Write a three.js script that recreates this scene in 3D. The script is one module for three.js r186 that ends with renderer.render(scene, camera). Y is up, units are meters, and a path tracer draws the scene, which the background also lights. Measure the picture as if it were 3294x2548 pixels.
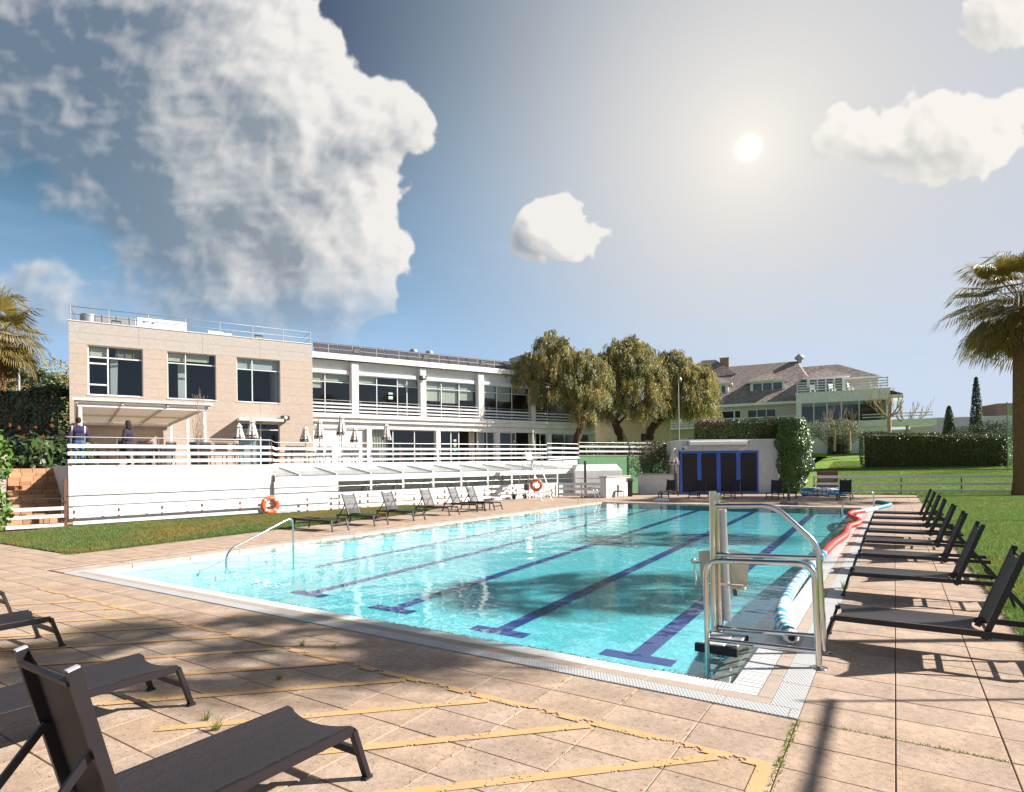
import * as THREE from 'three';
import { MarchingCubes } from 'three/addons/objects/MarchingCubes.js';
import { createNoise2D } from 'simplex-noise';
import { mergeGeometries } from 'three/addons/utils/BufferGeometryUtils.js';

// ---------------------------------------------------------------- camera, sky, sun, exposure
const scene = new THREE.Scene();
const camera = new THREE.PerspectiveCamera(76.51, 3294 / 2548, 0.1, 2500);
camera.position.set(0, 1.96, 0);
camera.rotation.order = 'YXZ';
camera.rotation.set(0, THREE.MathUtils.degToRad(32.8), THREE.MathUtils.degToRad(-0.71));
camera.setViewOffset(3294, 3012, 0, 0, 3294, 2548);        // a shifted lens: the verticals stay upright
const renderer = new THREE.WebGLRenderer({ antialias: true });
renderer.setSize(1024, 792);
renderer.toneMapping = THREE.LinearToneMapping;
renderer.toneMappingExposure = 2.15;
renderer.shadowMap.enabled = true;
const SUN = new THREE.Vector3(0.709, 0.545, -0.447).normalize();
const sun = new THREE.DirectionalLight(new THREE.Color(1, 0.945, 0.88), 5);
sun.position.copy(SUN).multiplyScalar(120);
sun.castShadow = true;
sun.shadow.mapSize.set(4096, 4096);
Object.assign(sun.shadow.camera, { left: -80, right: 80, top: 80, bottom: -80, near: 1, far: 300 });
scene.add(sun, sun.target);

// ---------------------------------------------------------------- small tools
function rng(seed) { let a = seed >>> 0; return () => { a = (a + 0x6D2B79F5) | 0; let t = Math.imul(a ^ (a >>> 15), 1 | a); t = (t + Math.imul(t ^ (t >>> 7), 61 | t)) ^ t; return ((t ^ (t >>> 14)) >>> 0) / 4294967296; }; }
const R0 = rng(77);
const lerp = (a, b, t) => a + (b - a) * t, clamp = (x, a, b) => Math.min(b, Math.max(a, x));
const smooth = (a, b, x) => { const t = clamp((x - a) / (b - a), 0, 1); return t * t * (3 - 2 * t); };
const V3 = (x, y, z) => new THREE.Vector3(x, y, z);
function hash2(x, y, s) { let h = Math.imul(x, 374761393) + Math.imul(y, 668265263) + Math.imul(s, 1274126177); h = Math.imul(h ^ (h >>> 13), 1274126177); return ((h ^ (h >>> 16)) >>> 0) / 4294967296; }
function vnoise(x, y, per, s) {              // value noise, periodic when per > 0
  const xi = Math.floor(x), yi = Math.floor(y), fx = x - xi, fy = y - yi;
  const w = (v) => per > 0 ? ((v % per) + per) % per : v;
  const u = fx * fx * (3 - 2 * fx), v = fy * fy * (3 - 2 * fy);
  const a = hash2(w(xi), w(yi), s), b = hash2(w(xi + 1), w(yi), s), c = hash2(w(xi), w(yi + 1), s), d = hash2(w(xi + 1), w(yi + 1), s);
  return lerp(lerp(a, b, u), lerp(c, d, u), v);
}
function fbm(x, y, oct, per, s) { let t = 0, a = 0.5, n = 0; for (let i = 0; i < oct; i++) { t += a * vnoise(x, y, per, s + i); n += a; a *= 0.5; x *= 2; y *= 2; per *= 2; } return t / n; }

// ---------------------------------------------------------------- sky: air and clouds as an equirectangular map
{
  const W = 4096, H = 2048, data = new Float32Array(W * H * 4);
  const yaw = THREE.MathUtils.degToRad(32.8), cy = Math.cos(yaw), sy = Math.sin(yaw);
  const EXP = 2.15, lin = (c) => (c <= 0.04045 ? c / 12.92 : ((c + 0.055) / 1.055) ** 2.4) / EXP;
  const L = (r, g, b) => [lin(r / 255), lin(g / 255), lin(b / 255)];
  const horizon = L(184, 216, 250), mid = L(130, 174, 212), high = L(74, 112, 140), deep = L(50, 62, 100), teal = L(74, 108, 128);
  const warm = L(240, 234, 228), veil = L(198, 202, 208), hazeR = L(214, 221, 235), white = L(255, 250, 240), cloudLit = L(243, 240, 236), cloudShade = L(146, 157, 168), cloudBlue = L(96, 124, 150);
  const glow = V3(-0.5417 * 1 + 0.8406 * 0.405, 0.535, -0.8406 * 1 - 0.5417 * 0.405).normalize();
  const mixc = (a, b, t) => [lerp(a[0], b[0], t), lerp(a[1], b[1], t), lerp(a[2], b[2], t)];
  // cumulus banks on the chart u = right of the view axis, v = up: centre, radii, weight
  const puffs = [
    [-0.8, 0.7, 0.26, 0.16, 0.8], [-0.58, 0.72, 0.24, 0.17, 1], [-0.44, 0.63, 0.17, 0.12, 1], [-0.36, 0.67, 0.09, 0.085, 1], [-0.2, 0.595, 0.078, 0.07, 1.1], [-0.27, 0.545, 0.11, 0.1, 1],
    [-0.42, 0.51, 0.2, 0.13, 1], [-0.31, 0.43, 0.12, 0.12, 1], [-0.5, 0.4, 0.18, 0.12, 0.9], [-0.28, 0.36, 0.1, 0.07, 1], [-0.36, 0.3, 0.16, 0.075, 0.9], [-0.29, 0.285, 0.1, 0.04, 0.8], [-0.6, 0.5, 0.15, 0.1, 0.8],
    [-0.74, 0.52, 0.16, 0.06, 0.7], [-0.85, 0.6, 0.18, 0.06, 0.7], [-0.62, 0.31, 0.26, 0.06, 0.6], [-0.84, 0.28, 0.13, 0.06, 0.8], [-0.45, 0.24, 0.3, 0.05, 0.6], [-0.82, 0.8, 0.32, 0.08, 0.7], [-0.5, 0.83, 0.2, 0.07, 1],
    [0.066, 0.42, 0.05, 0.045, 1], [0.1, 0.39, 0.072, 0.042, 1], [0.045, 0.388, 0.046, 0.04, 1], [0.075, 0.362, 0.052, 0.03, 0.8],
    [0.6, 0.545, 0.08, 0.045, 1], [0.7, 0.575, 0.1, 0.06, 1], [0.68, 0.535, 0.14, 0.055, 1], [0.8, 0.55, 0.1, 0.055, 1], [0.86, 0.6, 0.07, 0.025, 0.8],
    [0.83, 0.745, 0.065, 0.055, 1], [0.88, 0.79, 0.08, 0.075, 1]];
  const sx = createNoise2D(rng(7)), sfbm = (x, y, oct, gain = 0.5) => { let t = 0, a = 1, n = 0; for (let i = 0; i < oct; i++) { t += a * sx(x, y); n += a; a *= gain; const q = x * 1.62 - y * 1.24; y = x * 1.24 + y * 1.62 + 5.2; x = q + 1.7; } return t / n; };
  const billow = (x, y, oct) => { let t = 0, a = 1, n = 0; for (let i = 0; i < oct; i++) { t += a * (1 - Math.abs(sx(x, y)) * 1.6); n += a; a *= 0.52; const q = x * 1.62 - y * 1.24; y = x * 1.24 + y * 1.62 + 3.1; x = q + 7.7; } return t / n; };
  const dens = (u, v) => {
    const wx = sfbm(u * 5, v * 5, 3) * 0.05, wy = sfbm(u * 5 + 40, v * 5, 3) * 0.05; let m = 0;
    for (const p of puffs) { const k = p[2] > 0.1 ? 1 : 0.5, a = (u + wx * k - p[0]) / p[2], b = (v + wy * k - p[1]) / p[3], q = 1 - 0.42 * (a * a + b * b); if (q > 0) m += q * q * p[4]; }
    if (m < 0.02) return -1; const big = u < 0.0 ? 1 : 0.8, f = u < 0 ? 1 : 1.8;
    return m - 0.42 + big * (0.42 * (billow(u * 6 * f, v * 6.5 * f, 6) - 0.3) + 0.18 * sfbm(u * 2.6, v * 3.4, 4));
  };
  for (let j = 0; j < H; j++) {
    const el = ((j + 0.5) / H - 0.5) * Math.PI, y = Math.sin(el), ch = Math.cos(el);
    for (let i = 0; i < W; i++) {
      const az = ((i + 0.5) / W - 0.5) * 2 * Math.PI, x = Math.cos(az) * ch, z = Math.sin(az) * ch, o = (j * W + i) * 4;
      if (y < 0) { data.set([0.2, 0.19, 0.17, 1], o); continue; }
      const fwd = -sy * x - cy * z, rt = cy * x - sy * z;                    // along the view axis, to its right
      const ang = Math.acos(clamp(x * glow.x + y * glow.y + z * glow.z, -1, 1));
      let c = mixc(mixc(horizon, mid, smooth(0.02, 0.36, y)), high, smooth(0.3, 0.62, y));
      const far = smooth(0.34, 0.7, ang);                                   // deeper blue away from the glow
      c = mixc(c, mixc(teal, deep, smooth(0.35, 0.55, y)), 0.88 * far * smooth(0.2, 0.46, y));
      const g1 = Math.exp(-((ang / 0.36) ** 2.0)), g2 = Math.exp(-((ang / 0.24) ** 1.4)), g3 = Math.exp(-((ang / 0.055) ** 1.1)), g4 = Math.exp(-((ang / 0.011) ** 2)), ur = Math.atan2(rt, fwd);
      c = mixc(c, hazeR, 0.8 * smooth(-0.1, 0.7, ur) * smooth(2.9, 1.6, ur) * (1 - 0.55 * smooth(0.35, 0.75, y)));
      c = mixc(c, mixc(horizon, veil, smooth(0.08, 0.36, y)), 0.9 * g1); c = mixc(c, warm, 0.85 * g2); c = mixc(c, white, 0.95 * g3);
      c = [c[0] + g4 * 0.4, c[1] + g4 * 0.38, c[2] + g4 * 0.33];
      // fine high haze streaks
      const hz = fbm(az * 9, y * 40, 3, 0, 91); c = mixc(c, horizon, 0.12 * smooth(0.5, 0.8, hz) * (1 - smooth(0.2, 0.5, y)));
      if (fwd > 0.25) {
        const u = rt / fwd, v = y / fwd;
        if (Math.abs(u) < 1.25 && v < 1.1) {
          const d = dens(u, v);
          if (d > 0) {
            const left = smooth(-0.36, -0.72, u), e = 0.016, d2 = dens(u + e * 0.8, v + e * 0.6), rel = clamp((d - d2) * 2.4, -0.8, 0.8), thick = smooth(0.05, 1.15, d), dd = dens(u + 0.05, v + 0.04), body = clamp((d - dd) * 0.9, -0.5, 0.5);
            const t = sfbm(u * 3.2, v * 5.5, 5, 0.55), alpha = smooth(0, 0.16 + 0.6 * left, d + 0.1 * left * t) * (1 - left * 0.2) * smooth(0.17, 0.36, v + 0.05 * t);
            const lit = clamp(0.7 - 0.28 * thick + 0.38 * rel + 0.5 * body + t * 0.22 - left * 0.28 + (u > 0 ? 0.22 : 0), 0, 1);
            let cc = mixc(mixc(cloudShade, cloudBlue, left * 0.6), cloudLit, lit);
            if (u > 0.3) cc = mixc(cc, white, 0.5);
            c = mixc(c, cc, alpha);
          }
        }
      } else {
        const q = fbm(az * 2.2, y * 5, 5, 0, 31), k = smooth(0.58, 0.75, q) * smooth(0.08, 0.3, y) * smooth(0.25, -0.1, fwd) * 0.7; c = mixc(c, cloudLit, k);
      }
      data[o] = c[0]; data[o + 1] = c[1]; data[o + 2] = c[2]; data[o + 3] = 1;
    }
  }
  const sky = new THREE.DataTexture(data, W, H, THREE.RGBAFormat, THREE.FloatType);
  sky.mapping = THREE.EquirectangularReflectionMapping; sky.minFilter = sky.magFilter = THREE.LinearFilter; sky.needsUpdate = true;
  scene.background = sky; scene.environment = sky; scene.backgroundIntensity = 1; scene.environmentIntensity = 1;
}

// ---------------------------------------------------------------- geometry builder
class GB {
  constructor() { this.p = []; this.n = []; this.t = []; this.c = null; this.i = []; this.m = null; }
  color(r, g, b) { if (!this.c) this.c = []; this.cc = [r, g, b]; return this; }
  at(m) { this.m = m; this.nm = m ? new THREE.Matrix3().getNormalMatrix(m) : null; return this; }
  v(p, n, u, v) {
    const P = GB.P.set(p[0], p[1], p[2]), N = GB.N.set(n[0], n[1], n[2]);
    if (this.m) { P.applyMatrix4(this.m); N.applyMatrix3(this.nm).normalize(); }
    this.p.push(P.x, P.y, P.z); this.n.push(N.x, N.y, N.z); this.t.push(u, v); if (this.c) this.c.push(...this.cc);
    return this.p.length / 3 - 1;
  }
  quad(a, b, c, d, uv) {                     // counter-clockwise seen from outside
    const e = [b[0] - a[0], b[1] - a[1], b[2] - a[2]], f = [d[0] - a[0], d[1] - a[1], d[2] - a[2]];
    let n = [e[1] * f[2] - e[2] * f[1], e[2] * f[0] - e[0] * f[2], e[0] * f[1] - e[1] * f[0]]; const l = Math.hypot(...n) || 1; n = n.map((x) => x / l);
    const le = Math.hypot(...e), lf = Math.hypot(...f), q = uv || [0, 0, le, lf];
    const k = [this.v(a, n, q[0], q[1]), this.v(b, n, q[2], q[1]), this.v(c, n, q[2], q[3]), this.v(d, n, q[0], q[3])];
    this.i.push(k[0], k[1], k[2], k[0], k[2], k[3]); return this;
  }
  tri(a, b, c, u0 = 0) {
    const e = [b[0] - a[0], b[1] - a[1], b[2] - a[2]], f = [c[0] - a[0], c[1] - a[1], c[2] - a[2]];
    let n = [e[1] * f[2] - e[2] * f[1], e[2] * f[0] - e[0] * f[2], e[0] * f[1] - e[1] * f[0]]; const l = Math.hypot(...n) || 1; n = n.map((x) => x / l);
    this.i.push(this.v(a, n, u0, 0), this.v(b, n, u0 + Math.hypot(...e), 0), this.v(c, n, u0, Math.hypot(...f))); return this;
  }
  box(x0, y0, z0, x1, y1, z1, uo = 0, vo = 0) {
    const A = [x0, y0, z1], B = [x1, y0, z1], C = [x1, y1, z1], D = [x0, y1, z1], E = [x0, y0, z0], F = [x1, y0, z0], G = [x1, y1, z0], H = [x0, y1, z0];
    const X0 = x0 + uo, X1 = x1 + uo, Z0 = z0 + uo, Z1 = z1 + uo, Y0 = y0 + vo, Y1 = y1 + vo;
    this.quad(A, B, C, D, [X0, Y0, X1, Y1]); this.quad(F, E, H, G, [X1, Y0, X0, Y1]); this.quad(B, F, G, C, [Z1, Y0, Z0, Y1]); this.quad(E, A, D, H, [Z0, Y0, Z1, Y1]);
    this.quad(D, C, G, H, [X0, -Z1 + vo, X1, -Z0 + vo]); this.quad(E, F, B, A, [X0, Z0, X1, Z1]); return this;
  }
  cbox(cx, cy, cz, sx, sy, sz) { return this.box(cx - sx / 2, cy - sy / 2, cz - sz / 2, cx + sx / 2, cy + sy / 2, cz + sz / 2); }
  bbox(x0, y0, z0, x1, y1, z1, b, uo = 0, vo = 0) {  // box with chamfered upright and top edges
    const y = y1 - b, S = [[x0, z0 + b], [x0 + b, z0], [x1 - b, z0], [x1, z0 + b], [x1, z1 - b], [x1 - b, z1], [x0 + b, z1], [x0, z1 - b]].reverse();
    const I = [[x0 + b, z0 + b], [x0 + b, z0 + b], [x1 - b, z0 + b], [x1 - b, z0 + b], [x1 - b, z1 - b], [x1 - b, z1 - b], [x0 + b, z1 - b], [x0 + b, z1 - b]].reverse();
    let s = 0;
    for (let k = 0; k < 8; k++) {
      const a = S[k], c = S[(k + 1) % 8], e = I[k], f = I[(k + 1) % 8], l = Math.hypot(a[0] - c[0], a[1] - c[1]);
      this.quad([a[0], y0, a[1]], [c[0], y0, c[1]], [c[0], y, c[1]], [a[0], y, a[1]], [s + uo, y0, s + l + uo, y]);
      if (e[0] !== f[0] || e[1] !== f[1]) this.quad([a[0], y, a[1]], [c[0], y, c[1]], [f[0], y1, f[1]], [e[0], y1, e[1]], [a[0] + uo, a[1] + vo, c[0] + uo, f[1] + vo]);
      else this.tri([a[0], y, a[1]], [c[0], y, c[1]], [e[0], y1, e[1]]);
      s += l;
    }
    this.quad([x0 + b, y1, z1 - b], [x1 - b, y1, z1 - b], [x1 - b, y1, z0 + b], [x0 + b, y1, z0 + b], [x0 + uo, z1 + vo, x1 + uo, z0 + vo]);
    return this;
  }
  beam(a, b, w, h, up = [0, 1, 0]) {          // box section from a to b
    const A = V3(...a), B = V3(...b), d = B.clone().sub(A), l = d.length(); d.normalize();
    const s = V3(...up).cross(d); if (s.lengthSq() < 1e-6) s.set(1, 0, 0); s.normalize(); const u = d.clone().cross(s).normalize();
    const m = new THREE.Matrix4().makeBasis(s, u, d).setPosition(A); const keep = this.m; this.at(keep ? keep.clone().multiply(m) : m);
    this.box(-w / 2, -h / 2, 0, w / 2, h / 2, l); return this.at(keep);
  }
  tube(pts, r, seg = 8, caps = true) {         // r a number or a function of t in 0..1
    const P = pts.map((q) => q.isVector3 ? q : V3(...q)), n = P.length; let T, N = null, base = []; let acc = 0;
    for (let k = 0; k < n; k++) {
      T = (k < n - 1 ? P[k + 1].clone().sub(P[k]).normalize() : V3(0, 0, 0)).add(k > 0 ? P[k].clone().sub(P[k - 1]).normalize() : V3(0, 0, 0)).normalize();
      if (!N) { N = Math.abs(T.y) > 0.9 ? V3(1, 0, 0) : V3(0, 1, 0); }
      N.sub(T.clone().multiplyScalar(N.dot(T))).normalize(); const B = T.clone().cross(N), rr = typeof r === 'function' ? r(k / (n - 1)) : r; if (k) acc += P[k].distanceTo(P[k - 1]);
      const row = [];
      for (let s = 0; s <= seg; s++) { const a = s / seg * 2 * Math.PI, d = N.clone().multiplyScalar(Math.cos(a)).addScaledVector(B, Math.sin(a)); row.push(this.v([P[k].x + d.x * rr, P[k].y + d.y * rr, P[k].z + d.z * rr], [d.x, d.y, d.z], s / seg * 2 * Math.PI * rr, acc)); }
      if (k) for (let s = 0; s < seg; s++) this.i.push(base[s], row[s + 1], row[s], base[s], base[s + 1], row[s + 1]);
      if (caps && (k === 0 || k === n - 1)) { const sg = k ? 1 : -1, c = this.v([P[k].x, P[k].y, P[k].z], [T.x * sg, T.y * sg, T.z * sg], 0, 0), ring = []; for (let s = 0; s < seg; s++) { const q = row[s] * 3; ring.push(this.rawDup(row[s], [T.x * sg, T.y * sg, T.z * sg])); } for (let s = 0; s < seg; s++) k ? this.i.push(c, ring[s], ring[(s + 1) % seg]) : this.i.push(c, ring[(s + 1) % seg], ring[s]); }
      base = row;
    }
    return this;
  }
  rawDup(k, n) { const N = GB.N.set(...n); if (this.m) N.applyMatrix3(this.nm).normalize(); this.p.push(this.p[k * 3], this.p[k * 3 + 1], this.p[k * 3 + 2]); this.n.push(N.x, N.y, N.z); this.t.push(0, 0); if (this.c) this.c.push(...this.cc); return this.p.length / 3 - 1; }
  lathe(prof, cx, cz, seg = 16, y0 = 0) {      // profile [r, y] from bottom to top about a vertical axis
    let base = null;
    for (let k = 0; k < prof.length; k++) {
      const a = prof[Math.max(0, k - 1)], b = prof[Math.min(prof.length - 1, k + 1)], dr = b[0] - a[0], dy = b[1] - a[1], l = Math.hypot(dr, dy) || 1, row = [];
      for (let s = 0; s <= seg; s++) { const t = s / seg * 2 * Math.PI, c = Math.cos(t), q = Math.sin(t); row.push(this.v([cx + c * prof[k][0], y0 + prof[k][1], cz - q * prof[k][0]], [c * dy / l, -dr / l, -q * dy / l], t * Math.max(prof[k][0], 0.05), prof[k][1])); }
      if (base) for (let s = 0; s < seg; s++) this.i.push(base[s], base[s + 1], row[s + 1], base[s], row[s + 1], row[s]);
      base = row;
    }
    return this;
  }
  grid(nu, nv, fn, uv) {                      // smooth sheet, fn(u,v) -> [x,y,z], front side is du x dv
    const P = [], e = 1e-3;
    for (let j = 0; j <= nv; j++) for (let i = 0; i <= nu; i++) {
      const u = i / nu, v = j / nv, a = fn(u, v), ub = fn(Math.min(1, u + e), v), ua = fn(Math.max(0, u - e), v), vb = fn(u, Math.min(1, v + e)), va = fn(u, Math.max(0, v - e));
      const n = V3(ub[0] - ua[0], ub[1] - ua[1], ub[2] - ua[2]).cross(V3(vb[0] - va[0], vb[1] - va[1], vb[2] - va[2])).normalize(), q = uv ? uv(a, u, v) : [a[0], a[2]];
      P.push(this.v(a, [n.x, n.y, n.z], q[0], q[1]));
    }
    for (let j = 0; j < nv; j++) for (let i = 0; i < nu; i++) { const a = P[j * (nu + 1) + i], b = P[j * (nu + 1) + i + 1], c = P[(j + 1) * (nu + 1) + i + 1], d = P[(j + 1) * (nu + 1) + i]; this.i.push(a, b, c, a, c, d); }
    return this;
  }
  geo() {
    const g = new THREE.BufferGeometry();
    g.setAttribute('position', new THREE.Float32BufferAttribute(this.p, 3)); g.setAttribute('normal', new THREE.Float32BufferAttribute(this.n, 3)); g.setAttribute('uv', new THREE.Float32BufferAttribute(this.t, 2));
    if (this.c) g.setAttribute('color', new THREE.Float32BufferAttribute(this.c, 3));
    g.setIndex(this.i.length > 0 ? this.i : [0, 0, 0]); return g;
  }
}
GB.P = new THREE.Vector3(); GB.N = new THREE.Vector3();
const MX = (x, y, z, ry = 0, rx = 0, rz = 0, s = 1) => new THREE.Matrix4().compose(V3(x, y, z), new THREE.Quaternion().setFromEuler(new THREE.Euler(rx, ry, rz, 'YXZ')), V3(s, s, s));
function fillet(pts, r, n = 5) {               // polyline with rounded corners
  const P = pts.map((q) => V3(...q)), out = [P[0]];
  for (let k = 1; k < P.length - 1; k++) {
    const a = P[k - 1].clone().sub(P[k]), b = P[k + 1].clone().sub(P[k]), ra = Math.min(r, a.length() * 0.48), rb = Math.min(r, b.length() * 0.48);
    const A = P[k].clone().addScaledVector(a.normalize(), ra), B = P[k].clone().addScaledVector(b.normalize(), rb);
    for (let s = 0; s <= n; s++) { const t = s / n; out.push(A.clone().multiplyScalar((1 - t) * (1 - t)).addScaledVector(P[k], 2 * t * (1 - t)).addScaledVector(B, t * t)); }
  }
  out.push(P[P.length - 1]); return out;
}

// ---------------------------------------------------------------- naming
const used = {};
function numbered(n) { if (!used[n]) { used[n] = 1; return n; } return `${n}_${String(used[n]++).padStart(3, '0')}`; }
function put(name, geo, mat, parent, pos, ry = 0) {
  const m = new THREE.Mesh(geo instanceof GB ? geo.geo() : geo, mat); m.castShadow = m.receiveShadow = true;
  m.name = parent ? name : numbered(name); if (pos) m.position.set(...pos); if (ry) m.rotation.y = ry; (parent || scene).add(m); return m;
}
function tag(o, label, category, group) { o.userData.label = label; o.userData.category = category; if (group) o.userData.group = group; return o; }
function thing(name, label, category, pos = [0, 0, 0], ry = 0, group) { const o = new THREE.Group(); o.name = numbered(name); o.position.set(...pos); o.rotation.y = ry; scene.add(o); return tag(o, label, category, group); }
function copyOf(src, label, pos, ry) { const c = src.clone(); c.userData = { ...src.userData, label }; c.name = numbered(src.name.replace(/_\d{3}$/, '')); if (pos) c.position.set(...pos); if (ry !== undefined) c.rotation.set(0, ry, 0); scene.add(c); return c; }
function structure(name, geo, mat) { const m = put(name, geo, mat); m.userData.kind = 'structure'; return m; }
const dirY = (dx, dz) => Math.atan2(-dz, dx);   // turn that lays local +x along (dx, dz)
// ---------------------------------------------------------------- textures and materials
function tex(w, h, fn, srgb = true, rep) {
  const d = new Uint8Array(w * h * 4);
  for (let j = 0; j < h; j++) for (let i = 0; i < w; i++) { const c = fn(i / w, j / h, i, j), o = (j * w + i) * 4; d[o] = clamp(c[0], 0, 255); d[o + 1] = clamp(c[1], 0, 255); d[o + 2] = clamp(c[2], 0, 255); d[o + 3] = 255; }
  const t = new THREE.DataTexture(d, w, h, THREE.RGBAFormat); t.wrapS = t.wrapT = THREE.RepeatWrapping; t.magFilter = THREE.LinearFilter; t.minFilter = THREE.LinearMipmapLinearFilter; t.generateMipmaps = true;
  if (srgb) t.colorSpace = THREE.SRGBColorSpace; if (rep) t.repeat.set(rep[0], rep[1]); t.needsUpdate = true; return t;
}
const grey = (v) => [v, v, v];
const std = (o) => new THREE.MeshStandardMaterial({ roughness: 0.8, side: THREE.DoubleSide, ...o });
const rgb = (r, g, b) => new THREE.Color().setRGB(r, g, b);
const M = {};
// paving: cast stone with fine grain, blotches and short pits that run along the slab
const pits = []; { const r = rng(5); for (let k = 0; k < 900; k++) pits.push([r() * 1024, r() * 1024, 2 + r() * r() * 16, 0.8 + r() * 1.6, 0.3 + r() * 0.7]); }
const pitMap = new Float32Array(1024 * 1024);
for (const [px, py, l, w, s] of pits) for (let y = -3; y <= 3; y++) for (let x = -l; x <= l; x++) { const q = 1 - (x / l) ** 2 - (y / w) ** 2; if (q > 0) { const ix = ((px + x) | 0) & 1023, iy = ((py + y + 1024) | 0) & 1023; pitMap[iy * 1024 + ix] = Math.max(pitMap[iy * 1024 + ix], s * Math.sqrt(q)); } }
const stoneTex = tex(1024, 1024, (u, v, i, j) => {
  const a = fbm(u * 8, v * 8, 4, 8, 1), b = fbm(u * 64, v * 64, 3, 64, 5), c = fbm(u * 256, v * 256, 2, 256, 8), st = fbm(u * 3, v * 3, 4, 3, 60), p = pitMap[j * 1024 + i];
  const k = 0.86 + (a - 0.5) * 0.22 + (b - 0.5) * 0.16 + (c - 0.5) * 0.16, w = smooth(0.55, 0.75, st);
  return [232 * k * (1 - p * 0.42) - w * 12, 207 * k * (1 - p * 0.5) - w * 13, 187 * k * (1 - p * 0.6) - w * 12];
}, true, [0.5, 0.5]);
const stoneBump = tex(1024, 1024, (u, v, i, j) => grey(150 + (fbm(u * 128, v * 128, 3, 128, 8) - 0.5) * 90 - pitMap[j * 1024 + i] * 120), false, [0.5, 0.5]);
M.slab = [[1.0, 1.0, 1.0], [0.95, 0.94, 0.93], [1.0, 0.97, 0.93], [0.92, 0.9, 0.9], [0.99, 0.94, 0.88]].map((c) => std({ map: stoneTex, bumpMap: stoneBump, bumpScale: 0.003, roughness: 0.88, color: rgb(c[0] * 0.69, c[1] * 0.665, c[2] * 0.62) }));
M.joint = std({ color: rgb(0.11, 0.06, 0.03), roughness: 1 });
const noiseFine = tex(512, 512, (u, v) => grey(255 * (0.9 + 0.1 * fbm(u * 16, v * 16, 5, 16, 3))), true, [0.6, 0.6]);
const bumpFine = tex(512, 512, (u, v) => grey(255 * fbm(u * 64, v * 64, 4, 64, 4)), false, [0.8, 0.8]);
const dirtTex = tex(512, 512, (u, v) => { const s = fbm(u * 40, v * 3, 4, 0, 33), a = fbm(u * 12, v * 12, 4, 12, 9), k = 0.92 + 0.1 * a - 0.045 * smooth(0.62, 0.8, s); return [255 * k, 253 * k, 249 * k]; }, true, [0.25, 0.25]);
M.white = std({ color: rgb(0.72, 0.72, 0.72), map: noiseFine, roughness: 0.6, bumpMap: bumpFine, bumpScale: 0.0015 });
M.whiteWall = std({ color: rgb(0.66, 0.655, 0.65), map: dirtTex, roughness: 0.85, bumpMap: bumpFine, bumpScale: 0.006 });
M.hutWall = std({ color: rgb(0.66, 0.655, 0.65), map: dirtTex, roughness: 0.85, bumpMap: bumpFine, bumpScale: 0.006 });
M.whiteStone = std({ color: rgb(0.8, 0.795, 0.78), map: dirtTex, roughness: 0.7 });
M.panel = [[0.49, 0.39, 0.318], [0.488, 0.388, 0.316], [0.492, 0.392, 0.32], [0.486, 0.386, 0.315]].map((c) => std({ color: rgb(...c), map: noiseFine, roughness: 0.75 }));
M.panelDark = std({ color: rgb(0.30, 0.2, 0.13), roughness: 0.9 });
M.panelTop = std({ color: rgb(0.46, 0.405, 0.36), map: noiseFine, roughness: 0.7 });
M.brown = std({ color: rgb(0.15, 0.055, 0.035), roughness: 0.6, map: noiseFine });
M.darkMetal = std({ color: rgb(0.05, 0.048, 0.05), roughness: 0.45, metalness: 0.3 });
M.steel = std({ color: rgb(0.62, 0.6, 0.57), roughness: 0.2, metalness: 1 });
M.steelDull = std({ color: rgb(0.5, 0.5, 0.5), roughness: 0.45, metalness: 0.9 });
M.galv = std({ color: rgb(0.42, 0.43, 0.44), roughness: 0.55, metalness: 0.6, map: noiseFine });
M.frame = std({ color: rgb(0.02, 0.016, 0.02), roughness: 0.42, metalness: 0.25, map: noiseFine });
const weave = tex(256, 256, (u, v, i, j) => { const a = ((i >> 2) + (j >> 2)) & 1, k = 0.75 + 0.25 * fbm(u * 8, v * 8, 3, 8, 2); return grey(255 * k * (a ? 1 : 0.72)); }, true, [9, 9]);
M.sling = std({ color: rgb(0.038, 0.03, 0.034), roughness: 0.6, map: weave, bumpMap: weave, bumpScale: 0.0008 });
M.slingThin = std({ color: rgb(0.045, 0.04, 0.045), roughness: 0.65, map: weave, transparent: true, opacity: 0.74 });
M.rubber = std({ color: rgb(0.02, 0.02, 0.02), roughness: 0.8 });
M.capWhite = std({ color: rgb(0.5, 0.48, 0.48), roughness: 0.5 });
// glass
M.glass = new THREE.MeshPhysicalMaterial({ color: rgb(0.82, 0.86, 0.86), roughness: 0.02, transmission: 1, thickness: 0, ior: 1.42, side: THREE.DoubleSide });
M.glassRoof = new THREE.MeshPhysicalMaterial({ color: rgb(0.6, 0.66, 0.66), roughness: 0.25, transmission: 0.6, thickness: 0, ior: 1.5, side: THREE.DoubleSide, map: dirtTex });
M.blind = std({ color: rgb(0.66, 0.62, 0.5), roughness: 0.9 });
M.blindGrey = std({ color: rgb(0.6, 0.59, 0.57), roughness: 0.9 });
M.dark = std({ color: rgb(0.035, 0.03, 0.032), roughness: 0.9 });
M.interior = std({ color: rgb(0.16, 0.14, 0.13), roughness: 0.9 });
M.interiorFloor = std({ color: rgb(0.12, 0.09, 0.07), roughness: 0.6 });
M.curtain = std({ color: rgb(0.55, 0.5, 0.42), roughness: 0.95 });
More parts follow.
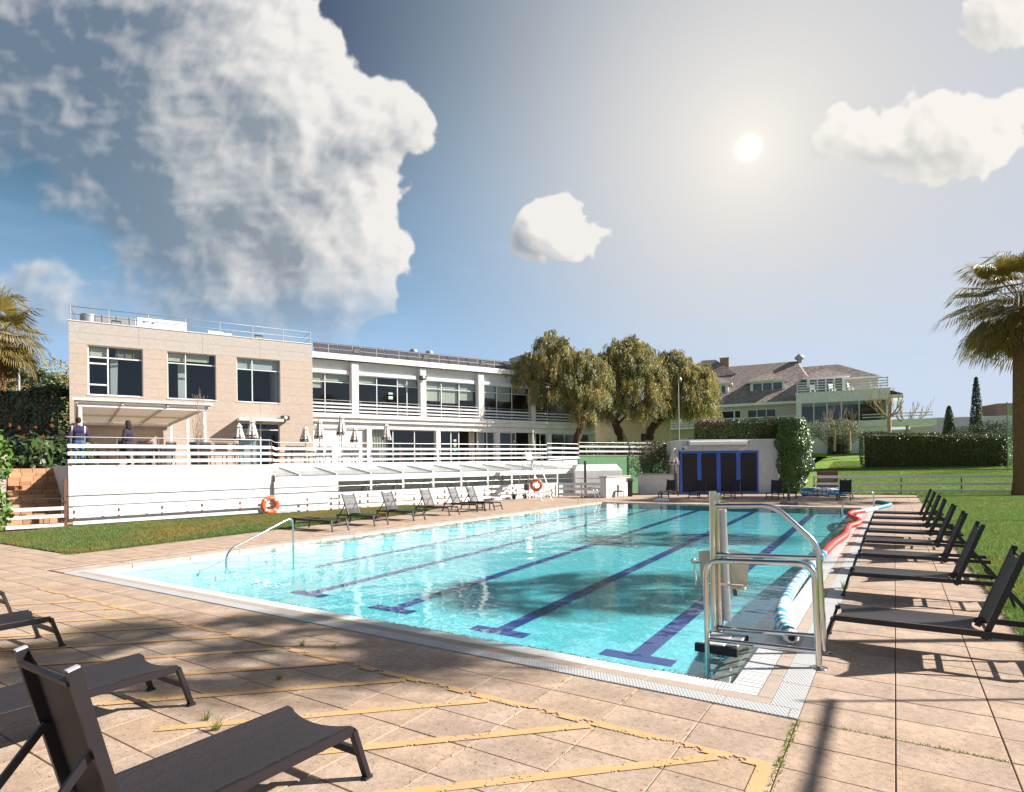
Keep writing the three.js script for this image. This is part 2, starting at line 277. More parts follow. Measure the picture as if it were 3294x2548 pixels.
// pool
const mosaic = tex(512, 512, (u, v, i, j) => {
  const tx = i >> 5, ty = j >> 5, g = (i & 31) < 2 || (j & 31) < 2, h = hash2(tx, ty, 7), b = fbm(u * 4, v * 4, 3, 4, 17);
  const k = (0.92 + (h - 0.5) * 0.16 + (b - 0.5) * 0.08) * (g ? 1.06 : 1); return [118 * k, 208 * k, 216 * k];
}, true, [1.6, 1.6]);
M.poolTile = std({ map: mosaic, color: rgb(1, 1, 1), roughness: 0.5 });
const navy = tex(256, 256, (u, v, i, j) => { const g = (i & 31) < 3 || (j & 31) < 3, h = hash2(i >> 5, j >> 5, 9); return g ? [70, 92, 150] : [16 + h * 16, 22 + h * 22, 92 + h * 40]; }, true, [2.6, 2.6]);
M.navy = std({ map: navy, roughness: 0.5 });
const ledgeTex = tex(512, 512, (u, v, i, j) => { const g = (i & 127) < 4 || (j & 127) < 4, h = hash2(i >> 7, j >> 7, 4), b = fbm(u * 6, v * 6, 4, 6, 22), k = 0.8 + h * 0.1 + (b - 0.5) * 0.35; return g ? [120, 98, 96] : [198 * k, 176 * k, 160 * k]; }, true, [1.25, 1.25]);
M.ledge = std({ map: ledgeTex, roughness: 0.6 });
const waveH = (() => { const W = []; const r = rng(12); for (let k = 0; k < 42; k++) { const m = 2 + Math.floor(r() * r() * 26), a = r() * 2 * Math.PI; W.push([Math.round(Math.cos(a) * m), Math.round(Math.sin(a) * m), r() * 6.28, 1 / (1 + m * 0.55)]); } return (u, v) => { let s = 0; for (const w of W) s += w[3] * Math.sin(2 * Math.PI * (w[0] * u + w[1] * v) + w[2]); return s; }; })();
const waveTex = tex(512, 512, (u, v) => { const e = 1 / 512, dx = (waveH(u + e, v) - waveH(u - e, v)) / 2, dy = (waveH(u, v + e) - waveH(u, v - e)) / 2, k = 2.2, n = V3(-dx * k, -dy * k, 1).normalize(); return [127.5 + 127.5 * n.x, 127.5 + 127.5 * n.y, 127.5 + 127.5 * n.z]; }, false, [1 / 2.6, 1 / 2.6]);
M.water = new THREE.MeshPhysicalMaterial({ color: rgb(0.80, 0.97, 0.985), roughness: 0.015, transmission: 1, thickness: 0, ior: 1.34, normalMap: waveTex, normalScale: new THREE.Vector2(0.075, 0.075), side: THREE.DoubleSide });
M.coping = std({ map: stoneTex, color: rgb(0.78, 0.8, 0.82), bumpMap: bumpFine, bumpScale: 0.003, roughness: 0.75 });
const knob = tex(256, 256, (u, v, i, j) => { const x = ((i + ((j >> 5) & 1) * 16) & 31) - 16, y = (j & 31) - 16; return grey(255 * smooth(11, 6, Math.hypot(x, y))); }, false, [4, 4]);
const knobCol = tex(256, 256, (u, v, i, j) => { const x = ((i + ((j >> 5) & 1) * 16) & 31) - 16, y = (j & 31) - 16, q = smooth(11, 6, Math.hypot(x, y)), n = fbm(u * 4, v * 4, 4, 4, 71); return [222 + 26 * q - n * 10, 222 + 26 * q - n * 10, 220 + 28 * q - n * 10]; }, true, [4, 4]);
M.knob = std({ map: knobCol, bumpMap: knob, bumpScale: 0.006, roughness: 0.6, color: rgb(0.62, 0.62, 0.62) });
M.strip = std({ color: rgb(0.44, 0.36, 0.29), map: noiseFine, roughness: 0.8, bumpMap: bumpFine, bumpScale: 0.002 });
M.grate = std({ color: rgb(0.66, 0.66, 0.65), roughness: 0.5 });
M.litter = std({ color: rgb(0.19, 0.08, 0.035), roughness: 1 });
const worn = tex(512, 512, (u, v) => { const a = fbm(u * 8, v * 8, 5, 8, 51), b = fbm(u * 64, v * 64, 3, 64, 55); return grey(a * 0.75 + b * 0.4 > 0.45 ? 255 : 0); }, false, [0.9, 0.9]);
M.yellow = std({ color: rgb(0.64, 0.39, 0.18), roughness: 0.75, alphaMap: worn, alphaTest: 0.5, map: noiseFine });
// ground
const grassTex = tex(1024, 1024, (u, v) => { const a = fbm(u * 128, v * 128, 3, 128, 41), b = fbm(u * 6, v * 6, 4, 6, 44), c = fbm(u * 300, v * 40, 2, 0, 47), k = 0.55 + a * 0.55 + (c - 0.5) * 0.3; return [(152 + (b - 0.5) * 60) * k, (180 + (b - 0.5) * 30) * k, 66 * k]; }, true, [0.3, 0.3]);
const grassBump = tex(512, 512, (u, v) => grey(255 * fbm(u * 128, v * 128, 3, 128, 43)), false, [0.6, 0.6]);
M.grass = std({ map: grassTex, bumpMap: grassBump, bumpScale: 0.03, roughness: 1, color: rgb(0.9, 1, 0.8) });
M.earth = std({ map: noiseFine, color: rgb(0.17, 0.15, 0.09), roughness: 1 });
const blade = (r, g, b) => new THREE.MeshPhysicalMaterial({ color: rgb(r, g, b), roughness: 0.75, transmission: 0.3, thickness: 0, side: THREE.DoubleSide });
M.blade = blade(0.29, 0.38, 0.065); M.bladeDry = blade(0.22, 0.2, 0.07);
const leafMat = (r, g, b, tr = 0.35, ro = 0.5) => new THREE.MeshPhysicalMaterial({ color: rgb(r, g, b), roughness: ro, transmission: tr, thickness: 0, side: THREE.DoubleSide, vertexColors: true });
M.pepper = leafMat(0.37, 0.325, 0.095, 0.5, 0.75);
M.hedge = leafMat(0.095, 0.13, 0.025, 0.25, 0.4);
M.ivy = leafMat(0.085, 0.165, 0.025, 0.28, 0.35);
M.red = leafMat(0.17, 0.035, 0.02, 0.25, 0.5);
M.shrub = leafMat(0.09, 0.19, 0.02, 0.35, 0.35);
M.frond = leafMat(0.28, 0.22, 0.05, 0.5, 0.5);
M.frondDry = leafMat(0.17, 0.125, 0.03, 0.4, 0.7);
M.cypress = leafMat(0.04, 0.065, 0.02, 0.1, 0.8);
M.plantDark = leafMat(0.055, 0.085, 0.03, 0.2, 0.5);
M.olive = leafMat(0.16, 0.17, 0.055, 0.35, 0.7);
M.flower = leafMat(0.75, 0.22, 0.02, 0.3, 0.6);
const barkTex = tex(256, 512, (u, v) => { const a = fbm(u * 24, v * 6, 4, 0, 61), k = 0.55 + a * 0.8; return [86 * k, 64 * k, 48 * k]; }, true, [1.5, 1]);
const barkBump = tex(256, 256, (u, v) => grey(255 * fbm(u * 20, v * 6, 4, 0, 62)), false, [1.5, 1]);
M.bark = std({ map: barkTex, bumpMap: barkBump, bumpScale: 0.03, roughness: 1 });
M.twig = std({ color: rgb(0.4, 0.29, 0.2), roughness: 1 });
M.palmBark = std({ map: tex(256, 512, (u, v) => { const r = Math.abs(((v * 34 + fbm(u * 8, v * 8, 3, 8, 3) * 1.2) % 1) - 0.5) * 2, k = 0.6 + 0.4 * fbm(u * 20, v * 40, 4, 0, 66) - 0.28 * smooth(0.75, 1, r); return [150 * k, 112 * k, 76 * k]; }, true, [1, 0.5]), bumpMap: barkBump, bumpScale: 0.02, roughness: 1 });
// house, hut and the rest
M.shingle = std({ map: tex(512, 512, (u, v, i, j) => { const row = j >> 5, off = hash2(row, 0, 3) * 64, tx = Math.floor((i + off) / 40), h = hash2(tx % 13, row, 5), e = (j & 31) < 5 || ((i + off) % 40) < 3, k = (e ? 0.62 : 0.9) + h * 0.28 + (fbm(u * 30, v * 30, 3, 30, 4) - 0.5) * 0.3; return [142 * k, 128 * k, 120 * k]; }, true, [0.3, 0.3]), roughness: 0.95 });
M.houseWall = std({ color: rgb(0.62, 0.55, 0.45), map: noiseFine, roughness: 0.9 });
M.blue = std({ color: rgb(0.06, 0.15, 0.62), roughness: 0.5, map: noiseFine });
M.louvre = std({ color: rgb(0.05, 0.042, 0.05), roughness: 0.75 });
M.green = std({ color: rgb(0.13, 0.30, 0.14), map: dirtTex, roughness: 0.8 });
M.brick = [[0.45, 0.24, 0.12], [0.5, 0.28, 0.15], [0.41, 0.2, 0.1], [0.53, 0.32, 0.18]].map((c) => std({ color: rgb(...c), map: noiseFine, roughness: 0.9, bumpMap: bumpFine, bumpScale: 0.006 }));
M.orange = std({ color: rgb(0.85, 0.11, 0.025), roughness: 0.45 });
M.band = std({ color: rgb(0.45, 0.44, 0.45), roughness: 0.3 });
M.rope = std({ color: rgb(0.6, 0.58, 0.52), roughness: 0.9 });
M.canvas = std({ color: rgb(0.66, 0.58, 0.53), roughness: 0.95, map: noiseFine });
M.plastic = std({ color: rgb(0.8, 0.8, 0.8), roughness: 0.35 });
M.seatBeige = std({ color: rgb(0.66, 0.6, 0.46), roughness: 0.5, map: noiseFine });
M.floatBlue = std({ color: rgb(0.06, 0.3, 0.52), roughness: 0.45 }); M.floatWhite = std({ color: rgb(0.75, 0.76, 0.78), roughness: 0.45 }); M.floatRed = std({ color: rgb(0.68, 0.06, 0.04), roughness: 0.45 });
M.vc = std({ vertexColors: true, roughness: 0.5 });
M.cloth = std({ vertexColors: true, roughness: 0.9 });
M.solar = std({ color: rgb(0.1, 0.09, 0.1), roughness: 0.25, metalness: 0.3 });
M.solarEdge = std({ color: rgb(0.05, 0.035, 0.03), roughness: 0.5 });
M.pot = std({ color: rgb(0.13, 0.11, 0.11), roughness: 0.6 });
M.concrete = std({ color: rgb(0.4, 0.39, 0.37), map: dirtTex, roughness: 0.9 });
M.terrace = std({ map: stoneTex, color: rgb(0.5, 0.45, 0.42), roughness: 0.9 });
// ---------------------------------------------------------------- the pool, the paving and the lawns
const PX0 = -13.72, PX1 = -1.25, PZ0 = -30.5, PZ1 = -5.56;       // water
const OX0 = -14.35, OX1 = -0.65, OZ0 = -31.1, OZ1 = -5.02;       // outer edge of the surround
function holed(x0, x1, z0, z1, hx0, hx1, hz0, hz1, y, b = new GB()) {
  for (const [a, c, d, e] of [[x0, hx0, z0, z1], [hx1, x1, z0, z1], [hx0, hx1, z0, hz0], [hx0, hx1, hz1, z1]]) b.quad([a, y, e], [c, y, e], [c, y, d], [a, y, d], [a, -e, c, -d]);
  return b;
}
structure('ground', holed(-900, 900, -900, 500, OX0, OX1, OZ0, OZ1, -0.06), M.earth);
const paving = new THREE.Group(); paving.name = 'deck_paving'; paving.userData.kind = 'structure'; scene.add(paving);
put('mortar_bed', holed(-26, 1.255, -44.3, 4, OX0, OX1, OZ0, OZ1, -0.016), M.joint, paving);
const lawnEdge = [[-16.75, -6.2], [-17.0, -9], [-17.35, -12.5], [-17.7, -18], [-18.4, -21], [-19.3, -23.6]];
function lawnX(z) { for (let k = 0; k < lawnEdge.length - 1; k++) { const a = lawnEdge[k], b = lawnEdge[k + 1]; if (z <= a[1] && z >= b[1]) return lerp(a[0], b[0], (a[1] - z) / (a[1] - b[1])); } return null; }
const F0 = [-25.1, -9.3], F1 = [-19.25, -35.2], FL = Math.hypot(F1[0] - F0[0], F1[1] - F0[1]), FD = [(F1[0] - F0[0]) / FL, (F1[1] - F0[1]) / FL], FN = [-FD[1], FD[0]];   // lawn fence line, FN toward the pool
const fenceX = (z) => F0[0] + (z - F0[1]) / FD[1] * FD[0];
{
  const W = 0.635, D = 0.417, g = 0.0035, geos = [], r = rng(31), slabs = [];
  for (let k = 0; k < 10; k++) geos.push(new GB().bbox(-W / 2 + g, -0.03, -D / 2 + g, W / 2 - g, 0, D / 2 - g, 0.004, r() * 9, r() * 9).geo());
  const cs = Math.cos(0.5725), sn = Math.sin(0.5725);
  for (let i = -40; i < 3; i++) for (let j = -96; j < 22; j++) {
    const x = -0.65 + (i + 0.5) * W, z = -5.0 + (j + 0.5) * D, q = r(), q2 = r();
    if (x > OX0 - 0.2 && x < OX1 && z > OZ0 - 0.1 && z < OZ1) continue;
    if (z < -43.9 || z > 3.6) continue;
    if (x < OX0) { const lx = lawnX(z); if (lx !== null && x < lx - 0.3) continue; if (z < -8 && x < fenceX(z) - 1.5) continue; if (z >= -8 && x < -25.6) continue; }
    const dep = -sn * x - cs * z * 1, dd = -x * 0.5417 - z * 0.8406, rt = x * 0.8406 - z * 0.5417, inV = dd > 0.5 && Math.abs(rt) < dd * 0.92 && dd > 3.2;
    slabs.push({ x, z, q, q2, s: inV ? 1 / (dd * dd * Math.sqrt(dd)) : 0 });
  }
  slabs.sort((a, b) => b.s - a.s);
  const rest = M.slab.map(() => []);
  slabs.forEach((s, k) => {
    const gi = Math.floor(s.q * 10), mi = Math.floor(s.q2 * 5), y = (s.q - 0.5) * 0.004;
    if (k < 300) { const m = put('paving_slab', geos[gi], M.slab[mi], paving, [s.x, y, s.z]); m.rotation.y = (s.q2 - 0.5) * 0.004 + (s.q > 0.5 ? Math.PI : 0); }
    else rest[mi].push(geos[gi].clone().applyMatrix4(new THREE.Matrix4().makeTranslation(s.x, y, s.z)));
  });
  rest.forEach((l, k) => { const m = put('paving_slabs_far', mergeGeometries(l), M.slab[k], paving); m.userData.kind = 'stuff'; });
}
// pool shell
const floorY = (z) => lerp(-0.6, -0.3, (PZ1 - z) / (PZ1 - PZ0));
const pool = new THREE.Group(); pool.name = 'swimming_pool'; pool.userData.kind = 'structure'; scene.add(pool);
{
  const LW = 0.28, LY = -0.12;            // sloping tile ledge on the near and the right side
  put('pool_floor', new GB().quad([PX0, floorY(PZ1), PZ1], [PX1, floorY(PZ1), PZ1], [PX1, floorY(PZ0), PZ0], [PX0, floorY(PZ0), PZ0], [0, 0, 12.47, 24.94]), M.poolTile, pool);
  const w = new GB();
  w.quad([PX0, -0.8, PZ0], [PX1, -0.8, PZ0], [PX1, -0.2, PZ0], [PX0, -0.2, PZ0]);
  w.quad([PX0, -0.8, PZ1], [PX0, -0.8, PZ0], [PX0, -0.2, PZ0], [PX0, -0.2, PZ1]);
  w.quad([PX1 - LW, -0.8, PZ0], [PX1 - LW, -0.8, PZ1], [PX1 - LW, LY, PZ1], [PX1 - LW, LY, PZ0]);
  w.quad([PX1, -0.8, PZ1 - LW], [PX0, -0.8, PZ1 - LW], [PX0, LY, PZ1 - LW], [PX1, LY, PZ1 - LW]);
  put('pool_wall', w, M.poolTile, pool);
  const l = new GB();
  l.quad([PX0, -0.03, PZ1], [PX1, -0.03, PZ1], [PX1 - LW, LY, PZ1 - LW], [PX0, LY, PZ1 - LW], [0, 0, 12.4, 0.3]);
  l.quad([PX1, -0.03, PZ1], [PX1, -0.03, PZ0], [PX1 - LW, LY, PZ0], [PX1 - LW, LY, PZ1 - LW], [0, 0, 24.9, 0.3]);
  put('tiled_ledge', l, M.ledge, pool);
  const lanes = [[-2.9, -7.64, -3.16], [-5.18, -7.75, -5.72], [-7.68, -7.97, -8.37], [-10.13, -8.1, -10.8], [-12.6, -8.25, -12.85]];
  for (const [x, z, xf] of lanes) {
    const b = new GB(), e = 0.006, w2 = 0.135, f = (q) => floorY(q) + e, ze = PZ0 + 0.35;
    b.quad([x - w2, f(z), z], [x + w2, f(z), z], [xf + w2, f(ze), ze], [xf - w2, f(ze), ze], [0, 0, 0.27, 22]);
    b.quad([x - 0.5, f(z + 0.26), z + 0.26], [x + 0.5, f(z + 0.26), z + 0.26], [x + 0.5, f(z), z], [x - 0.5, f(z), z], [0, 0, 1, 0.26]);
    put('lane_marking', b, M.navy, pool);
  }
  // entry steps in the near left corner
  for (let k = 0; k < 4; k++) put('entry_step', new GB().bbox(PX0, -0.8, PZ1 - 4.2, PX0 + 1.55 - k * 0.37, -0.43 + k * 0.1, PZ1 - LW, 0.01), std({ map: mosaic, color: rgb(1.3, 1.06, 1.03), roughness: 0.5 }), pool);
  // stone edge left and far
  const cop = (x0, z0, x1, z1) => put('coping_stone', new GB().bbox(x0, -0.2, z0, x1, 0.012, z1, 0.012, x0 * 3.1, z0 * 1.7), M.coping, pool);
  for (let z = OZ1; z > OZ0 + 0.1; z -= 1.24) cop(OX0, Math.max(OZ0, z - 1.236), PX0, z);
  for (let x = PX0; x < OX1 - 0.1; x += 1.3) cop(x, OZ0, Math.min(OX1, x + 1.296), PZ0);
  // near and right side: knobbed tiles, a beige strip and the overflow grating
  const rr = rng(9);
  for (let x = PX0; x < OX1 - 0.05; x += 0.5) put('knobbed_tile', new GB().bbox(x, -0.06, -5.21, Math.min(OX1, x + 0.497), 0.004, OZ1, 0.004, rr() * 5, rr() * 5), M.knob, pool);
  for (let z = -5.213; z > PZ0; z -= 0.6) put('knobbed_tile', new GB().bbox(-0.88, -0.06, Math.max(PZ0, z - 0.597), OX1, 0.004, z, 0.004, rr() * 5, rr() * 5), M.knob, pool);
  for (let x = PX0; x < -0.9; x += 0.62) put('beige_strip', new GB().bbox(x, -0.06, -5.35, Math.min(-0.883, x + 0.616), 0.002, -5.213, 0.003, rr() * 5, rr() * 5), M.strip, pool);
  for (let z = -5.353; z > PZ0; z -= 0.62) put('beige_strip', new GB().bbox(-1.0, -0.06, Math.max(PZ0, z - 0.616), -0.883, 0.002, z, 0.003, rr() * 5, rr() * 5), M.strip, pool);
  const ga = new GB();
  for (let x = PX0 + 0.02; x < -1.06; x += 0.034) ga.box(x, -0.03, -5.545, x + 0.022, -0.002 + rr() * 0.003, -5.355);
  for (let z = -5.36; z > PZ0; z -= 0.034) ga.box(-1.245, -0.03, z - 0.022, -1.005, -0.002 + rr() * 0.003, z);
  put('overflow_grating', ga, M.grate, pool).userData.kind = 'stuff';
  const tr = new GB(); tr.quad([PX0, -0.05, -5.35], [-1, -0.05, -5.35], [-1, -0.05, PZ1], [PX0, -0.05, PZ1]); tr.quad([-1.25, -0.05, -5.35], [-1, -0.05, -5.35], [-1, -0.05, PZ0], [-1.25, -0.05, PZ0]);
  put('overflow_channel', tr, M.strip, pool);
}
structure('water', new GB().grid(2, 2, (u, v) => [lerp(PX0, PX1, u), -0.028, lerp(PZ1, PZ0, v)], (p) => [p[0], p[2]]), M.water);
// leaf litter along the near edge, weeds in the joints
{
  const b = new GB(), r = rng(18);
  for (let k = 0; k < 1500; k++) {
    const t = r() ** 0.5, x = lerp(PX0 + 1, PX1, t), z = PZ1 + (r() - 0.5) * 0.035 - (x > -1.9 ? r() * r() * 0.16 : r() * r() * 0.05), s = 0.009 + r() * 0.02, a = r() * 6.28, y = -0.02 + r() * 0.012;
    if (fbm(x * 1.7, 3, 3, 0, 88) < 0.47 && r() < 0.86) continue;
    b.tri([x + Math.cos(a) * s, y, z + Math.sin(a) * s], [x - Math.sin(a) * s * 0.4, y + r() * 0.01, z + Math.cos(a) * s * 0.4], [x - Math.cos(a) * s, y + r() * 0.008, z - Math.sin(a) * s]);
  }
  for (let k = 0; k < 900; k++) { const x = -9 + r() * 8.5, z = -4.9 + r() * 3.2, s = 0.004 + r() * r() * 0.012, a = r() * 6.28; if (fbm(x * 1.2, z * 1.2, 3, 0, 89) < 0.52) continue; b.tri([x + Math.cos(a) * s, 0.004, z + Math.sin(a) * s], [x - Math.sin(a) * s * 0.5, 0.009, z + Math.cos(a) * s * 0.5], [x - Math.cos(a) * s, 0.005, z - Math.sin(a) * s]); }
  const m = put('dry_leaf_litter', b, M.litter); tag(m, 'brown dry leaf litter along the near pool edge', 'leaf litter'); m.userData.kind = 'stuff';
  const w = new GB(), tuft = (x, z, n, h) => { for (let k = 0; k < n; k++) { const a = r() * 6.28, l = h * (0.5 + r()), px = x + (r() - 0.5) * 0.05, pz = z + (r() - 0.5) * 0.03, q = 0.003 + h * 0.03; w.tri([px - q, 0, pz], [px + q, 0, pz], [px + Math.cos(a) * l * 0.7, l, pz + Math.sin(a) * l * 0.7]); } };
  for (let k = 0; k < 260; k++) { const c = r(); if (c < 0.5) tuft(-0.65, -5 + r() * 2.6, 4, 0.018); else if (c < 0.72) tuft(-0.65 + r() * 1.3, -5.0, 4, 0.014); else tuft(-0.65 - 0.635 * Math.floor(r() * 4), -5 + r() * 3, 3, 0.016); }
  for (const [x, z, n, h] of [[-4.35, -2.55, 26, 0.09], [-4.6, -2.62, 18, 0.07], [-4.9, -3.5, 30, 0.05], [-5.6, -4.3, 22, 0.07], [-5.2, -4.42, 16, 0.06], [-0.68, -10.6, 16, 0.12], [-0.66, -9.4, 10, 0.05], [-3.9, -2.2, 18, 0.08]]) tuft(x, z, n, h);
  const wm = put('joint_weeds', w, M.blade); tag(wm, 'small green weeds growing in the paving joints', 'weeds'); wm.userData.kind = 'stuff';
}
// yellow floor marking: a frame with zigzag strokes
{
  const t = thing('yellow_floor_marking', 'faded yellow painted zigzag marking on the near paving', 'floor marking');
  const y = 0.0065, stroke = (a, b, w) => { const dx = b[0] - a[0], dz = b[1] - a[1], l = Math.hypot(dx, dz), nx = -dz / l * w / 2, nz = dx / l * w / 2; put('stroke', new GB().quad([a[0] + nx, y, a[1] + nz], [b[0] + nx, y, b[1] + nz], [b[0] - nx, y, b[1] - nz], [a[0] - nx, y, a[1] - nz], [a[0] * 3, a[1], a[0] * 3 + l, a[1] + w]), M.yellow, t); };
  stroke([-12.4, -4.14], [-0.69, -4.14], 0.085); stroke([-0.73, -4.1], [-0.73, -1.6], 0.09);
  for (let k = 0; k < 11; k++) { const x = -1.02 - k * 0.94; stroke([x, -4.09], [x - 1.85, -2.32], 0.085); }
}
// lawns: a base sheet each and blades that stand on it
{
  const lb = new GB();
  for (let k = 0; k < lawnEdge.length - 1; k++) { const a = lawnEdge[k], b = lawnEdge[k + 1], fa = fenceX(Math.min(a[1], -8)) - 0.2 * 0 + (k === 0 ? 0 : 0), fb = fenceX(b[1]); lb.quad([k === 0 ? -24.9 : fa, 0.012, k === 0 ? -6.9 : a[1]], [a[0], 0.012, a[1]], [b[0], 0.012, b[1]], [fb, 0.012, b[1]], [fa, -a[1], a[0], -b[1]]); }
  structure('lawn', lb, M.grass);
  structure('lawn', new GB().quad([1.255, 0.012, 5], [60, 0.012, 5], [60, 0.012, -44.2], [1.255, 0.012, -44.2], [1.2, -5, 60, 44.2]), M.grass);
  const slopeY = (x, z) => 0.012 + 0.1 * Math.max(0, -z - 44.2) + 0.05 * (fbm(x * 0.3, z * 0.3, 3, 0, 3) - 0.5) * smooth(-45, -48, z);
  globalThis.slopeY = slopeY;
  structure('lawn_slope', new GB().grid(40, 40, (u, v) => { const x = lerp(-7, 60, u), z = lerp(-44.2, -84, v); return [x, slopeY(x, z), z]; }), M.grass);
  const tuftG = (seed) => { const b = new GB(), r = rng(seed); for (let k = 0; k < 9; k++) { const a = r() * 6.28, l = 0.03 + r() * 0.04, px = (r() - 0.5) * 0.08, pz = (r() - 0.5) * 0.08, q = 0.0035, lean = 0.3 + r() * 0.5; b.tri([px - q * Math.cos(a), 0, pz + q * Math.sin(a)], [px + q * Math.cos(a), 0, pz - q * Math.sin(a)], [px + Math.sin(a) * l * lean, l, pz + Math.cos(a) * l * lean]); } return b.geo(); };
  const spread = (name, label, n, pick, seed, dry) => {
    const r = rng(seed), im = new THREE.InstancedMesh(tuftG(seed), M.blade, n), m = new THREE.Matrix4(), c = new THREE.Color();
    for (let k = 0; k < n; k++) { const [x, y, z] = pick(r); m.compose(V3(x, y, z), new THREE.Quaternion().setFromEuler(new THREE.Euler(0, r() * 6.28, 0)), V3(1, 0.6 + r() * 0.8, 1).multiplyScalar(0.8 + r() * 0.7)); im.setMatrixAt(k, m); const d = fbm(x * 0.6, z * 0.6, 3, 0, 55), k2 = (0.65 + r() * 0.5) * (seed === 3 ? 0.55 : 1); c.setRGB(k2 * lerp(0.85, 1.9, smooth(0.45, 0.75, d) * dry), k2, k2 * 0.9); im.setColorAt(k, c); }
    im.name = numbered(name); im.castShadow = im.receiveShadow = true; im.userData = { kind: 'stuff', label, category: 'grass' }; scene.add(im);
  };
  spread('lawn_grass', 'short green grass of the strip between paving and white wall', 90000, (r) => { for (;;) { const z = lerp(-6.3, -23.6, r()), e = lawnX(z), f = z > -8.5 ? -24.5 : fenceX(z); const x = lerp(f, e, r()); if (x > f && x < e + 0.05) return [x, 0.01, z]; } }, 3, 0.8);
  spread('lawn_grass', 'sunlit grass beside the right row of sun loungers', 120000, (r) => { const z = -5.5 - 38.6 * r(), x = 1.2 + r() ** 1.7 * 8.5; return [x, 0.01, z]; }, 4, 0.35);
  spread('lawn_grass', 'sunlit grass on the slope behind the far slat fence', 60000, (r) => { const z = -44.2 - r() * 22, x = -5 + r() * 17; return [x, slopeY(x, z), z]; }, 5, 0.25);
}
// ---------------------------------------------------------------- slat fences
const slatGeo = (x0, x1, y, h, z = 0.03, r = 0) => new GB().bbox(x0, y - h / 2, z, x1, y + h / 2, z + 0.03, 0.004, r * 7, r * 3);
function slatFence(name, label, pos, ry, len, slatYs, railY, postXs, o = {}) {
  const t = thing(name, label, 'fence', pos, ry), r = rng(Math.round(len * 100) + Math.round(pos[0] * 7)), sh = o.slatH || 0.13, pb = o.base ?? 0;
  if (o.tilt) t.rotation.z = o.tilt; t.rotation.order = 'YXZ';
  const cuts = o.cuts || [0, len];
  for (let k = 0; k < cuts.length - 1; k++) for (const y of slatYs) put('slat', slatGeo(cuts[k] + 0.004, cuts[k + 1] - 0.004, y + (r() - 0.5) * 0.006, sh, 0.03, r()), o.slatMat || M.white, t);
  for (const x of postXs) {
    const p = put('post', new GB().box(x - 0.03, pb, -0.03, x + 0.03, slatYs[0] + sh * 0.35, 0.028), o.postMat || M.brown, t);
    if (railY) put('rail_bracket', new GB().tube([[x, slatYs[0] + 0.04, 0], [x, railY, 0]], 0.009, 6), M.steelDull, p);
  }
  if (railY) put('hand_rail', new GB().tube(o.railEnds ? fillet([[0.02, railY - 0.25, 0], [0.02, railY, 0], [len - 0.02, railY, 0], [len - 0.02, railY - 0.25, 0]], 0.06) : [[0, railY, 0], [len / 2, railY + 0.004, 0], [len, railY, 0]], o.railR || 0.022, 8), o.railMat || M.steelDull, t);
  return t;
}
const range = (a, b, s) => { const o = []; for (let x = a; x <= b + 1e-6; x += s) o.push(x); return o; };

// ---------------------------------------------------------------- the beige clubhouse block
const BD = [0.41787, -0.90851], BRY = dirY(...BD), B0 = [-35.741, 0, -13.4];
const bw = (s, z) => [B0[0] + BD[0] * s - BD[1] * z, B0[2] + BD[1] * s + BD[0] * z];      // facade frame to world: s along, z out toward the pool
const wins = [[0.77, 3.26], [4.38, 6.84], [7.91, 10.36]], wy0 = 6.07, wy1 = 8.72, BL = 12.27, BT = 9.87;
function pane(parent, x0, x1, y0, y1, z, mat = M.glass) { const e = 0.008; return put('pane', new GB().box(x0 + e, y0 + e, z - 0.006, x1 - e, y1 - e, z + 0.006), mat, parent); }
function framed(parent, x0, x1, y0, y1, z, vs, hs, blinds = [], w = 0.06) {       // a glazed opening with its bars; vs upright bars, hs transoms
  const g = new THREE.Group(); g.name = 'window'; parent.add(g);
  const b = new GB(); b.box(x0, y0, z - 0.04, x1, y0 + w, z + 0.04); b.box(x0, y1 - w, z - 0.04, x1, y1, z + 0.04); b.box(x0, y0 + w, z - 0.04, x0 + w, y1 - w, z + 0.04); b.box(x1 - w, y0 + w, z - 0.04, x1, y1 - w, z + 0.04);
  put('window_frame', b, M.white, g);
  const X = [x0 + w, ...vs, x1 - w], Y = [y0 + w, ...hs, y1 - w];
  for (const v of vs) put('mullion', new GB().box(v - w / 2, y0 + w, z - 0.035, v + w / 2, y1 - w, z + 0.035), M.white, g);
  for (const h of hs) for (let k = 0; k < X.length - 1; k++) put('transom', new GB().box(k ? X[k] + w / 2 : X[k], h - w / 2, z - 0.03, k < X.length - 2 ? X[k + 1] - w / 2 : X[k + 1], h + w / 2, z + 0.03), M.white, g);
  for (let k = 0; k < X.length - 1; k++) for (let q = 0; q < Y.length - 1; q++) pane(g, k ? X[k] + w / 2 : X[k], k < X.length - 2 ? X[k + 1] - w / 2 : X[k + 1], q ? Y[q] + w / 2 : Y[q], q < Y.length - 2 ? Y[q + 1] - w / 2 : Y[q + 1], z);
  for (const [a, c, d, e, m] of blinds) put('roller_blind', new GB().box(a, d, z - 0.12, c, e, z - 0.115), m || M.blind, g);
  return g;
}
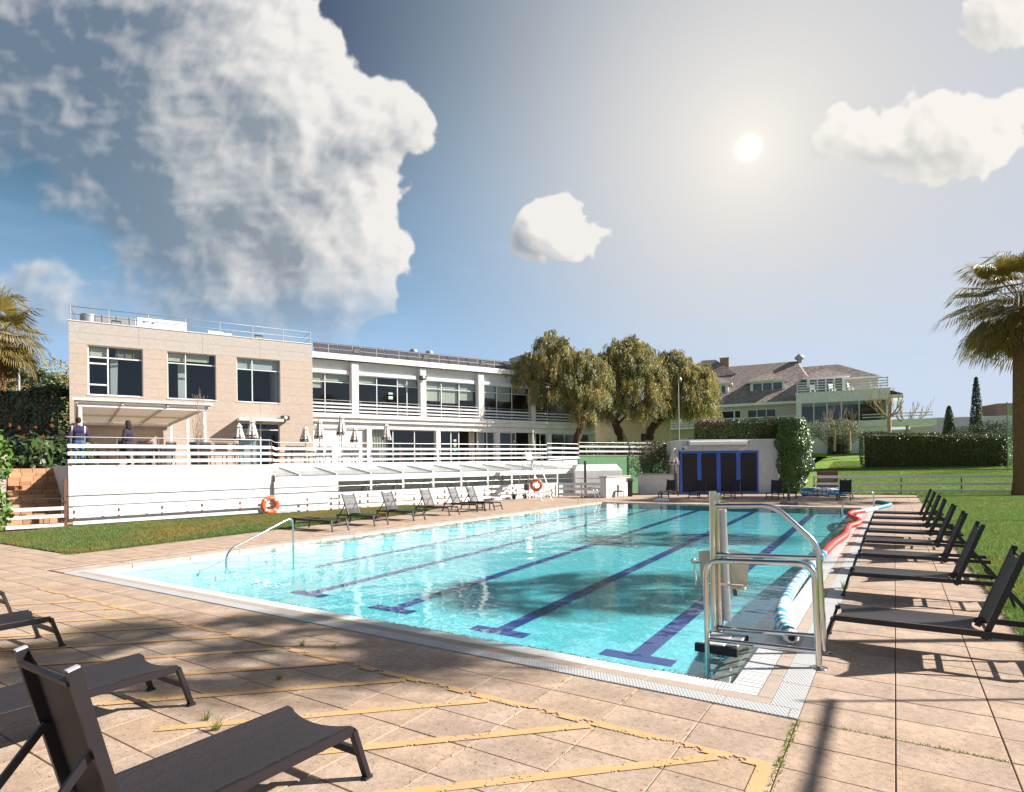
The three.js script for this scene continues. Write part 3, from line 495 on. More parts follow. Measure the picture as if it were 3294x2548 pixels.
{
  const t = thing('clubhouse', 'beige panelled two storey clubhouse block with three large upper windows', 'building', B0, BRY), r = rng(41);
  const open = [[wins[0][0], wins[0][1], wy0, wy1], [wins[1][0], wins[1][1], wy0, wy1], [wins[2][0], wins[2][1], wy0, wy1], [7.95, 10.3, 2.2, 4.86]];
  const Y = [2.2, 2.75, 3.3, 3.85, 4.36, 4.86, 5.46, 6.07, 6.6, 7.13, 7.66, 8.19, 8.72, 9.3, 9.87];
  const core = new GB();
  for (let k = 0; k < Y.length - 1; k++) {
    const y0 = Y[k], y1 = Y[k + 1], cut = open.filter((o) => o[2] < y1 - 0.01 && o[3] > y0 + 0.01).sort((a, b) => a[0] - b[0]); let x = 0; const spans = [];
    for (const o of cut) { spans.push([x, o[0]]); x = o[1]; } spans.push([x, BL]);
    for (const [a, c] of spans) {
      core.box(a + 0.01, y0, -0.3, c - 0.01, y1, -0.03);
      const n = Math.max(1, Math.round((c - a) / 3.1)); for (let q = 0; q < n; q++) { const u0 = lerp(a, c, q / n), u1 = lerp(a, c, (q + 1) / n), e = 0.004; put('cladding_panel', new GB().bbox(u0 + (q ? e : 0), y0 + e, -0.026, u1 - (q < n - 1 ? e : 0), y1 - e, 0, 0.002, r() * 9, r() * 9), y0 > 8.7 ? M.panelTop : M.panel[Math.floor(r() * 4)], t); }
    }
  }
  put('wall_core', core, M.panelDark, t);
  const rv = new GB(); for (const o of open) { rv.box(o[0] - 0.002, o[2], -0.3, o[0] + 0.012, o[3], -0.002); rv.box(o[1] - 0.012, o[2], -0.3, o[1] + 0.002, o[3], -0.002); rv.box(o[0] + 0.012, o[3] - 0.012, -0.3, o[1] - 0.012, o[3] + 0.002, -0.002); }
  put('window_reveal', rv, std({ color: rgb(0.56, 0.38, 0.22), roughness: 0.8 }), t);
  put('side_wall', new GB().box(0.005, 0, -10, 0.3, 9.86, -0.3), M.panel[1], t); put('side_wall', new GB().box(BL - 0.3, 0, -10, BL - 0.005, 9.86, -0.3), M.panel[1], t); put('rear_wall', new GB().box(0.3, 0, -10, BL - 0.3, 9.86, -9.7), M.panel[1], t);
  put('roof', new GB().box(0.3, 9.45, -9.7, BL - 0.3, 9.6, -0.3), M.concrete, t);
  put('parapet_cap', new GB().box(-0.03, 9.872, -0.32, BL + 0.03, 9.915, 0.03), M.white, t);
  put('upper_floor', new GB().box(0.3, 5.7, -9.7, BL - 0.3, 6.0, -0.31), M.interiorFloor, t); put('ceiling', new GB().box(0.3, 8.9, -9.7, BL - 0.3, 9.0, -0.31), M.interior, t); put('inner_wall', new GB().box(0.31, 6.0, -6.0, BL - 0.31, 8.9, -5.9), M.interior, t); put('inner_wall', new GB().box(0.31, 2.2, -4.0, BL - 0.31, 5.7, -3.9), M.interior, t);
  put('inner_pillar', new GB().box(4.95, 6.0, -1.2, 5.35, 8.9, -0.8), M.blindGrey, t); put('inner_pillar', new GB().box(10.15, 6.0, -2.2, 10.4, 8.9, -0.5), M.blindGrey, t);
  // windows
  const z = -0.16;
  { const g = framed(t, 0.77, 3.26, wy0, wy1, z, [1.66], [8.09], [[2.0, 3.18, 8.12, 8.64, std({ color: rgb(0.3, 0.22, 0.15), roughness: 0.8 })], [0.87, 1.6, 8.14, 8.62, M.blind]], 0.07); put('transom', new GB().box(0.84, 7.72, z - 0.03, 1.6, 7.8, z + 0.05), M.white, g); put('transom', new GB().box(0.84, 6.6, z - 0.03, 1.6, 6.68, z + 0.05), M.white, g); for (const x of [2.1, 2.45, 2.8, 3.05]) put('louvre_bar', new GB().box(x, 8.13, z - 0.1, x + 0.03, 8.64, z - 0.07), M.galv, g); put('curtain', new GB().quad([1.75, 6.1, -0.5], [2.05, 6.1, -0.45], [2.1, 8.05, -0.45], [1.75, 8.05, -0.5]), M.blindGrey, g); }
  framed(t, 4.38, 6.84, wy0, wy1, z, [5.29], [8.08], [[4.46, 5.24, 8.2, 8.66], [5.34, 6.5, 8.25, 8.66]], 0.055);
  framed(t, 7.91, 10.36, wy0, wy1, z, [8.78], [8.02], [[7.97, 8.74, 8.05, 8.68, M.blindGrey], [8.82, 10.3, 8.08, 8.68, M.blindGrey]], 0.055);
  for (const w of wins) put('window_sill', new GB().box(w[0] - 0.03, wy0 - 0.03, -0.14, w[1] + 0.03, wy0 + 0.012, 0.03), M.white, t);
  // glazed porch with its canopy
  { const g = framed(t, 7.95, 10.3, 2.28, 4.86, -0.1, [9.2], [4.45], [], 0.07); g.name = 'porch_door'; put('canopy', new GB().box(7.9, 4.9, -0.02, 10.34, 5.06, 0.95), M.white, g); put('canopy_glass', new GB().box(7.94, 4.5, 0.88, 9.15, 4.9, 0.9), M.glass, g); put('door_panel', new GB().box(8.02, 2.3, -0.2, 9.15, 4.4, -0.19), std({ color: rgb(0.5, 0.55, 0.53), roughness: 0.3 }), g); }
  // roof railing
  const rail = new THREE.Group(); rail.name = 'roof_railing'; t.add(rail);
  for (const x of [0.08, 1.72, 3.51, 5.3, 7.07, 8.84, 10.57, 12.2]) put('post', new GB().tube([[x, 9.6, -0.12], [x, 10.65, -0.12]], 0.022, 6), M.galv, rail);
  for (const y of [10.64, 10.25]) put('rail', new GB().tube([[0.08, y, -9], [0.08, y, -0.12], [12.2, y, -0.12], [12.2, y, -2.2]], 0.018, 6), M.galv, rail);
}
// roof equipment
function roofThing(name, label, cat, s, z, y, build, ry = 0) { const [x, zz] = bw(s, z), t = thing(name, label, cat, [x, y, zz], BRY + ry); build(t); return t; }
roofThing('air_handling_unit', 'large light grey air handling unit behind the clubhouse roof railing', 'roof unit', 3.0, -1.3, 9.6, (t) => {
  put('casing', new GB().bbox(0, 0.06, -1, 2.45, 1.1, 0, 0.02), M.whiteStone, t); put('base_rail', new GB().box(0.02, 0, -0.98, 2.43, 0.06, -0.02), M.galv, t);
  for (const [x, y] of [[0.3, 0.85], [0.72, 0.83], [0.3, 0.35], [0.72, 0.33], [2.05, 0.45], [2.3, 0.45]]) put('latch', new GB().box(x, y, 0.002, x + 0.1, y + 0.035, 0.03), M.darkMetal, t);
  put('panel_gap', new GB().box(1.0, 0.1, 0.002, 1.015, 1.06, 0.006), M.galv, t);
});
roofThing('round_duct', 'galvanised round duct on the left end of the clubhouse roof', 'duct', 0.45, -1.6, 9.62, (t) => { put('duct_body', new GB().at(MX(0.35, 0, 0)).lathe([[0.001, 0], [0.4, 0], [0.42, 0.06], [0.42, 0.95], [0.38, 1.0], [0.001, 1.0]], 0, 0, 18), M.galv, t); put('duct_run', new GB().bbox(0.6, 0.25, -0.38, 2.5, 0.98, 0.38, 0.03), M.galv, t); for (const x of [0.95, 1.6, 2.2]) put('duct_flange', new GB().box(x, 0.22, -0.41, x + 0.04, 1.01, 0.41), M.galv, t); put('stand', new GB().box(0.5, 0, -0.3, 2.4, 0.25, 0.3), M.darkMetal, t); });
roofThing('covered_unit', 'roof unit wrapped in pale sheeting behind the clubhouse railing', 'roof unit', 6.1, -1.1, 9.6, (t) => { put('sheeted_box', new GB().bbox(0.4, 0, -0.8, 1.3, 0.72, 0, 0.05), M.whiteStone, t); put('round_cowl', new GB().at(MX(-0.15, 0, -0.4)).lathe([[0.5, 0], [0.52, 0.45], [0.42, 0.5], [0.001, 0.52]], 0, 0, 16), M.galv, t); });
roofThing('condenser', 'small white condenser with slotted grille on the clubhouse roof', 'roof unit', 7.35, -0.7, 9.6, (t) => { put('casing', new GB().bbox(0, 0, -0.3, 0.42, 0.58, 0, 0.015), M.plastic, t); for (let k = 0; k < 5; k++) put('slot', new GB().box(0.06 + k * 0.06, 0.1, 0.002, 0.09 + k * 0.06, 0.5, 0.008), M.darkMetal, t); });
function flood(t) { put('lamp_body', new GB().at(MX(0, 0.42, 0, 0, 0.5)).bbox(-0.22, -0.16, -0.07, 0.22, 0.16, 0.05, 0.02), M.darkMetal, t); put('lamp_glass', new GB().at(MX(0, 0.42, 0, 0, 0.5)).box(-0.19, -0.13, 0.052, 0.19, 0.13, 0.06), M.galv, t); put('bracket', new GB().tube([[0, 0, 0], [0, 0.3, -0.02]], 0.02, 6), M.darkMetal, t); }
roofThing('floodlight', 'floodlight in front of the round duct on the clubhouse roof', 'floodlight', 2.05, -0.35, 9.6, flood); roofThing('floodlight', 'floodlight near the right end of the clubhouse roof railing', 'floodlight', 9.2, -0.35, 9.6, flood);
// ---------------------------------------------------------------- the long white wing
{
  const WZ = -0.5, t = thing('white_wing', 'long white two storey wing with columns, balconies and glazed walls', 'building', [bw(0, WZ)[0], 0, bw(0, WZ)[1]], BRY), S0 = 12.3, S1 = 35.6, r = rng(8);
  const cols = [[14.9, 15.36], [19.78, 20.21], [24.44, 24.92], [29.19, 29.6], [33.72, 34.12]];
  for (let k = 0, x = S0; x < S1; k++) { const e = Math.min(S1, x + 2.37); put('fascia_panel', new GB().bbox(x + 0.004, 9.13, -0.6, e - 0.004, 9.5, 0.22, 0.01, r() * 5, r() * 5), M.whiteStone, t); x = e; }
  put('roof', new GB().box(S0, 9.2, -9, S1, 9.4, -0.6), M.concrete, t);
  put('upper_wall', new GB().box(S0, 8.5, -0.55, S1, 9.13, -0.3), std({ color: rgb(0.7, 0.7, 0.7), map: dirtTex, roughness: 0.8 }), t);
  for (const c of cols) put('column', new GB().bbox(c[0], 5.4, -0.42, c[1], 9.07, 0.05, 0.015), M.whiteStone, t);
  const bays = [[S0, cols[0][0]], ...cols.slice(0, -1).map((c, k) => [c[1], cols[k + 1][0]]), [34.12, S1]];
  const mull = [[13.25], [16.72, 18.2, 18.9], [21.54, 22.98], [26.2, 27.58], [31.0, 32.4], [34.9]];
  const bl = [[[12.4, 13.2, 7.8, 8.2], [13.3, 14.8, 7.8, 8.2], [12.4, 13.1, 7.3, 7.7]], [[15.45, 16.65, 7.8, 8.2], [18.25, 19.7, 7.8, 8.2, M.blindGrey]], [[20.3, 21.5, 7.8, 8.2, M.blindGrey], [21.6, 22.9, 7.8, 8.2, M.blindGrey], [23.05, 24.4, 7.8, 8.2, M.blindGrey], [20.3, 21.5, 6.85, 7.68], [21.6, 22.9, 6.75, 7.68], [23.05, 24.2, 7.02, 7.68]], [[25.0, 26.1, 7.8, 8.2, M.blindGrey], [26.3, 27.5, 7.8, 8.2, M.blindGrey], [27.7, 29, 7.8, 8.2, M.blindGrey], [25.0, 26.1, 7.3, 7.68], [26.3, 27.5, 7.1, 7.68]], [[29.7, 30.9, 7.0, 8.2, M.blindGrey], [32.5, 33.6, 7.4, 8.2]], []];
  bays.forEach((b, k) => { put('window_beam', new GB().box(b[0], 8.27, -0.5, b[1], 8.5, -0.14), M.white, t); const g = framed(t, b[0], b[1], 5.64, 8.27, -0.32, mull[k], [7.72], bl[k], 0.055); if (k === 1) g.name = 'balcony_door'; });
  put('floor_slab', new GB().box(S0, 5.38, -9, S1, 5.64, 0.22), M.whiteStone, t); put('slab_band', new GB().box(S0, 5.1, -0.4, S1, 5.376, 0.1), M.whiteStone, t);
  put('ledge_shadow_gap', new GB().box(S0, 5.08, -0.4, S1, 5.1, 0.0), M.galv, t);
  // balcony slats between the columns
  bays.slice(0, 5).forEach((b, k) => {
    const g = new THREE.Group(); g.name = 'balcony_railing'; t.add(g); const x0 = b[0] + 0.03, x1 = b[1] - 0.03, n = Math.max(2, Math.round((x1 - x0) / 1.3));
    for (const y of [6.28, 6.05, 5.82]) put('slat', new GB().bbox(x0, y - 0.055, 0.02, x1, y + 0.055, 0.05, 0.004, k * 3.3, y), M.white, g);
    for (let q = 0; q <= n; q++) { const x = lerp(x0 + 0.08, x1 - 0.08, q / n); put('post', new GB().box(x - 0.025, 5.64, -0.04, x + 0.025, 6.33, 0.018), M.brown, g); put('rail_bracket', new GB().tube([[x, 6.33, 0], [x, 6.5, 0]], 0.008, 5), M.steelDull, g); }
    put('hand_rail', new GB().tube([[x0, 6.5, 0], [x1, 6.5, 0]], 0.02, 6), M.steelDull, g);
  });
  // ground floor
  put('lintel', new GB().box(S0, 4.72, -0.5, S1, 5.08, -0.06), M.whiteStone, t);
  const piers = [[15.89, 16.24], [20.97, 21.31], [25.94, 26.3], [30.84, 31.18]];
  for (const p of piers) put('pier', new GB().bbox(p[0], 2.2, -0.5, p[1], 4.72, 0, 0.012), M.whiteStone, t);
  for (const [a, b] of [[12.34, 14.1], [14.12, 15.87]]) put('white_door', new GB().bbox(a, 2.3, -0.25, b, 4.64, -0.18, 0.01), M.white, t);
  put('door_frame', new GB().box(12.3, 4.64, -0.3, 15.89, 4.72, -0.1), M.white, t);
  framed(t, 16.24, 20.97, 2.3, 4.72, -0.25, [17.8, 19.39], [], [], 0.06); framed(t, 21.31, 22.91, 2.3, 4.72, -0.25, [22.24], [], [], 0.06); framed(t, 24.44, 25.94, 2.3, 4.72, -0.25, [25.26], [], [], 0.06);
  framed(t, 26.3, 27.87, 2.3, 4.72, -0.25, [27.45], [], [], 0.06); framed(t, 29.69, 30.84, 2.3, 4.72, -0.25, [30.17], [], [], 0.06); framed(t, 31.18, S1, 2.3, 4.72, -0.25, [32.62, 34.1], [], [], 0.06);
  const cur = (x0, x1, z) => { const b = new GB(), n = Math.round((x1 - x0) / 0.09); for (let k = 0; k < n; k++) { const a = lerp(x0, x1, k / n), c = lerp(x0, x1, (k + 1) / n), q = k & 1 ? 0.04 : -0.04; b.quad([a, 2.35, z + q], [c, 2.35, z - q], [c, 4.68, z - q], [a, 4.68, z + q]); } put('curtain', b, M.curtain, t); };
  cur(16.3, 17.5, -0.5); cur(23.9, 24.4, -0.55); cur(24.5, 25.2, -0.5); cur(29.3, 29.7, -0.6);
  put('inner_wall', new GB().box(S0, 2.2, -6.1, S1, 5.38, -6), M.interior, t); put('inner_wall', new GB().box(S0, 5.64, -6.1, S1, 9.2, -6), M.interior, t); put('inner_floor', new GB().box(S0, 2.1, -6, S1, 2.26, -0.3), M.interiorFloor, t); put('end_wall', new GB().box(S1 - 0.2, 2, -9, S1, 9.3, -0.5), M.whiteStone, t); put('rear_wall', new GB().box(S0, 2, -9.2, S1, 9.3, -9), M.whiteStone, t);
  // notices on the glass doors
  for (const [x, y, w, h, c] of [[22.45, 4.1, 0.22, 0.14, [0.5, 0.7, 0.62]], [22.46, 3.85, 0.2, 0.3, [0.3, 0.35, 0.12]], [22.46, 3.45, 0.2, 0.2, [0.08, 0.45, 0.2]], [27.6, 4.1, 0.16, 0.12, [0.6, 0.7, 0.6]], [27.6, 3.85, 0.16, 0.3, [0.3, 0.33, 0.12]], [17.55, 7.25, 0.3, 0.12, [0.6, 0.7, 0.7]], [17.55, 7.0, 0.3, 0.2, [0.55, 0.72, 0.6]]]) put('door_notice', new GB().box(x, y - h, y > 5 ? -0.28 : -0.21, x + w, y, y > 5 ? -0.278 : -0.208), std({ color: rgb(...c), roughness: 0.6 }), t);
  const ex = put('exit_sign', new GB().box(12.45, 4.78, -0.055, 12.85, 4.98, -0.04), std({ color: rgb(0.03, 0.38, 0.22), roughness: 0.5 }), t); put('pictogram', new GB().box(12.5, 4.82, -0.038, 12.58, 4.94, -0.036).box(12.62, 4.86, -0.038, 12.8, 4.89, -0.036).box(12.56, 4.85, -0.0381, 12.66, 4.9, -0.0361), M.plastic, ex);
  // roof railing
  const rail = new THREE.Group(); rail.name = 'roof_railing'; t.add(rail);
  for (const x of [13.43, 15.01, 16.64, 18.24, 19.74, 21.3, 22.85, 24.42, 25.9, 27.43, 28.96, 30.5, 32, 33.5, 35]) put('post', new GB().tube([[x, 9.4, -0.05], [x, 10.13, -0.05]], 0.02, 6), M.galv, rail);
  for (const y of [10.12, 9.82]) put('rail', new GB().tube([[12.4, y, -0.05], [35.4, y, -0.05]], 0.016, 6), M.galv, rail);
}
{ let src; const ord = ['first', 'second', 'third', 'fourth', 'fifth', 'sixth', 'seventh', 'eighth', 'ninth', 'tenth'];
  for (let k = 0; k < 10; k++) { const [x, z] = bw(12.75 + k * 1.62, -1.0), lab = `${ord[k]} tilted solar panel from the clubhouse on the white wing roof`;
    if (!src) { src = thing('solar_panel', lab, 'solar panel', [x, 9.4, z], BRY, 'solar panels on the white wing roof'); const m = MX(0, 0, 0, 0, -0.62); put('collector', new GB().at(m).bbox(0.03, 0.06, -0.05, 1.52, 1.2, 0.02, 0.01), M.solar, src); put('edge_frame', new GB().at(m).box(0, 0.04, -0.06, 0.05, 1.22, 0.03).box(1.5, 0.04, -0.06, 1.55, 1.22, 0.03).box(0.05, 1.18, -0.06, 1.5, 1.22, 0.03), M.solarEdge, src); put('support', new GB().tube([[0.1, 0, -0.65], [0.1, 0.9, -0.65]], 0.02, 5).tube([[1.45, 0, -0.65], [1.45, 0.9, -0.65]], 0.02, 5), M.galv, src); }
    else copyOf(src, lab, [x, 9.4, z], BRY); } }
const vent = (t) => { put('flue', new GB().lathe([[0.16, 0], [0.16, 1.15], [0.2, 1.2]], 0, 0, 14), M.steelDull, t); put('cowl', new GB().lathe([[0.2, 1.2], [0.29, 1.28], [0.29, 1.52], [0.22, 1.58], [0.001, 1.6]], 0, 0, 14), M.galv, t); };
roofThing('vent_pipe', 'left of the two steel vent pipes on the white wing roof', 'vent', 20.6, -3.5, 9.4, vent); roofThing('vent_pipe', 'right of the two steel vent pipes on the white wing roof', 'vent', 21.9, -3.5, 9.4, vent);
const cone = (t) => { put('cone_sides', new GB().lathe([[0.34, 0], [0.3, 0.04], [0.04, 1.05], [0.001, 1.08]], 0, 0, 4), std({ color: rgb(0.5, 0.12, 0.05), roughness: 0.7 }), t); };
roofThing('roof_cone', 'left of the two red pointed roof cones', 'roof cone', 24.4, -2.6, 9.4, cone); roofThing('roof_cone', 'right of the two red pointed roof cones', 'roof cone', 26.1, -2.6, 9.4, cone);
roofThing('floodlight', 'floodlight at the left end of the white wing roof', 'floodlight', 15.2, -0.35, 9.4, flood); roofThing('floodlight', 'floodlight in the middle of the white wing roof edge', 'floodlight', 20.15, -0.35, 9.4, flood); roofThing('floodlight', 'floodlight on the white wing roof near the pepper tree', 'floodlight', 24.75, -0.35, 9.4, flood);
roofThing('louvred_screen', 'white louvred screen on the roof behind the left pepper tree', 'roof screen', 31.3, -4, 9.4, (t) => { for (let k = 0; k < 12; k++) put('louvre', new GB().at(MX(0, 0.15 + k * 0.2, 0, 0, 0.5)).box(0, -0.07, -0.012, 4.6, 0.07, 0.012), M.whiteStone, t); for (const x of [0, 1.5, 3, 4.55]) put('post', new GB().box(x, 0, -0.12, x + 0.07, 2.55, -0.05), M.galv, t); put('return_panel', new GB().box(4.55, 0, -3, 4.6, 2.5, -0.1), M.whiteStone, t); put('back_box', new GB().box(0.02, 0, -3, 4.5, 2.4, -0.3), M.concrete, t); });
function horn(label, s, z, y, x0 = 0) { const [x, zz] = bw(s, z), t = thing('loudspeaker', label, 'loudspeaker', [x, y, zz], BRY); put('speaker_box', new GB().bbox(-0.24, -0.13, 0.06, 0.24, 0.13, 0.42, 0.04), M.darkMetal, t); put('speaker_horn', new GB().at(MX(0, 0, 0.425, 0, Math.PI / 2)).lathe([[0.001, 0], [0.1, 0.002], [0.11, 0.02], [0.05, 0.03], [0.001, 0.03]], 0, 0, 14), M.seatBeige, t); put('bracket', new GB().box(-0.04, -0.05, 0, 0.04, 0.05, 0.07), M.galv, t); }
horn('black loudspeaker above the porch on the beige wall', 10.55, 0, 5.18); horn('black loudspeaker on the white column of the upper storey', 19.85, -0.45, 8.35);
// ---------------------------------------------------------------- pergola on the terrace
{
  const t = thing('pergola', 'white pergola with a sloping translucent roof against the beige wall', 'pergola', [B0[0], 0, B0[2]], BRY);
  const T = (u, v, dy = 0) => { const D = 0.06 + 4.5 * v, a = lerp(0.2, 0.5, v), b = lerp(4.5, 6.12, v); return [lerp(a, b, u), lerp(4.62, 5.27, v) + dy, D]; };
  for (let k = 0; k < 9; k++) put('roof_sheet', new GB().grid(2, 4, (u, v) => { const q = T(lerp(k / 9, (k + 1) / 9, u * 0.996), v, 0.03 + 0.02 * (u > 0.4 && u < 0.6 ? 1 : 0)); return q; }), new THREE.MeshPhysicalMaterial({ color: rgb(0.62, 0.55, 0.45), roughness: 0.9, transmission: 0.35, thickness: 0, side: THREE.DoubleSide }), t);
  put('front_gutter', new GB().beam(T(-0.01, 1.0, 0.1), T(1.01, 1.0, 0.1), 0.16, 0.12), M.white, t);
  put('front_beam', new GB().beam(T(0.02, 0.97, -0.13), T(0.97, 0.97, -0.13), 0.09, 0.17), M.white, t);
  put('rear_beam', new GB().beam(T(0.0, 0.02, -0.08), T(1, 0.02, -0.08), 0.07, 0.12), M.white, t);
  put('middle_beam', new GB().beam(T(0.01, 0.45, -0.08), T(0.99, 0.45, -0.08), 0.06, 0.09), M.seatBeige, t);
  for (const u of [0.02, 0.33, 0.66, 0.98]) put('rafter', new GB().beam(T(u, 0, -0.04), T(u, 1, -0.04), 0.07, 0.12), M.seatBeige, t);
  for (const [u, v] of [[0.04, 0.96], [0.955, 0.96], [0.975, 0.5], [0.98, 0.06]]) { const q = T(u, v, -0.1); put('post', new GB().bbox(q[0] - 0.07, 2.28, q[2] - 0.07, q[0] + 0.07, q[1], q[2] + 0.07, 0.012), M.white, t); }
  for (const u of [0.12, 0.55]) put('strip_light', new GB().box(T(u, 0.12)[0], T(u, 0.12)[1] - 0.14, T(u, 0.12)[2], T(u, 0.12)[0] + 1.15, T(u, 0.12)[1] - 0.08, T(u, 0.12)[2] + 0.08), M.plastic, t);
}
// ---------------------------------------------------------------- terrace wall, conservatory roof, floor
const FRY = dirY(...FD), WA = [F0[0] - FN[0] * 0.45, F0[1] - FN[1] * 0.45], ww = (s, z = 0) => [WA[0] + FD[0] * s + FN[0] * z, WA[1] + FD[1] * s + FN[1] * z];
const TR0 = [-25.664, -18.291], TRD = [0.26365, -0.96462], TRY = dirY(...TRD), tw = (s, z = 0) => [TR0[0] + TRD[0] * s - TRD[1] * z, TR0[1] + TRD[1] * s + TRD[0] * z];
{
  const poly = [ww(0.1), ww(7.6), tw(-0.2), tw(19.0), bw(35.6, -0.5), bw(0, -0.5)];
  const sh = poly.map((p) => new THREE.Vector2(p[0], -p[1])), b = new GB(), f = THREE.ShapeUtils.triangulateShape(sh, []);
  for (const q of f) b.tri([poly[q[0]][0], 2.27, poly[q[0]][1]], [poly[q[1]][0], 2.27, poly[q[1]][1]], [poly[q[2]][0], 2.27, poly[q[2]][1]]);
  structure('terrace_floor', b, M.terrace);
  const t = thing('terrace_wall', 'tall white rendered wall under the left terrace fence', 'wall', [WA[0], 0, WA[1]], FRY);
  put('wall_face', new GB().bbox(0.1, -0.1, -0.3, 7.63, 2.262, 0, 0.01), M.whiteWall, t);
  put('end_wall', new GB().box(0.1, -0.1, -6, 0.38, 2.262, -0.301), M.whiteWall, t); put('plinth', new GB().box(0.1, -0.05, 0.002, 28.8, 0.1, 0.05), M.strip, t);
}
{
  const t = thing('conservatory', 'low white glasshouse with a sloping glazed roof below the terrace', 'conservatory', [0, 0, 0]);
  const sB = [7.7, 8.87, 10.75, 12.65, 14.61, 16.62, 18.64, 20.73, 22.77, 24.9, 27.15, 28.84], tT = [-0.55, 0.18, 1.99, 3.76, 5.59, 7.43, 9.28, 11.15, 13.01, 14.93, 16.8, 18.3];
  const eave = (s) => 1.74 + (s - 8.87) * 0.0077, top = (q) => 2.11 + q * 0.0087;
  const lo = (k) => { const p = ww(sB[k], 0.12); return [p[0], eave(sB[k]), p[1]]; }, hi = (k) => { const p = tw(tT[k], 0.05); return [p[0], top(tT[k]), p[1]]; };
  for (let k = 0; k < sB.length - 1; k++) {
    const a = lo(k), b = lo(k + 1), c = hi(k + 1), d = hi(k);
    for (let q = 0; q < 2; q++) { const u = q / 2, v = (q + 1) / 2 - 0.006, mix = (p, w, z) => [lerp(p[0], w[0], z), lerp(p[1], w[1], z), lerp(p[2], w[2], z)]; put('roof_pane', new GB().quad(mix(a, d, u), mix(b, c, u), mix(b, c, v), mix(a, d, v)), M.glassRoof, t); }
    const dn = (p, y) => [p[0], y, p[2]], f1 = a[1] - 0.03, f0 = a[1] - 0.27;
    put('eaves_board', new GB().beam([a[0], (f0 + f1) / 2, a[2]], [b[0], (f0 + f1) / 2, b[2]], 0.05, f1 - f0), M.whiteStone, t);
    if (k > 0) put('window_post', new GB().beam([a[0], 0, a[2]], [a[0], a[1] - 0.0, a[2]], 0.07, 0.11, [FD[0], 0, FD[1]]), M.white, t);
    put('rafter', new GB().beam([a[0], a[1] + 0.03, a[2]], [d[0], d[1] + 0.03, d[2]], 0.06, 0.07), M.whiteStone, t);
    if (k === 0) continue;
    const wl = (s) => { const p = ww(s, 0.1); return p; }, p0 = wl(sB[k]), p1 = wl(sB[k + 1]);
    if (sB[k] < 10) put('low_wall', new GB().beam([p0[0], 0.72, p0[1]], [p1[0], 0.72, p1[1]], 0.12, 1.46), M.whiteWall, t);
    else { put('low_wall', new GB().beam([p0[0], 0.42, p0[1]], [p1[0], 0.42, p1[1]], 0.12, 0.9), M.whiteWall, t); put('pane', new GB().quad([p0[0], 0.89, p0[1]], [p1[0], 0.89, p1[1]], [p1[0], f0, p1[1]], [p0[0], f0, p0[1]]), M.glass, t); put('window_bar', new GB().beam([p0[0], f0 - 0.03, p0[1]], [p1[0], f0 - 0.03, p1[1]], 0.06, 0.06), M.white, t); }
  }
  { const p = ww(7.65, 0.09), q = ww(8.87, 0.09); put('low_wall', new GB().beam([p[0], 0.72, p[1]], [q[0], 0.72, q[1]], 0.12, 1.5), M.whiteWall, t); }
  const e0 = ww(28.86, 0.1), e1 = tw(18.6, 0); put('end_wall', new GB().quad([e0[0], 0, e0[1]], [e1[0], 0, e1[1]], [e1[0], 2.25, e1[1]], [e0[0], 1.88, e0[1]]), M.whiteWall, t);
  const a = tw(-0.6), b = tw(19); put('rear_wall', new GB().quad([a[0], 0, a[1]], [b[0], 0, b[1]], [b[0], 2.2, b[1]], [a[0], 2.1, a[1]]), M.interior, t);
  const f = [ww(7.7, 0.05), ww(28.8, 0.05), tw(18.3), tw(-0.5)]; put('inner_floor', new GB().quad(...f.map((p) => [p[0], 0.02, p[1]])), M.concrete, t);
  const pr = new THREE.Group(); pr.name = 'parapet'; t.add(pr);
  for (let k = 0; k < 8; k++) { const u = tw(-0.3 + k * 2.42, 0), v = tw(-0.3 + (k + 1) * 2.42 - 0.006, 0), yy = 2.22 + k * 0.0125; put('parapet_block', new GB().beam([u[0], yy, u[1]], [v[0], yy, v[1]], 0.24, 0.25), M.whiteStone, pr); }
}
// terrace and lawn fences
slatFence('terrace_fence', 'white slat fence on top of the tall white wall', [ww(0.1)[0], 0, ww(0.1)[1]], FRY, 7.5, [2.98, 2.7, 2.41], 3.31, [0.12, 1.56, 2.98, 4.44, 5.92, 6.62, 7.43], { base: 2.26, slatH: 0.135, tilt: 0.008 });
{ const a = ww(7.6), b = tw(0); slatFence('terrace_fence', 'short slat fence return where the terrace steps back', [a[0], 0, a[1]], dirY(b[0] - a[0], b[1] - a[1]), Math.hypot(b[0] - a[0], b[1] - a[1]), [3.04, 2.76, 2.47], 3.36, [0.05], { base: 2.26, slatH: 0.125 }); }
slatFence('terrace_fence', 'long white slat fence above the glasshouse roof', [TR0[0], 0, TR0[1]], TRY, 19.0, [3.06, 2.78, 2.49], 3.37, [0.19, 1.54, 2.94, 4.31, 5.72, 7.1, 8.5, 9.86, 11.32, 12.78, 14.1, 15.59, 17.04, 18.6], { base: 2.3, slatH: 0.12, tilt: 0.0105, cuts: [0, 4.9, 9.8, 14.5, 19] });
const GW0 = [-19.67, -39.67], GW1 = [-14.77, -48.06];
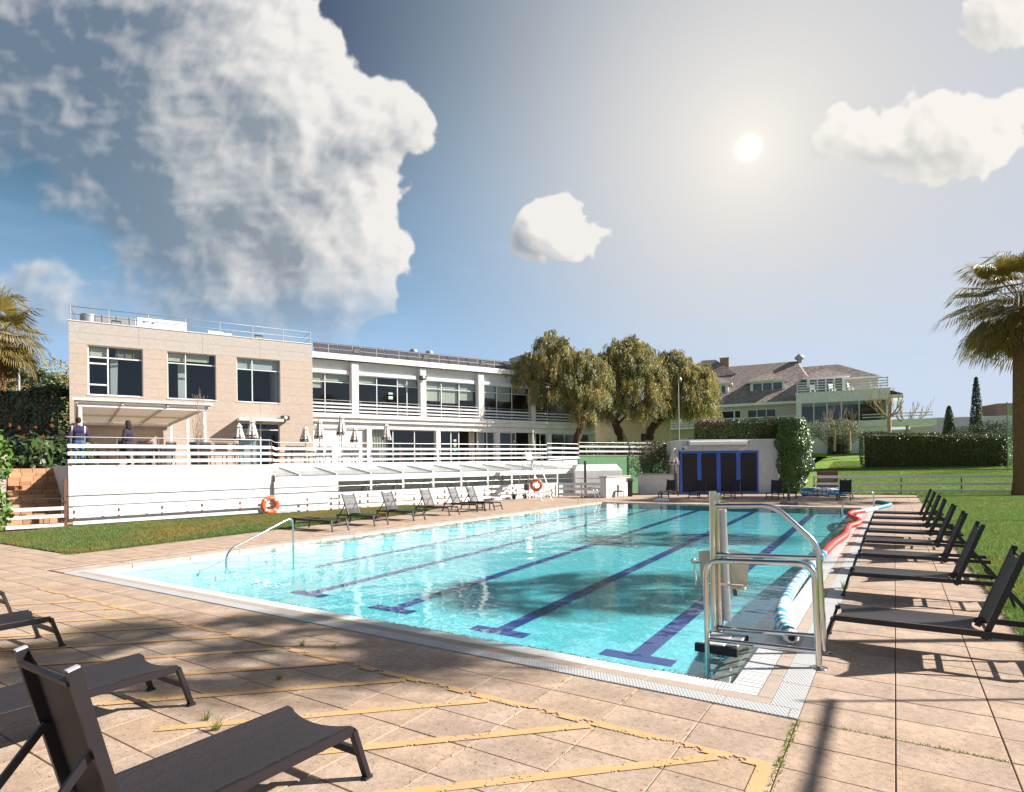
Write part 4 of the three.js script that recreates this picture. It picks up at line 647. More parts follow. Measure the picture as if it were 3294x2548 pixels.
{ const a = tw(19.02); slatFence('terrace_fence', 'slat fence turning the corner toward the green wall', [a[0], 0, a[1]], dirY(GW0[0] - a[0], GW0[1] - a[1]), Math.hypot(GW0[0] - a[0], GW0[1] - a[1]) - 0.05, [3.36, 3.04, 2.7], 3.68, [1.5], { base: 2.3, slatH: 0.13 }); const t = thing('corner_wall', 'short white wall under the corner fence beside the green wall', 'wall'); put('wall_face', new GB().quad([a[0] + 0.05, 1.2, a[1]], [GW0[0], 1.2, GW0[1]], [GW0[0], 2.62, GW0[1]], [a[0] + 0.05, 2.5, a[1]]), M.whiteWall, t); put('wall_cap', new GB().beam([a[0] + 0.05, 2.53, a[1]], [GW0[0], 2.65, GW0[1]], 0.2, 0.06), M.whiteStone, t); }
{ const l = Math.hypot(GW1[0] - GW0[0], GW1[1] - GW0[1]), ry = dirY(GW1[0] - GW0[0], GW1[1] - GW0[1]); slatFence('terrace_fence', 'slat fence with steel rail on top of the green wall', [GW0[0], 0, GW0[1]], ry, l, [3.5, 3.14], 3.8, range(0.05, l - 0.1, 1.62), { base: 2.85, slatH: 0.14, cuts: [0, l / 2, l] });
  const t = thing('green_wall', 'green painted retaining wall behind the white bulkhead', 'wall', [GW0[0], 0, GW0[1]], ry); put('wall_face', new GB().box(0, 0, -0.25, l, 2.8, 0), M.green, t); put('wall_cap', new GB().box(-0.02, 2.802, -0.27, l, 2.86, 0.03), M.strip, t); put('dark_pier', new GB().box(-0.2, 1.2, -0.2, -0.01, 3.0, 0.03), M.plantDarkWall || M.darkMetal, t); }
slatFence('lawn_fence', 'low white slat fence along the foot of the tall white wall', [F0[0], 0, F0[1]], FRY, 10.6, [0.68, 0.43, 0.15], 1.14, [0.2, 1.58, 3.04, 4.51, 6.03, 7.55, 9.07], { slatH: 0.125, tilt: 0.006, railR: 0.02, railMat: M.darkMetal, cuts: [0.15, 3.7, 7.2, 10.6] });
{ const p = [F0[0] + FD[0] * 10.62, F0[1] + FD[1] * 10.62]; slatFence('lawn_fence', 'low white slat fence in front of the glasshouse windows', [p[0], 0, p[1]], FRY, 16.1, [0.83, 0.52, 0.2], 1.19, [0.08, 1.65, 3.3, 4.96, 6.56, 8.3, 10.13, 11.94, 13.9, 15.95], { slatH: 0.13, tilt: 0.003, railMat: M.steel, cuts: [0, 4.1, 8.2, 12.2, 16.1] }); }
// ---------------------------------------------------------------- sun loungers
function makeLounger(label, o) {
  const t = thing('sun_lounger', label, 'sun lounger', [0, 0, 0], 0, o.group), W = 0.31, Y = 0.335, ang = o.flat ? 0.02 : (o.angle ?? 1.22), L = 1.93, hx = 1.28;
  const leg = (x, fx, z, s) => { const b = new GB(); b.beam([x, Y, z], [fx, 0.012, z + s * 0.02], 0.05, 0.032, [1, 0, 0]); const m = put('leg', b, M.frame, t); put('foot_cap', new GB().box(fx - 0.03, 0, z + s * 0.02 - 0.022, fx + 0.03, 0.02, z + s * 0.02 + 0.022), M.rubber, m); };
  for (const s of [-1, 1]) {
    put('side_rail', new GB().at(MX(0, 0, 0)).beam([0.0, Y, s * W], [L - 0.06, Y, s * W], 0.032, 0.055).tube([[0.0, Y + 0.0, s * W], [-0.012, Y - 0.03, s * W]], 0.027, 8), M.frame, t);
    leg(-0.005, -0.10, s * W, s); leg(L - 0.16, L - 0.04, s * W, s);
  }
  put('crossbar', new GB().beam([-0.05, 0.185, -W], [-0.05, 0.185, W], 0.03, 0.045), M.frame, t); put('crossbar', new GB().beam([L - 0.1, 0.2, -W], [L - 0.1, 0.2, W], 0.03, 0.04), M.frame, t); put('crossbar', new GB().beam([hx + 0.02, Y - 0.03, -W], [hx + 0.02, Y - 0.03, W], 0.025, 0.025), M.frame, t);
  put('seat_sling', new GB().grid(10, 8, (u, v) => { const c = 4 * v * (1 - v), x0 = 0.0 + 0.05 * c, x1 = hx - 0.02 - 0.07 * c; return [lerp(x0, x1, u), Y + 0.03 - 0.028 * c, lerp(W - 0.012, -W + 0.012, v)]; }, (p) => [p[0], p[2]]), M.sling, t);
  // backrest turns about the hinge
  const bk = new THREE.Group(); bk.name = 'backrest'; bk.position.set(hx, Y + 0.01, 0); bk.rotation.z = ang; t.add(bk);
  const BLn = o.flat ? 0.66 : 0.82, e = o.flat ? 0 : 0.07;
  for (const s of [-1, 1]) { put('back_rail', new GB().beam([-e, 0, s * (W - 0.035)], [BLn, 0, s * (W - 0.035)], 0.03, 0.05), M.frame, bk); put('rail_cap', new GB().box(BLn, -0.022, s * (W - 0.035) - 0.016, BLn + 0.008, 0.024, s * (W - 0.035) + 0.016), o.capWhite ? M.capWhite : M.rubber, bk); }
  put('back_sling', new GB().grid(8, 8, (u, v) => { const c = 4 * v * (1 - v); return [lerp(0.03 + 0.03 * c, BLn - 0.01 - 0.075 * c, u), 0.022 - 0.02 * c, lerp(W - 0.05, -W + 0.05, v)]; }, (p) => [p[0], p[2]]), o.thin ? M.slingThin : M.sling, bk);
  put('back_bar', new GB().beam([BLn * 0.93, -0.02, -W + 0.05], [BLn * 0.93, -0.02, W - 0.05], 0.022, 0.022), M.frame, bk);
  if (!o.flat) {
    const mx = hx + Math.cos(ang) * BLn * 0.55, my = Y + Math.sin(ang) * BLn * 0.55;
    for (const s of [-1, 1]) { const b = new GB().beam([mx, my, s * (W - 0.06)], [L - 0.16, Y - 0.01, s * (W - 0.06)], 0.02, 0.035); for (let k = 0; k < 3; k++) b.cbox(lerp(mx, L - 0.16, 0.62 + k * 0.13), lerp(my, Y, 0.62 + k * 0.13) - 0.03, s * (W - 0.06), 0.03, 0.035, 0.018); put('support_strut', b, M.frame, t); }
    put('strut_bar', new GB().beam([L - 0.17, Y - 0.0, -W], [L - 0.17, Y - 0.0, W], 0.022, 0.022), M.frame, t);
  }
  return t;
}
const ORD = ['first', 'second', 'third', 'fourth', 'fifth', 'sixth', 'seventh', 'eighth'];
{
  const zs = [-7.12, -10.09, -12.32, -14.45, -16.63, -18.6, -20.8, -23.0], lab = (k) => k === 0 ? 'nearest raised sun lounger of the row right of the pool' : k === 7 ? 'farthest sun lounger of the row right of the pool' : `${ORD[k]} sun lounger from the camera in the row right of the pool`;
  const p = makeLounger(lab(0), { group: 'sun loungers in the row right of the pool' }); p.position.set(-0.56, 0, zs[0] - 0.31);
  for (let k = 1; k < 8; k++) copyOf(p, lab(k), [-0.57 - (k > 3 ? 0.02 : 0), 0, zs[k] - 0.31], [0, 0.01, -0.012, 0.008, -0.01, 0.012, 0, -0.008][k]);
  const q = makeLounger('nearest raised sun lounger by the lawn, beside the flat one', { thin: true, angle: 1.16, group: 'sun loungers along the lawn by the white wall' }); q.position.set(-15.28, 0, -15.05); q.rotation.y = Math.PI;
  [[-15.43, -17.2], [-15.66, -19.66], [-15.85, -21.85], [-15.8, -23.15]].forEach(([x, z], k) => copyOf(q, ['second raised sun lounger by the lawn, left of the middle one', 'middle raised sun lounger by the lawn, third from the flat one', 'fourth raised sun lounger by the lawn, next to the farthest', 'farthest raised sun lounger by the lawn, nearest the lifeguard chair'][k], [x, 0, z], Math.PI + [0.02, -0.02, 0.015, 0][k]));
  const f = makeLounger('flat lowered sun lounger at the end of the lawn row', { flat: true, group: 'sun loungers along the lawn by the white wall' }); f.position.set(-15.12, 0, -13.08); f.rotation.y = Math.PI;
  const n = makeLounger('large raised sun lounger in the bottom left foreground', { angle: 1.33, capWhite: true, group: 'sun loungers in the left foreground' }); n.position.set(-3.17, 0, -2.56); n.rotation.y = -Math.PI / 2;
  copyOf(f, 'flat sun lounger behind the raised one in the left foreground', [-5.32, 0, -2.62], -Math.PI / 2).userData.group = 'sun loungers in the left foreground';
  copyOf(f, 'flat sun lounger cut by the left picture edge, dark sling in tree shade', [-8.28, 0, -2.78], -Math.PI / 2).userData.group = 'sun loungers in the left foreground';
  copyOf(f, 'sun lounger showing only its front leg at the left picture edge', [-10.65, 0, -3.05], -Math.PI / 2).userData.group = 'sun loungers in the left foreground';
  const h = makeLounger('raised lounger in front of the white part of the hut', { angle: 1.2, group: 'loungers on the far deck' }); h.position.set(-5.8, 0, -36.0); h.rotation.y = Math.PI / 2;
  copyOf(h, 'raised lounger in front of the fence beside the rope pile', [-2.3, 0, -36.25], Math.PI / 2); copyOf(h, 'shaded lounger in front of the left blue doors', [-10.2, 0, -36.2], Math.PI / 2); copyOf(h, 'shaded lounger in front of the right blue doors', [-8.17, 0, -36.25], Math.PI / 2); copyOf(h, 'shaded lounger left of the blue hut by the low wall', [-12.17, 0, -36.4], Math.PI / 2);
}
function sideTable(label, pos) { const t = thing('side_table', label, 'side table', pos); put('table_top', new GB().bbox(-0.24, 0.4, -0.24, 0.24, 0.43, 0.24, 0.006), M.sling, t); put('apron', new GB().box(-0.22, 0.35, -0.22, 0.22, 0.398, -0.19).box(-0.22, 0.35, 0.19, 0.22, 0.398, 0.22).box(-0.22, 0.35, -0.19, -0.19, 0.398, 0.19).box(0.19, 0.35, -0.19, 0.22, 0.398, 0.19), M.frame, t); for (const [x, z] of [[-1, -1], [1, -1], [1, 1], [-1, 1]]) put('leg', new GB().box(x * 0.205 - 0.018, 0, z * 0.205 - 0.018, x * 0.205 + 0.018, 0.35, z * 0.205 + 0.018), M.frame, t); return t; }
sideTable('dark side table between the two farthest lawn loungers', [-16.1, 0, -22.5]); sideTable('dark side table beside the raised lounger at the hut', [-5.0, 0, -37.6]); sideTable('dark side table in front of the low white wall', [-14.95, 0, -35.9]);
// ---------------------------------------------------------------- terrace chairs, pots, parasols
{
  const mk = (label) => { const t = thing('sling_chair', label, 'chair', [0, 0, 0], 0, 'sling chairs on the terrace'); put('seat', new GB().box(-0.25, 0.42, -0.24, 0.25, 0.44, 0.24), M.sling, t); put('backrest', new GB().at(MX(0, 0.43, 0.24, 0, 0.16)).box(-0.24, 0.02, -0.008, 0.24, 0.52, 0.008), M.slingThin, t); put('back_frame', new GB().at(MX(0, 0.43, 0.24, 0, 0.16)).tube(fillet([[-0.27, 0, 0], [-0.27, 0.55, 0], [0.27, 0.55, 0], [0.27, 0, 0]], 0.05, 3), 0.014, 6), M.frame, t); for (const s of [-1, 1]) { put('arm_rest', new GB().box(s * 0.28 - 0.02, 0.62, -0.22, s * 0.28 + 0.02, 0.645, 0.28), M.frame, t); put('leg', new GB().tube([[s * 0.27, 0, -0.24], [s * 0.27, 0.63, -0.2]], 0.014, 6), M.frame, t); put('leg', new GB().tube([[s * 0.27, 0, 0.3], [s * 0.27, 0.63, 0.2]], 0.014, 6), M.frame, t); } return t; };
  const pos = []; const labs = ['pergola post', 'pergola corner', 'grey planter', 'porch corner', 'leftmost parasol pair', 'end of the tall wall', 'first small parasol', 'white doors', 'tall parasol', 'fourth parasol', 'white pier', 'curtained window', 'last parasol', 'second glazed bay', 'open terrace door', 'notice door', 'right glazed bay', 'far glazed bay'];
  for (const s of [1.9, 2.85, 3.6, 5.0, 5.75, 6.45]) pos.push([...ww(s, -1.3), s * 1.3]); for (const s of [0.95, 1.6, 2.6, 3.1, 4.3, 4.7, 5.95, 7.6, 9.2, 10.9, 12.4, 14.2]) pos.push([...tw(s, -1.25), s * 0.9]);
  let src; pos.forEach(([x, z, a], k) => { const lab = `dark sling chair on the terrace near the ${labs[k]}`, ry = Math.PI / 2 + 0.35 * Math.sin(a * 3); if (!src) { src = mk(lab); src.position.set(x, 2.27, z); src.rotation.y = ry; } else copyOf(src, lab, [x, 2.27, z], ry); });
  for (const [s, z, l] of [[2.2, -2.3, 'left'], [8.4, -2.4, 'right']]) { const p = tw(s, z), t = thing('terrace_table', `dark terrace table on the ${l} behind the slat fence`, 'table', [p[0], 2.27, p[1]], TRY); put('table_top', new GB().bbox(-0.7, 0.72, -0.4, 0.7, 0.75, 0.4, 0.006), M.frame, t); for (const [x, q] of [[-1, -1], [1, -1], [1, 1], [-1, 1]]) put('leg', new GB().box(x * 0.62 - 0.02, 0, q * 0.34 - 0.02, x * 0.62 + 0.02, 0.72, q * 0.34 + 0.02), M.frame, t); }
  const pot = (label, s, z, r, h) => { const p = ww(s, z), t = thing('planter', label, 'planter', [p[0], 2.27, p[1]]); put('pot', new GB().lathe([[0.001, 0], [r * 0.72, 0], [r * 0.78, 0.05], [r * 0.98, h - 0.1], [r, h - 0.1], [r, h], [r * 0.92, h], [r * 0.88, h - 0.06], [0.001, h - 0.06]], 0, 0, 22), M.pot, t); return t; };
  const p1 = pot('tall dark planter with a climbing plant at the pergola corner', 5.15, -1.9, 0.42, 1.02); pot('dark planter behind the middle pergola post', 3.9, -2.6, 0.4, 0.85); pot('dark planter beside the rear pergola post', 3.2, -3.1, 0.42, 0.8);
  { const r = rng(66), b = new GB(); for (let k = 0; k < 26; k++) { let x = (r() - 0.5) * 0.3, y = 0.95, z = (r() - 0.5) * 0.3; const pts = [[x, y, z]]; for (let q = 0; q < 7; q++) { x += (r() - 0.55) * 0.22; z += (r() - 0.5) * 0.14; y += 0.2 + r() * 0.22; pts.push([x, y, z]); } b.tube(pts, (t) => 0.012 * (1 - t * 0.7), 4, false); } put('climbing_stems', b, M.twig, p1); }
}
function closedParasol(name, label, x, z, y0, top, bottom, group, rad = 0.27) {
  const t = thing(name, label, 'parasol', [x, y0, z], x * 3.7, group), H = top - y0, b0 = bottom - y0;
  put('pole', new GB().tube([[0, 0, 0], [0, H - 0.05, 0]], 0.022, 8), M.darkMetal, t); put('base_plate', new GB().lathe([[0.001, 0], [0.27, 0], [0.27, 0.04], [0.06, 0.09], [0.04, 0.25], [0.001, 0.25]], 0, 0, 16), M.darkMetal, t);
  const pleat = (n, amp, f) => new GB().grid(n * 6, 10, (u, v) => { const th = u * 2 * Math.PI, r = f(v) * (1 + amp * Math.cos(th * n + v * 1.2) * (0.4 + v * 0.6)); return [Math.cos(th) * r, lerp(H - 0.04, b0, v) - (v > 0.9 ? 0.03 * Math.cos(th * n) : 0), Math.sin(th) * r]; }, (p, u, v) => [u * 2, v]);
  put('folded_canopy', pleat(8, 0.22, (v) => rad * (0.16 + 0.84 * Math.pow(v, 0.75)) * (v > 0.93 ? 0.93 : 1)), M.canvas, t);
  put('top_cap', new GB().grid(48, 4, (u, v) => { const th = u * 2 * Math.PI, r = rad * (0.12 + 0.5 * v) * (1 + 0.12 * Math.cos(th * 8) * v); return [Math.cos(th) * r, H + 0.0 - v * 0.2, Math.sin(th) * r]; }), M.canvas, t);
  put('finial', new GB().lathe([[0.02, H - 0.02], [0.025, H + 0.03], [0.001, H + 0.05]], 0, 0, 8), M.darkMetal, t); put('strap', new GB().lathe([[rad * 0.86, b0 + (H - b0) * 0.34], [rad * 0.82, b0 + (H - b0) * 0.34 + 0.04]], 0, 0, 16), M.canvas, t);
  return t;
}
{ const L = ['smaller folded parasol in front of the porch door', 'larger folded parasol in front of the porch door', 'folded parasol against the right end of the beige wall', 'folded parasol beside the green exit sign', 'tallest folded parasol in front of the white doors', 'small folded parasol at the right of the white doors', 'folded parasol in front of the curtained window'];
  [[-0.91, 4.45, 3.6], [-0.26, 4.71, 3.72], [2.58, 4.44, 3.57], [3.4, 4.85, 3.76], [4.72, 5.16, 3.99], [5.57, 4.51, 3.6], [7.65, 4.79, 3.79]].forEach(([s, t, b], k) => { const p = tw(s, -2.5); closedParasol('closed_parasol', L[k], p[0], p[1], 2.27, t, b, 'folded parasols on the terrace'); });
  const p = tw(19.0, -1.4); closedParasol('closed_parasol', 'thin folded parasol beside the lifeguard chair seat', p[0], p[1], 2.27, 4.75, 3.35, 'folded parasols on the terrace', 0.13);
  closedParasol('closed_parasol', 'folded pink beige parasol left of the blue hut', -12.72, -40.35, 0, 3.22, 2.08, undefined, 0.33); }
// ---------------------------------------------------------------- life rings and the lifeguard chair
function lifeRing(label, pos, ry, R, r) {
  const t = thing('life_ring', label, 'life ring', pos, ry), tor = (a0, a1, rr) => new GB().grid(Math.ceil((a1 - a0) * 8), 14, (u, v) => { const a = lerp(a0, a1, u), b = -v * 2 * Math.PI; return [Math.cos(a) * (R + rr * Math.cos(b)), Math.sin(a) * (R + rr * Math.cos(b)), rr * 0.85 * Math.sin(b)]; });
  put('ring', tor(0, 2 * Math.PI, r), M.orange, t); for (let k = 0; k < 4; k++) put('reflective_band', tor(k * Math.PI / 2 + 0.66, k * Math.PI / 2 + 0.9, r * 1.03), M.band, t);
  const pts = []; for (let k = 0; k <= 48; k++) { const a = k / 48 * 2 * Math.PI, s = R + r * 1.05 + 0.035 * Math.abs(Math.sin(a * 2)); pts.push([Math.cos(a) * s, Math.sin(a) * s, 0.01]); } put('grab_rope', new GB().tube(pts, 0.007, 5, false), M.rope, t); return t;
}
{ const p = [F0[0] + FD[0] * 7.27 + FN[0] * 0.15, F0[1] + FD[1] * 7.27 + FN[1] * 0.15]; lifeRing('orange life ring hanging on the lawn fence', [p[0], 0.45, p[1]], FRY, 0.31, 0.105); }
{
  const ry = dirY(0.957, 0.29), O = [-18.72, -31.33], t = thing('lifeguard_chair', 'tall steel lifeguard chair with white seat on wheels', 'lifeguard chair', [O[0], 0, O[1]], ry), w = 0.36, PY = 1.93;
  for (const s of [-1, 1]) {
    put('ladder_rail', new GB().tube([[0.5, PY, s * w], [1.27, 0.02, s * (w + 0.04)]], 0.024, 8), M.steel, t); put('rear_leg', new GB().tube([[-0.5, PY, s * w], [-1.2, 0.12, s * (w + 0.03)]], 0.024, 8), M.steel, t);
    put('arm_hoop', new GB().tube(fillet([[-0.5, PY, s * w], [-0.5, 2.72, s * w], [0.5, 2.72, s * w], [0.5, PY, s * w]], 0.18), 0.024, 8), M.steel, t);
    put('wheel', new GB().at(MX(-1.22, 0.17, s * (w + 0.1), 0, Math.PI / 2)).lathe([[0.03, -0.04], [0.13, -0.04], [0.17, -0.02], [0.17, 0.02], [0.13, 0.04], [0.03, 0.04]], 0, 0, 18), M.rubber, t);
  }
  for (let k = 0; k < 6; k++) { const u = (k + 1) / 7; put('rung', new GB().beam([lerp(0.5, 1.27, u), lerp(PY, 0.02, u), -w], [lerp(0.5, 1.27, u), lerp(PY, 0.02, u), w], 0.06, 0.022), M.steel, t); }
  put('platform', new GB().bbox(-0.52, PY - 0.03, -w, 0.52, PY + 0.012, w, 0.006), M.steelDull, t); put('foot_board', new GB().box(1.2, 0, -0.6, 1.34, 0.03, 0.6), M.steelDull, t); put('ballast', new GB().box(-0.95, 0.55, -0.3, -0.6, 0.95, -0.15), M.darkMetal, t); put('cross_brace', new GB().tube([[-0.98, 0.7, -w], [-0.98, 0.7, w]], 0.018, 6), M.steel, t);
  const st = put('seat_shell', new GB().grid(12, 8, (u, v) => { const z = lerp(0.24, -0.24, v), e = 4 * (v - 0.5) * (v - 0.5), a = u * 1.0; const x = a < 0.5 ? lerp(0.28, -0.2, a * 2) : lerp(-0.2, -0.36, (a - 0.5) * 2), y = a < 0.5 ? 2.43 - 0.03 * Math.sin(a * 6.28) : lerp(2.43, 2.92, (a - 0.5) * 2); return [x, y + 0.06 * e, z]; }), M.plastic, t); put('seat_post', new GB().box(-0.06, PY + 0.012, -0.06, 0.06, 2.4, 0.06), M.steelDull, st);
  lifeRing('orange life ring on the lifeguard chair ladder', [O[0] + 0.957 * 0.88 - 0.05, 0.93, O[1] + 0.29 * 0.88 + 0.62], dirY(0.85, -0.5), 0.29, 0.09);
}
// ---------------------------------------------------------------- steel rails, ladder and the pool lift
const pipe = (pts, r = 0.021, f = 0.12) => new GB().tube(fillet(pts, f, 6), r, 12);
{ const t = thing('entry_handrail', 'bent steel handrail over the entry steps in the near left pool corner', 'handrail', [-12.35, 0, 0]); put('rail', pipe([[0, -0.5, -9.27], [0, 0.84, -9.27], [0, 0.21, -7.56], [0, -0.5, -7.5]], 0.024, 0.2), M.steel, t); for (const z of [-9.27, -7.5]) put('floor_flange', new GB().lathe([[0.06, -0.52], [0.06, -0.48], [0.03, -0.47]], 0, z, 12), M.steel, t); }
{ const t = thing('pool_ladder', 'steel pool ladder with two arched rails at the far left corner', 'pool ladder', [-14.94, 0, -29.95]); for (const z of [0, -0.5]) put('rail', pipe([[0, 0, z], [0.32, 0.84, z], [0.92, 0.84, z], [1.3, -0.5, z]], 0.021, 0.25), M.steel, t); for (const y of [-0.12, -0.32]) put('tread', new GB().box(1.2, y, -0.48, 1.3, y + 0.025, -0.02), M.steel, t); }
{ const t = thing('pool_ladder', 'steel grab rails at the far right pool edge', 'pool ladder', [-0.75, 0, -29.8]); for (const z of [0, 0.5]) put('rail', pipe([[0, 0, z], [-0.03, 0.78, z], [-0.62, 0.86, z], [-1.18, 0.25, z], [-1.2, -0.5, z]], 0.021, 0.16), M.steel, t); for (const y of [-0.1, -0.3]) put('tread', new GB().box(-1.25, y, 0.02, -1.15, y + 0.025, 0.48), M.steel, t); }
{
  const t = thing('pool_lift', 'stainless steel pool lift with beige seat at the near right corner', 'pool lift'), z0 = -6.38, z1 = -6.92;
  put('near_rail', pipe([[-0.63, 0, z0], [-0.66, 1.0, z0], [-1.69, 0.96, z0], [-1.68, -0.5, z0]], 0.03, 0.16), M.steel, t); put('near_crossbar', new GB().tube([[-0.65, 0.16, z0], [-1.68, 0.13, z0]], 0.024, 12), M.steel, t);
  put('far_rail', pipe([[-0.63, 0, z1], [-0.68, 1.12, z1], [-1.1, 1.52, z1], [-1.72, 1.5, z1]], 0.03, 0.13), M.steel, t); put('far_crossbar', new GB().tube([[-0.68, 0.985, z1], [-1.72, 0.95, z1]], 0.025, 12), M.steel, t); put('far_crossbar', new GB().tube([[-0.66, 0.17, z1], [-1.7, 0.12, z1]], 0.025, 12), M.steel, t);
  for (const z of [z0, z1]) put('floor_flange', new GB().lathe([[0.001, 0.0], [0.075, 0.0], [0.075, 0.012], [0.035, 0.022]], -0.63, z, 16), M.steel, t);
  put('mast', new GB().tube([[-1.745, -0.5, z1], [-1.745, 1.67, z1]], 0.04, 14), M.steel, t); put('mast', new GB().tube([[-1.68, -0.3, z1 - 0.04], [-1.705, 1.65, z1 - 0.04]], 0.033, 14), M.steel, t);
  const cyl = put('piston', new GB().tube([[-1.615, 0.2, z1 - 0.06], [-1.655, 1.44, z1 - 0.06]], 0.045, 14), M.steelDull, t); put('piston_cap', new GB().tube([[-1.655, 1.43, z1 - 0.06], [-1.656, 1.46, z1 - 0.06]], 0.048, 14), M.capWhite, cyl); put('clamp', new GB().cbox(-1.63, 0.62, z1 - 0.06, 0.11, 0.03, 0.11), M.steel, cyl);
  put('top_clamp', new GB().cbox(-1.71, 1.6, z1 - 0.02, 0.1, 0.05, 0.1), M.steel, t);
  const seat = new THREE.Group(); seat.name = 'lift_seat'; seat.position.set(-1.7, 0.58, -7.2); seat.rotation.y = 0.25; t.add(seat);
  put('seat_back', new GB().grid(10, 8, (u, v) => { const x = lerp(-0.28, 0.28, u), e = Math.abs(u - 0.5) * 2; return [x * (1 - 0.1 * (1 - v)), lerp(0.0, 0.4, v) - (v > 0.95 ? 0.02 * e * e : 0), 0.14 - 0.05 * (1 - e * e) + 0.06 * (1 - v) * (1 - v) * -1]; }), M.seatBeige, seat); put('seat_pan', new GB().bbox(-0.24, -0.05, -0.34, 0.24, -0.005, 0.1, 0.02), M.seatBeige, seat);
  put('arm_loop', new GB().tube(fillet([[-0.25, 0.24, 0.12], [-0.36, 0.24, 0.1], [-0.36, 0.22, -0.3], [-0.25, 0.2, -0.32]], 0.08), 0.016, 8), M.steel, seat); put('arm_post', new GB().tube([[-0.33, 0.23, 0.05], [-0.31, -0.04, 0.0]], 0.014, 8), M.steel, seat); put('strap', new GB().beam([0.02, 0.37, 0.16], [0.14, -0.06, 0.13], 0.02, 0.006), M.blind, seat); put('strap_end', new GB().beam([0.14, -0.06, 0.13], [0.26, 0.02, 0.1], 0.03, 0.02), M.blind, seat);
  for (const x of [-0.12, 0.12]) put('seat_bracket', new GB().box(x - 0.02, -0.12, -0.2, x + 0.02, -0.05, 0.12), M.brown, seat);
  const foot = new THREE.Group(); foot.name = 'foot_rest'; foot.position.set(-1.62, 0.02, -6.66); t.add(foot);
  put('foot_plate', new GB().bbox(-0.14, 0.03, -0.26, 0.1, 0.06, 0.26, 0.01), M.capWhite, foot); put('foot_plate', new GB().bbox(0.1, 0.03, -0.26, 0.22, 0.055, 0.2, 0.01), M.galv, foot); for (const z of [-0.27, 0.25]) put('clamp_block', new GB().bbox(-0.2, -0.04, z - 0.02, 0.24, 0.05, z + 0.03, 0.008), M.rubber, foot); put('foot_step', new GB().box(-0.12, -0.25, -0.2, 0.2, -0.22, 0.22), M.galv, foot); put('hanger', new GB().beam([-0.15, -0.4, 0.24], [-0.15, 0.03, 0.24], 0.03, 0.05), M.galv, foot);
}
// ---------------------------------------------------------------- lane ropes
function floatRope(name, label, pts, r, colors, group) {
  const c = new THREE.CatmullRomCurve3(pts.map((p) => V3(...p)), false, 'centripetal'), L = c.getLength(), bead = 0.045, n = Math.round(L / bead), t = thing(name, label, 'lane rope', [0, 0, 0], 0, group);
  const parts = {}; const rr = rng(n);
  for (let k = 0; k < n; k++) {
    const col = colors(k / n, k, rr), b = parts[col] || (parts[col] = new GB()), q = []; for (let s = 0; s <= 4; s++) q.push(c.getPointAt(clamp((k + 0.04 + s / 4 * 0.92) / n, 0, 1)));
    b.tube(q, (u) => r * (0.74 + 0.26 * Math.sin(Math.PI * clamp(u, 0.06, 0.94))), 9, true);
  }
  for (const k in parts) { const m = put(`${k}_floats`, parts[k], { blue: M.floatBlue, white: M.floatWhite, red: M.floatRed }[k], t); m.userData.kind = 'stuff'; }
  const e0 = c.getPointAt(0), e1 = c.getTangentAt(0).multiplyScalar(-0.02).add(e0); put('end_ring', new GB().tube([e0, e1], r * 0.45, 8), M.rubber, t); return t;
}
const bw1 = (u, k, r) => (r() < 0.3 ? 'white' : k % 9 < 2 ? 'white' : 'blue');
floatRope('lane_rope', 'blue and white lane rope lying along the right pool edge', [[-0.96, 0.085, -7.05], [-1.1, 0.085, -7.5], [-1.22, 0.085, -8.1], [-1.29, 0.085, -9.0], [-1.34, 0.08, -11], [-1.31, 0.08, -13], [-1.28, 0.08, -14.1]], 0.085, bw1);
floatRope('lane_rope', 'red lane rope winding along the right pool edge', [[-1.28, 0.08, -14.2], [-1.24, 0.08, -15.8], [-1.12, 0.08, -18], [-1.16, 0.08, -19.6], [-1.16, 0.08, -20.6], [-1.0, 0.08, -21.7], [-1.02, 0.08, -23.0], [-1.32, 0.08, -24.4], [-1.45, 0.08, -25.6], [-1.36, 0.08, -26.6], [-1.08, 0.08, -27.4]], 0.085, () => 'red');
floatRope('lane_rope', 'blue lane rope curling behind the farthest right lounger', [[-1.06, 0.08, -27.5], [-0.76, 0.08, -28.7], [-0.5, 0.08, -30.3], [-0.25, 0.08, -31.6], [-0.2, 0.08, -32.6], [-0.38, 0.08, -33.4], [-0.76, 0.08, -34.2]], 0.085, (u, k, r) => u < 0.25 && k % 3 ? 'white' : 'blue');
{ const r = rng(404); for (let s = 0; s < 3; s++) { const pts = []; for (let k = 0; k < 16; k++) { const a = k * 0.9 + s * 2, rad = 1.25 - 0.045 * k; pts.push([-3.75 + Math.cos(a) * rad * 1.05 + (r() - 0.5) * 0.3, 0.09 + s * 0.13 + 0.05 * (k % 3), -41.0 + Math.sin(a) * rad * 0.55 + (r() - 0.5) * 0.2]); } floatRope('lane_rope', ['lowest coil of the blue white rope pile by the fence', 'middle coil of the blue white rope pile by the fence', 'topmost coil of the blue white rope pile by the fence'][s], pts, 0.09, (u, k, q) => (Math.floor(k / 24) + s) % 2 ? (k % 5 ? 'white' : 'blue') : 'blue', 'coiled lane ropes by the fence'); } }
